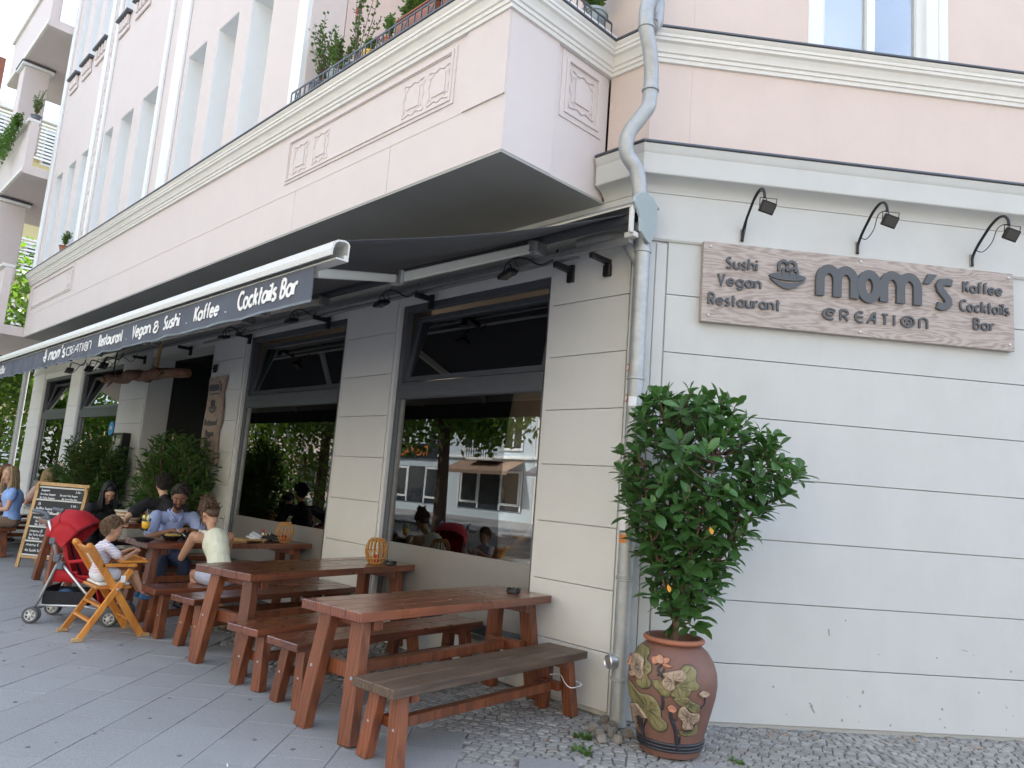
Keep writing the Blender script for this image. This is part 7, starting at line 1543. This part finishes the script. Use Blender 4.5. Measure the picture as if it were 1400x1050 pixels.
def house(name, lab, x0, x1, y0, y1, h, m, face, floors, cols, roofm='red_tile', base=None, grp=None):
    T = thing(name, lab, 'house', ((x0 + x1) / 2, (y0 + y1) / 2, 0), 0, grp); w, d = (x1 - x0) / 2, (y1 - y0) / 2; mb = MB(); mb.box(-w, w, -d, d, -.05, h); mb.build('wall', m, T)
    mb = MB(); mb.cbox(-w - .2, w + .2, -d - .2, d + .2, h, h + .35, .05); (mb.add if roofm == 'red_tile' else (lambda *a: None))([(-w, -d, h + .35), (w, -d, h + .35), (w, d, h + .35), (-w, d, h + .35), (-w + 1, 0, h + 3), (w - 1, 0, h + 3)], [(0, 1, 5, 4), (2, 3, 4, 5), (1, 2, 5), (3, 0, 4), (3, 2, 1, 0)]); mb.build('roof', roofm, T)
    if face == '+y' and abs((x0 + x1) / 2 + 25) < 32:      # shopfronts, string courses and balconies on the nearer houses
        for z_ in (3.3, 6.4, 9.5, 12.5): MB().cbox(-w, w, d + .003, d + .14, z_, z_ + .16, .02).build('string_course', 'white_plaster', T)
        nb = max(2, int(w / 2.6))
        for i in range(nb):
            u = -w + (i + .5) * 2 * w / nb; q = w / nb * .78; MB().box(u - q, u + q, d + .004, d + .06, .5, 2.7).build('shop_window', 'glass_dark', T)
            for e in (-q, -q * .34, q * .34, q - .1): MB().box(u + e, u + e + .1, d + .061, d + .1, .5, 2.7).build('mullion', 'white_plaster', T)
            if i % 2 == k_house % 2: mb = MB(); mb.add([(u - q, d + .01, 3.2), (u + q, d + .01, 3.2), (u + q, d + 1.3, 2.6), (u - q, d + 1.3, 2.6), (u - q, d + 1.3, 2.4), (u + q, d + 1.3, 2.4)], [(0, 1, 2, 3), (3, 2, 5, 4)]); mb.build('shop_awning', ['cloth_grey', 'pad_white', 'cloth_tan'][i % 3], T)
            if i % 2 == 0:
                for f_ in (1, 2, 3): MB().cbox(u - 1.1, u + 1.1, d + .15, d + 1.0, f_ * 3.1 + .05, f_ * 3.1 + .2, .02).build('balcony_slab', 'cream', T); mb = MB(); [mb.box(u - 1.1 + j * .2, u - 1.07 + j * .2, d + .95, d + .98, f_ * 3.1 + .2, f_ * 3.1 + 1.15) for j in range(12)]; mb.box(u - 1.1, u + 1.13, d + .94, d + .99, f_ * 3.1 + 1.15, f_ * 3.1 + 1.2); stuff(mb.build('balcony_bars', 'frame', T))
    L = 2 * w if face in ('+y', '-y') else 2 * d; fh = h / floors; proto = None
    for f in range(floors):
        for c_ in range(cols):
            u = -L / 2 + (c_ + .5) * L / cols; z = f * fh + fh * .3; ww, wh = min(1.3, L / cols * .45), fh * .55
            if proto is None:
                fm = MB(); fm.box(-ww / 2 - .12, ww / 2 + .12, -.06, .02, -.12, 0); fm.box(-ww / 2 - .12, ww / 2 + .12, -.06, .02, wh, wh + .12); fm.box(-ww / 2 - .12, -ww / 2, -.06, .02, 0, wh); fm.box(ww / 2, ww / 2 + .12, -.06, .02, 0, wh); fm.box(-.04, .04, -.03, .02, 0, wh)
                o = fm.build('window', 'white_plaster', T); gl = MB().box(-ww / 2, ww / 2, -.012, .0, 0, wh).build('pane', 'glass_dark', o); proto = (o, gl)
            else:
                o = proto[0].copy(); C.objects.link(o); g2 = proto[1].copy(); C.objects.link(g2); g2.parent = o
            if face == '+y': o.location = (u, d + .022, z); o.rotation_euler.z = math.pi
            elif face == '+x': o.location = (w + .022, u, z); o.rotation_euler.z = math.pi / 2
    return T
M['glass_dark'] = mat('glass_dark', (.04, .05, .06), .08, spec=.8)
xs = [(-112, -84, 'yellow_wall'), (-84, -60, 'cream'), (-60, -44, 'pink'), (-44, -24, 'blue_wall'), (-24, -2, 'cream'), (-2, 20, 'yellow_wall'), (20, 44, 'pink')]
for k, (a, b, m) in enumerate(xs):
    house('apartment_house', ['yellow house far down the opposite side of the street', 'cream house down the opposite side of the street', 'pink house across the street seen in the glass', 'pale blue house across the street reflected in the large window', 'cream house straight across the street', 'yellow house across the street behind the camera', 'pink house across the street at the right end'][k], a + .02, b - .02, -36, -24, 15 + (k % 3), m, '+y', 5, 6, grp='houses across the street')
YH = house('apartment_house', 'yellow house with slatted balconies and a red chimney, far left', -58, -44, -4, 16, 20.0, 'yellow_wall', '+x', 6, 6, roofm='cream')
mb = MB(); mb.box(6, 7.4, -6.2, -4.8, 20, 22.6); mb.build('chimney', 'red_tile', YH)
for f in range(6):
    for k in range(11): MB().box(7.3, 7.36, -9.9, 1.0, 1.2 + f * 3.3 + k * .2, 1.31 + f * 3.3 + k * .2).build('balcony_slat', 'cream', YH)
# shop sign across the street
RS = thing('shop_sign', 'dark shop sign with red letters across the street, mirrored in the window', 'sign', (-34.4, -23.9, 3.2)); RS.rotation_euler.z = math.pi
MB().cbox(-2.4, 2.4, -.06, .1, 0, .9, .02).build('sign_board', 'board', RS); text('ROYAl', -1.3, .2, .5, RS, 'candle', .09, y0=-.10, y1=-.05, fit=2.6) if False else None
GL['Y'] = (.6, [[(0, 1), (.3, .5), (.6, 1)], [(.3, .5), (.3, 0)]]); GL['L'] = (.45, [[(0, 1), (0, 0), (.45, 0)]])
text('ROYAL', -1.4, .18, .52, RS, 'sticker_orange', .09, y0=-.10, y1=-.05, fit=2.7)
# parked cars across the street (only their reflections show)
def car(x, y, lab, m, rz=0):
    T = thing('parked_car', lab, 'car', (x, y, -.13), rz, 'cars across the street'); pr2 = [(-2.1, .3), (-2.15, .75), (-1.9, .92), (-1.2, 1.0), (-.6, 1.42), (.75, 1.45), (1.5, 1.0), (2.05, .9), (2.15, .6), (2.1, .3)]
    mb = MB(); mb.prism(pr2, -.85, .85); o = mb.build('car_body', m, T); md = o.modifiers.new('b', 'BEVEL'); md.width = .08; md.segments = 3
    for s_ in (-1, 1): mb = MB(); mb.prism([(-1.05, 1.02), (-.55, 1.36), (.7, 1.38), (1.3, 1.02)], s_ * .853 - .003, s_ * .853 + .003); mb.build('side_window', 'glass_dark', T)
    for sx in (-1.3, 1.35):
        for s_ in (-1, 1): w = MB().lathe([(.0, -.1), (.30, -.1), (.32, -.08), (.32, .08), (.30, .1), (0, .1)], 20, c=(sx, s_ * .78, .32), rot=Matrix.Rotation(R_(90), 4, 'X')).build('wheel', 'rubber', T)
    return T
M['car_white'] = mat('car_white', (.6, .6, .6), .25, coat=.6); M['car_grey'] = mat('car_grey', (.12, .13, .15), .25, coat=.6, metal=.5)
car(-46, -13.6, 'pale car parked across the street, seen only in the glass', 'car_white'); car(-52, -13.6, 'grey car parked across the street, seen only in the glass', 'car_grey'); car(-58, -13.6, 'second pale car parked across the street', 'car_white')

# ------------------------------------------------------------------ inside, behind the glass
def itable(x, y, rz, lab):
    T = thing('indoor_table', lab, 'table', (x, y, .25), rz, 'pine tables behind the glass'); MB().cbox(-.55, .55, -.35, .35, .72, .76, .006).build('tabletop', 'pine', T)
    MB().cbox(-.5, .5, -.3, .3, .62, .719, .004).build('apron', 'pine', T)
    for a in (-1, 1):
        for b in (-1, 1): MB().cbox(a * .5 - .04, a * .5 + .04, b * .3 - .04, b * .3 + .04, 0, .619, .004).build('leg', 'pine', T)
itable(-1.75, .95, 0, 'pine table inside the large window nearest the corner'); itable(-3.4, 1.9, 0, 'pine table deeper inside behind the pillar'); itable(-5.5, 1.0, 0, 'pine table inside the second large window')
person('person in a grey top sitting at the pine table behind the glass', (-2.75, 1.05, .25), R_(0), 'skin_light', 'hair_brown', 'long', 'cloth_grey', 'cloth_denim', lean=15, vox=.016, female=True, face=True)
person('woman in a white top inside the large window', (-2.1, 1.6, .25), R_(-80), 'skin_light', 'hair_dark', 'long', 'cloth_white', 'cloth_tan', lean=14, vox=.016, female=True, face=True)
person('woman in a pale pink top inside the second large window', (-6.3, 1.2, .25), R_(-30), 'skin_light', 'hair_brown', 'long', 'cloth_pink', 'cloth_denim', lean=20, vox=.016, female=True, face=True)
for k, (x, y, z, rr_) in enumerate(((-6.1, .55, .98, .0), (-5.9, .7, .8, 0))):
    WB = thing('woven_ball', ['white openwork ball ornament inside the second window', 'white openwork ornament below the ball inside the second window'][k], 'ornament', (x, y, z)); r = random.Random(k)
    for i in range(14):
        ax = Vector((r.uniform(-1, 1), r.uniform(-1, 1), r.uniform(-1, 1))).normalized(); u = ax.orthogonal().normalized(); v = ax.cross(u); MB().tube([(u * math.cos(t) + v * math.sin(t)) * .15 + ax * .02 for t in [2 * math.pi * j / 20 for j in range(20)]], .006, 5, closed=True).build('ring', 'paper', WB)
MB_ = MB(); WBs = thing('window_bench', 'dark window shelf inside the second window', 'shelf', (-6.0, .6, 0)); MB_.cbox(-.6, .6, -.14, .3, .60, .64, .005); MB_.cbox(-.58, -.54, -.1, .26, 0, .6, .004); MB_.cbox(.54, .58, -.1, .26, 0, .6, .004); MB_.build('shelf_board', 'interior', WBs)
for k, (x, y, z) in enumerate(((-5.4, 2.2, 2.28), (-5.2, 2.3, 2.26), (-5.0, 2.2, 2.3), (-2.6, 2.5, 2.2))): 
    T = thing('pendant_lamp', ['leftmost glowing orange pendant lamp inside the second large window', 'middle glowing orange pendant lamp inside the second large window', 'rightmost glowing orange pendant lamp inside the second large window', 'single orange pendant lamp deep inside the window nearest the corner'][k], 'lamp', (x, y, z), 0, 'glowing orange pendant lamps indoors'); MB().ell((0, 0, 0), .07, 12, 8).build('bulb', 'bulb', T, smooth=True); MB().tube([(0, 0, .06), (0, 0, 1.4)], .006, 5).build('cord', 'cable', T)

# gum spots, stains and litter on the paving
r = random.Random(99); gm_ = MB()
for k in range(130):
    x, y = r.uniform(-7, 2.5), r.uniform(-4.2, -1.3)
    if y < -3.6 and x > 1: continue
    q = r.uniform(.006, .016); gm_.lathe([(q, .0), (q, .0022), (0, .0026)], 9, c=(x, y, -.001))
o_ = gm_.build('gum_spots', 'groove_dark'); stuff(o_); o_['label'] = 'small dark gum spots trodden into the paving slabs'; o_['category'] = 'spots'
for k, (x, y) in enumerate(((-2.2, -1.86), (1.9, .45), (-.6, -2.6), (1.35, .05))):
    tag(MB().tube([(0, 0, .005), (.028, .006, .005)], .0038, 7).build('cigarette_end', 'paper', loc=(x, y, 0), rot=(0, 0, k * 1.3)), ['cigarette end by the leg of the second table', 'cigarette end on the cobbles along the right-hand wall', 'cigarette end lying on the bare slabs in the foreground', 'cigarette end on the cobbles just right of the lotus pot'][k], 'cigarette end')

# the pendant lamps that are lit indoors
for k, (x, y, z) in enumerate(((-5.2, 2.2, 2.1), (-2.6, 2.4, 2.05))):
    ld = bpy.data.lights.new('pendant_light', 'POINT'); ld.energy = 14; ld.color = (1, .80, .58); ld.shadow_soft_size = .08
    lo_ = bpy.data.objects.new('pendant_light', ld); C.objects.link(lo_); lo_.location = (x, y, z)
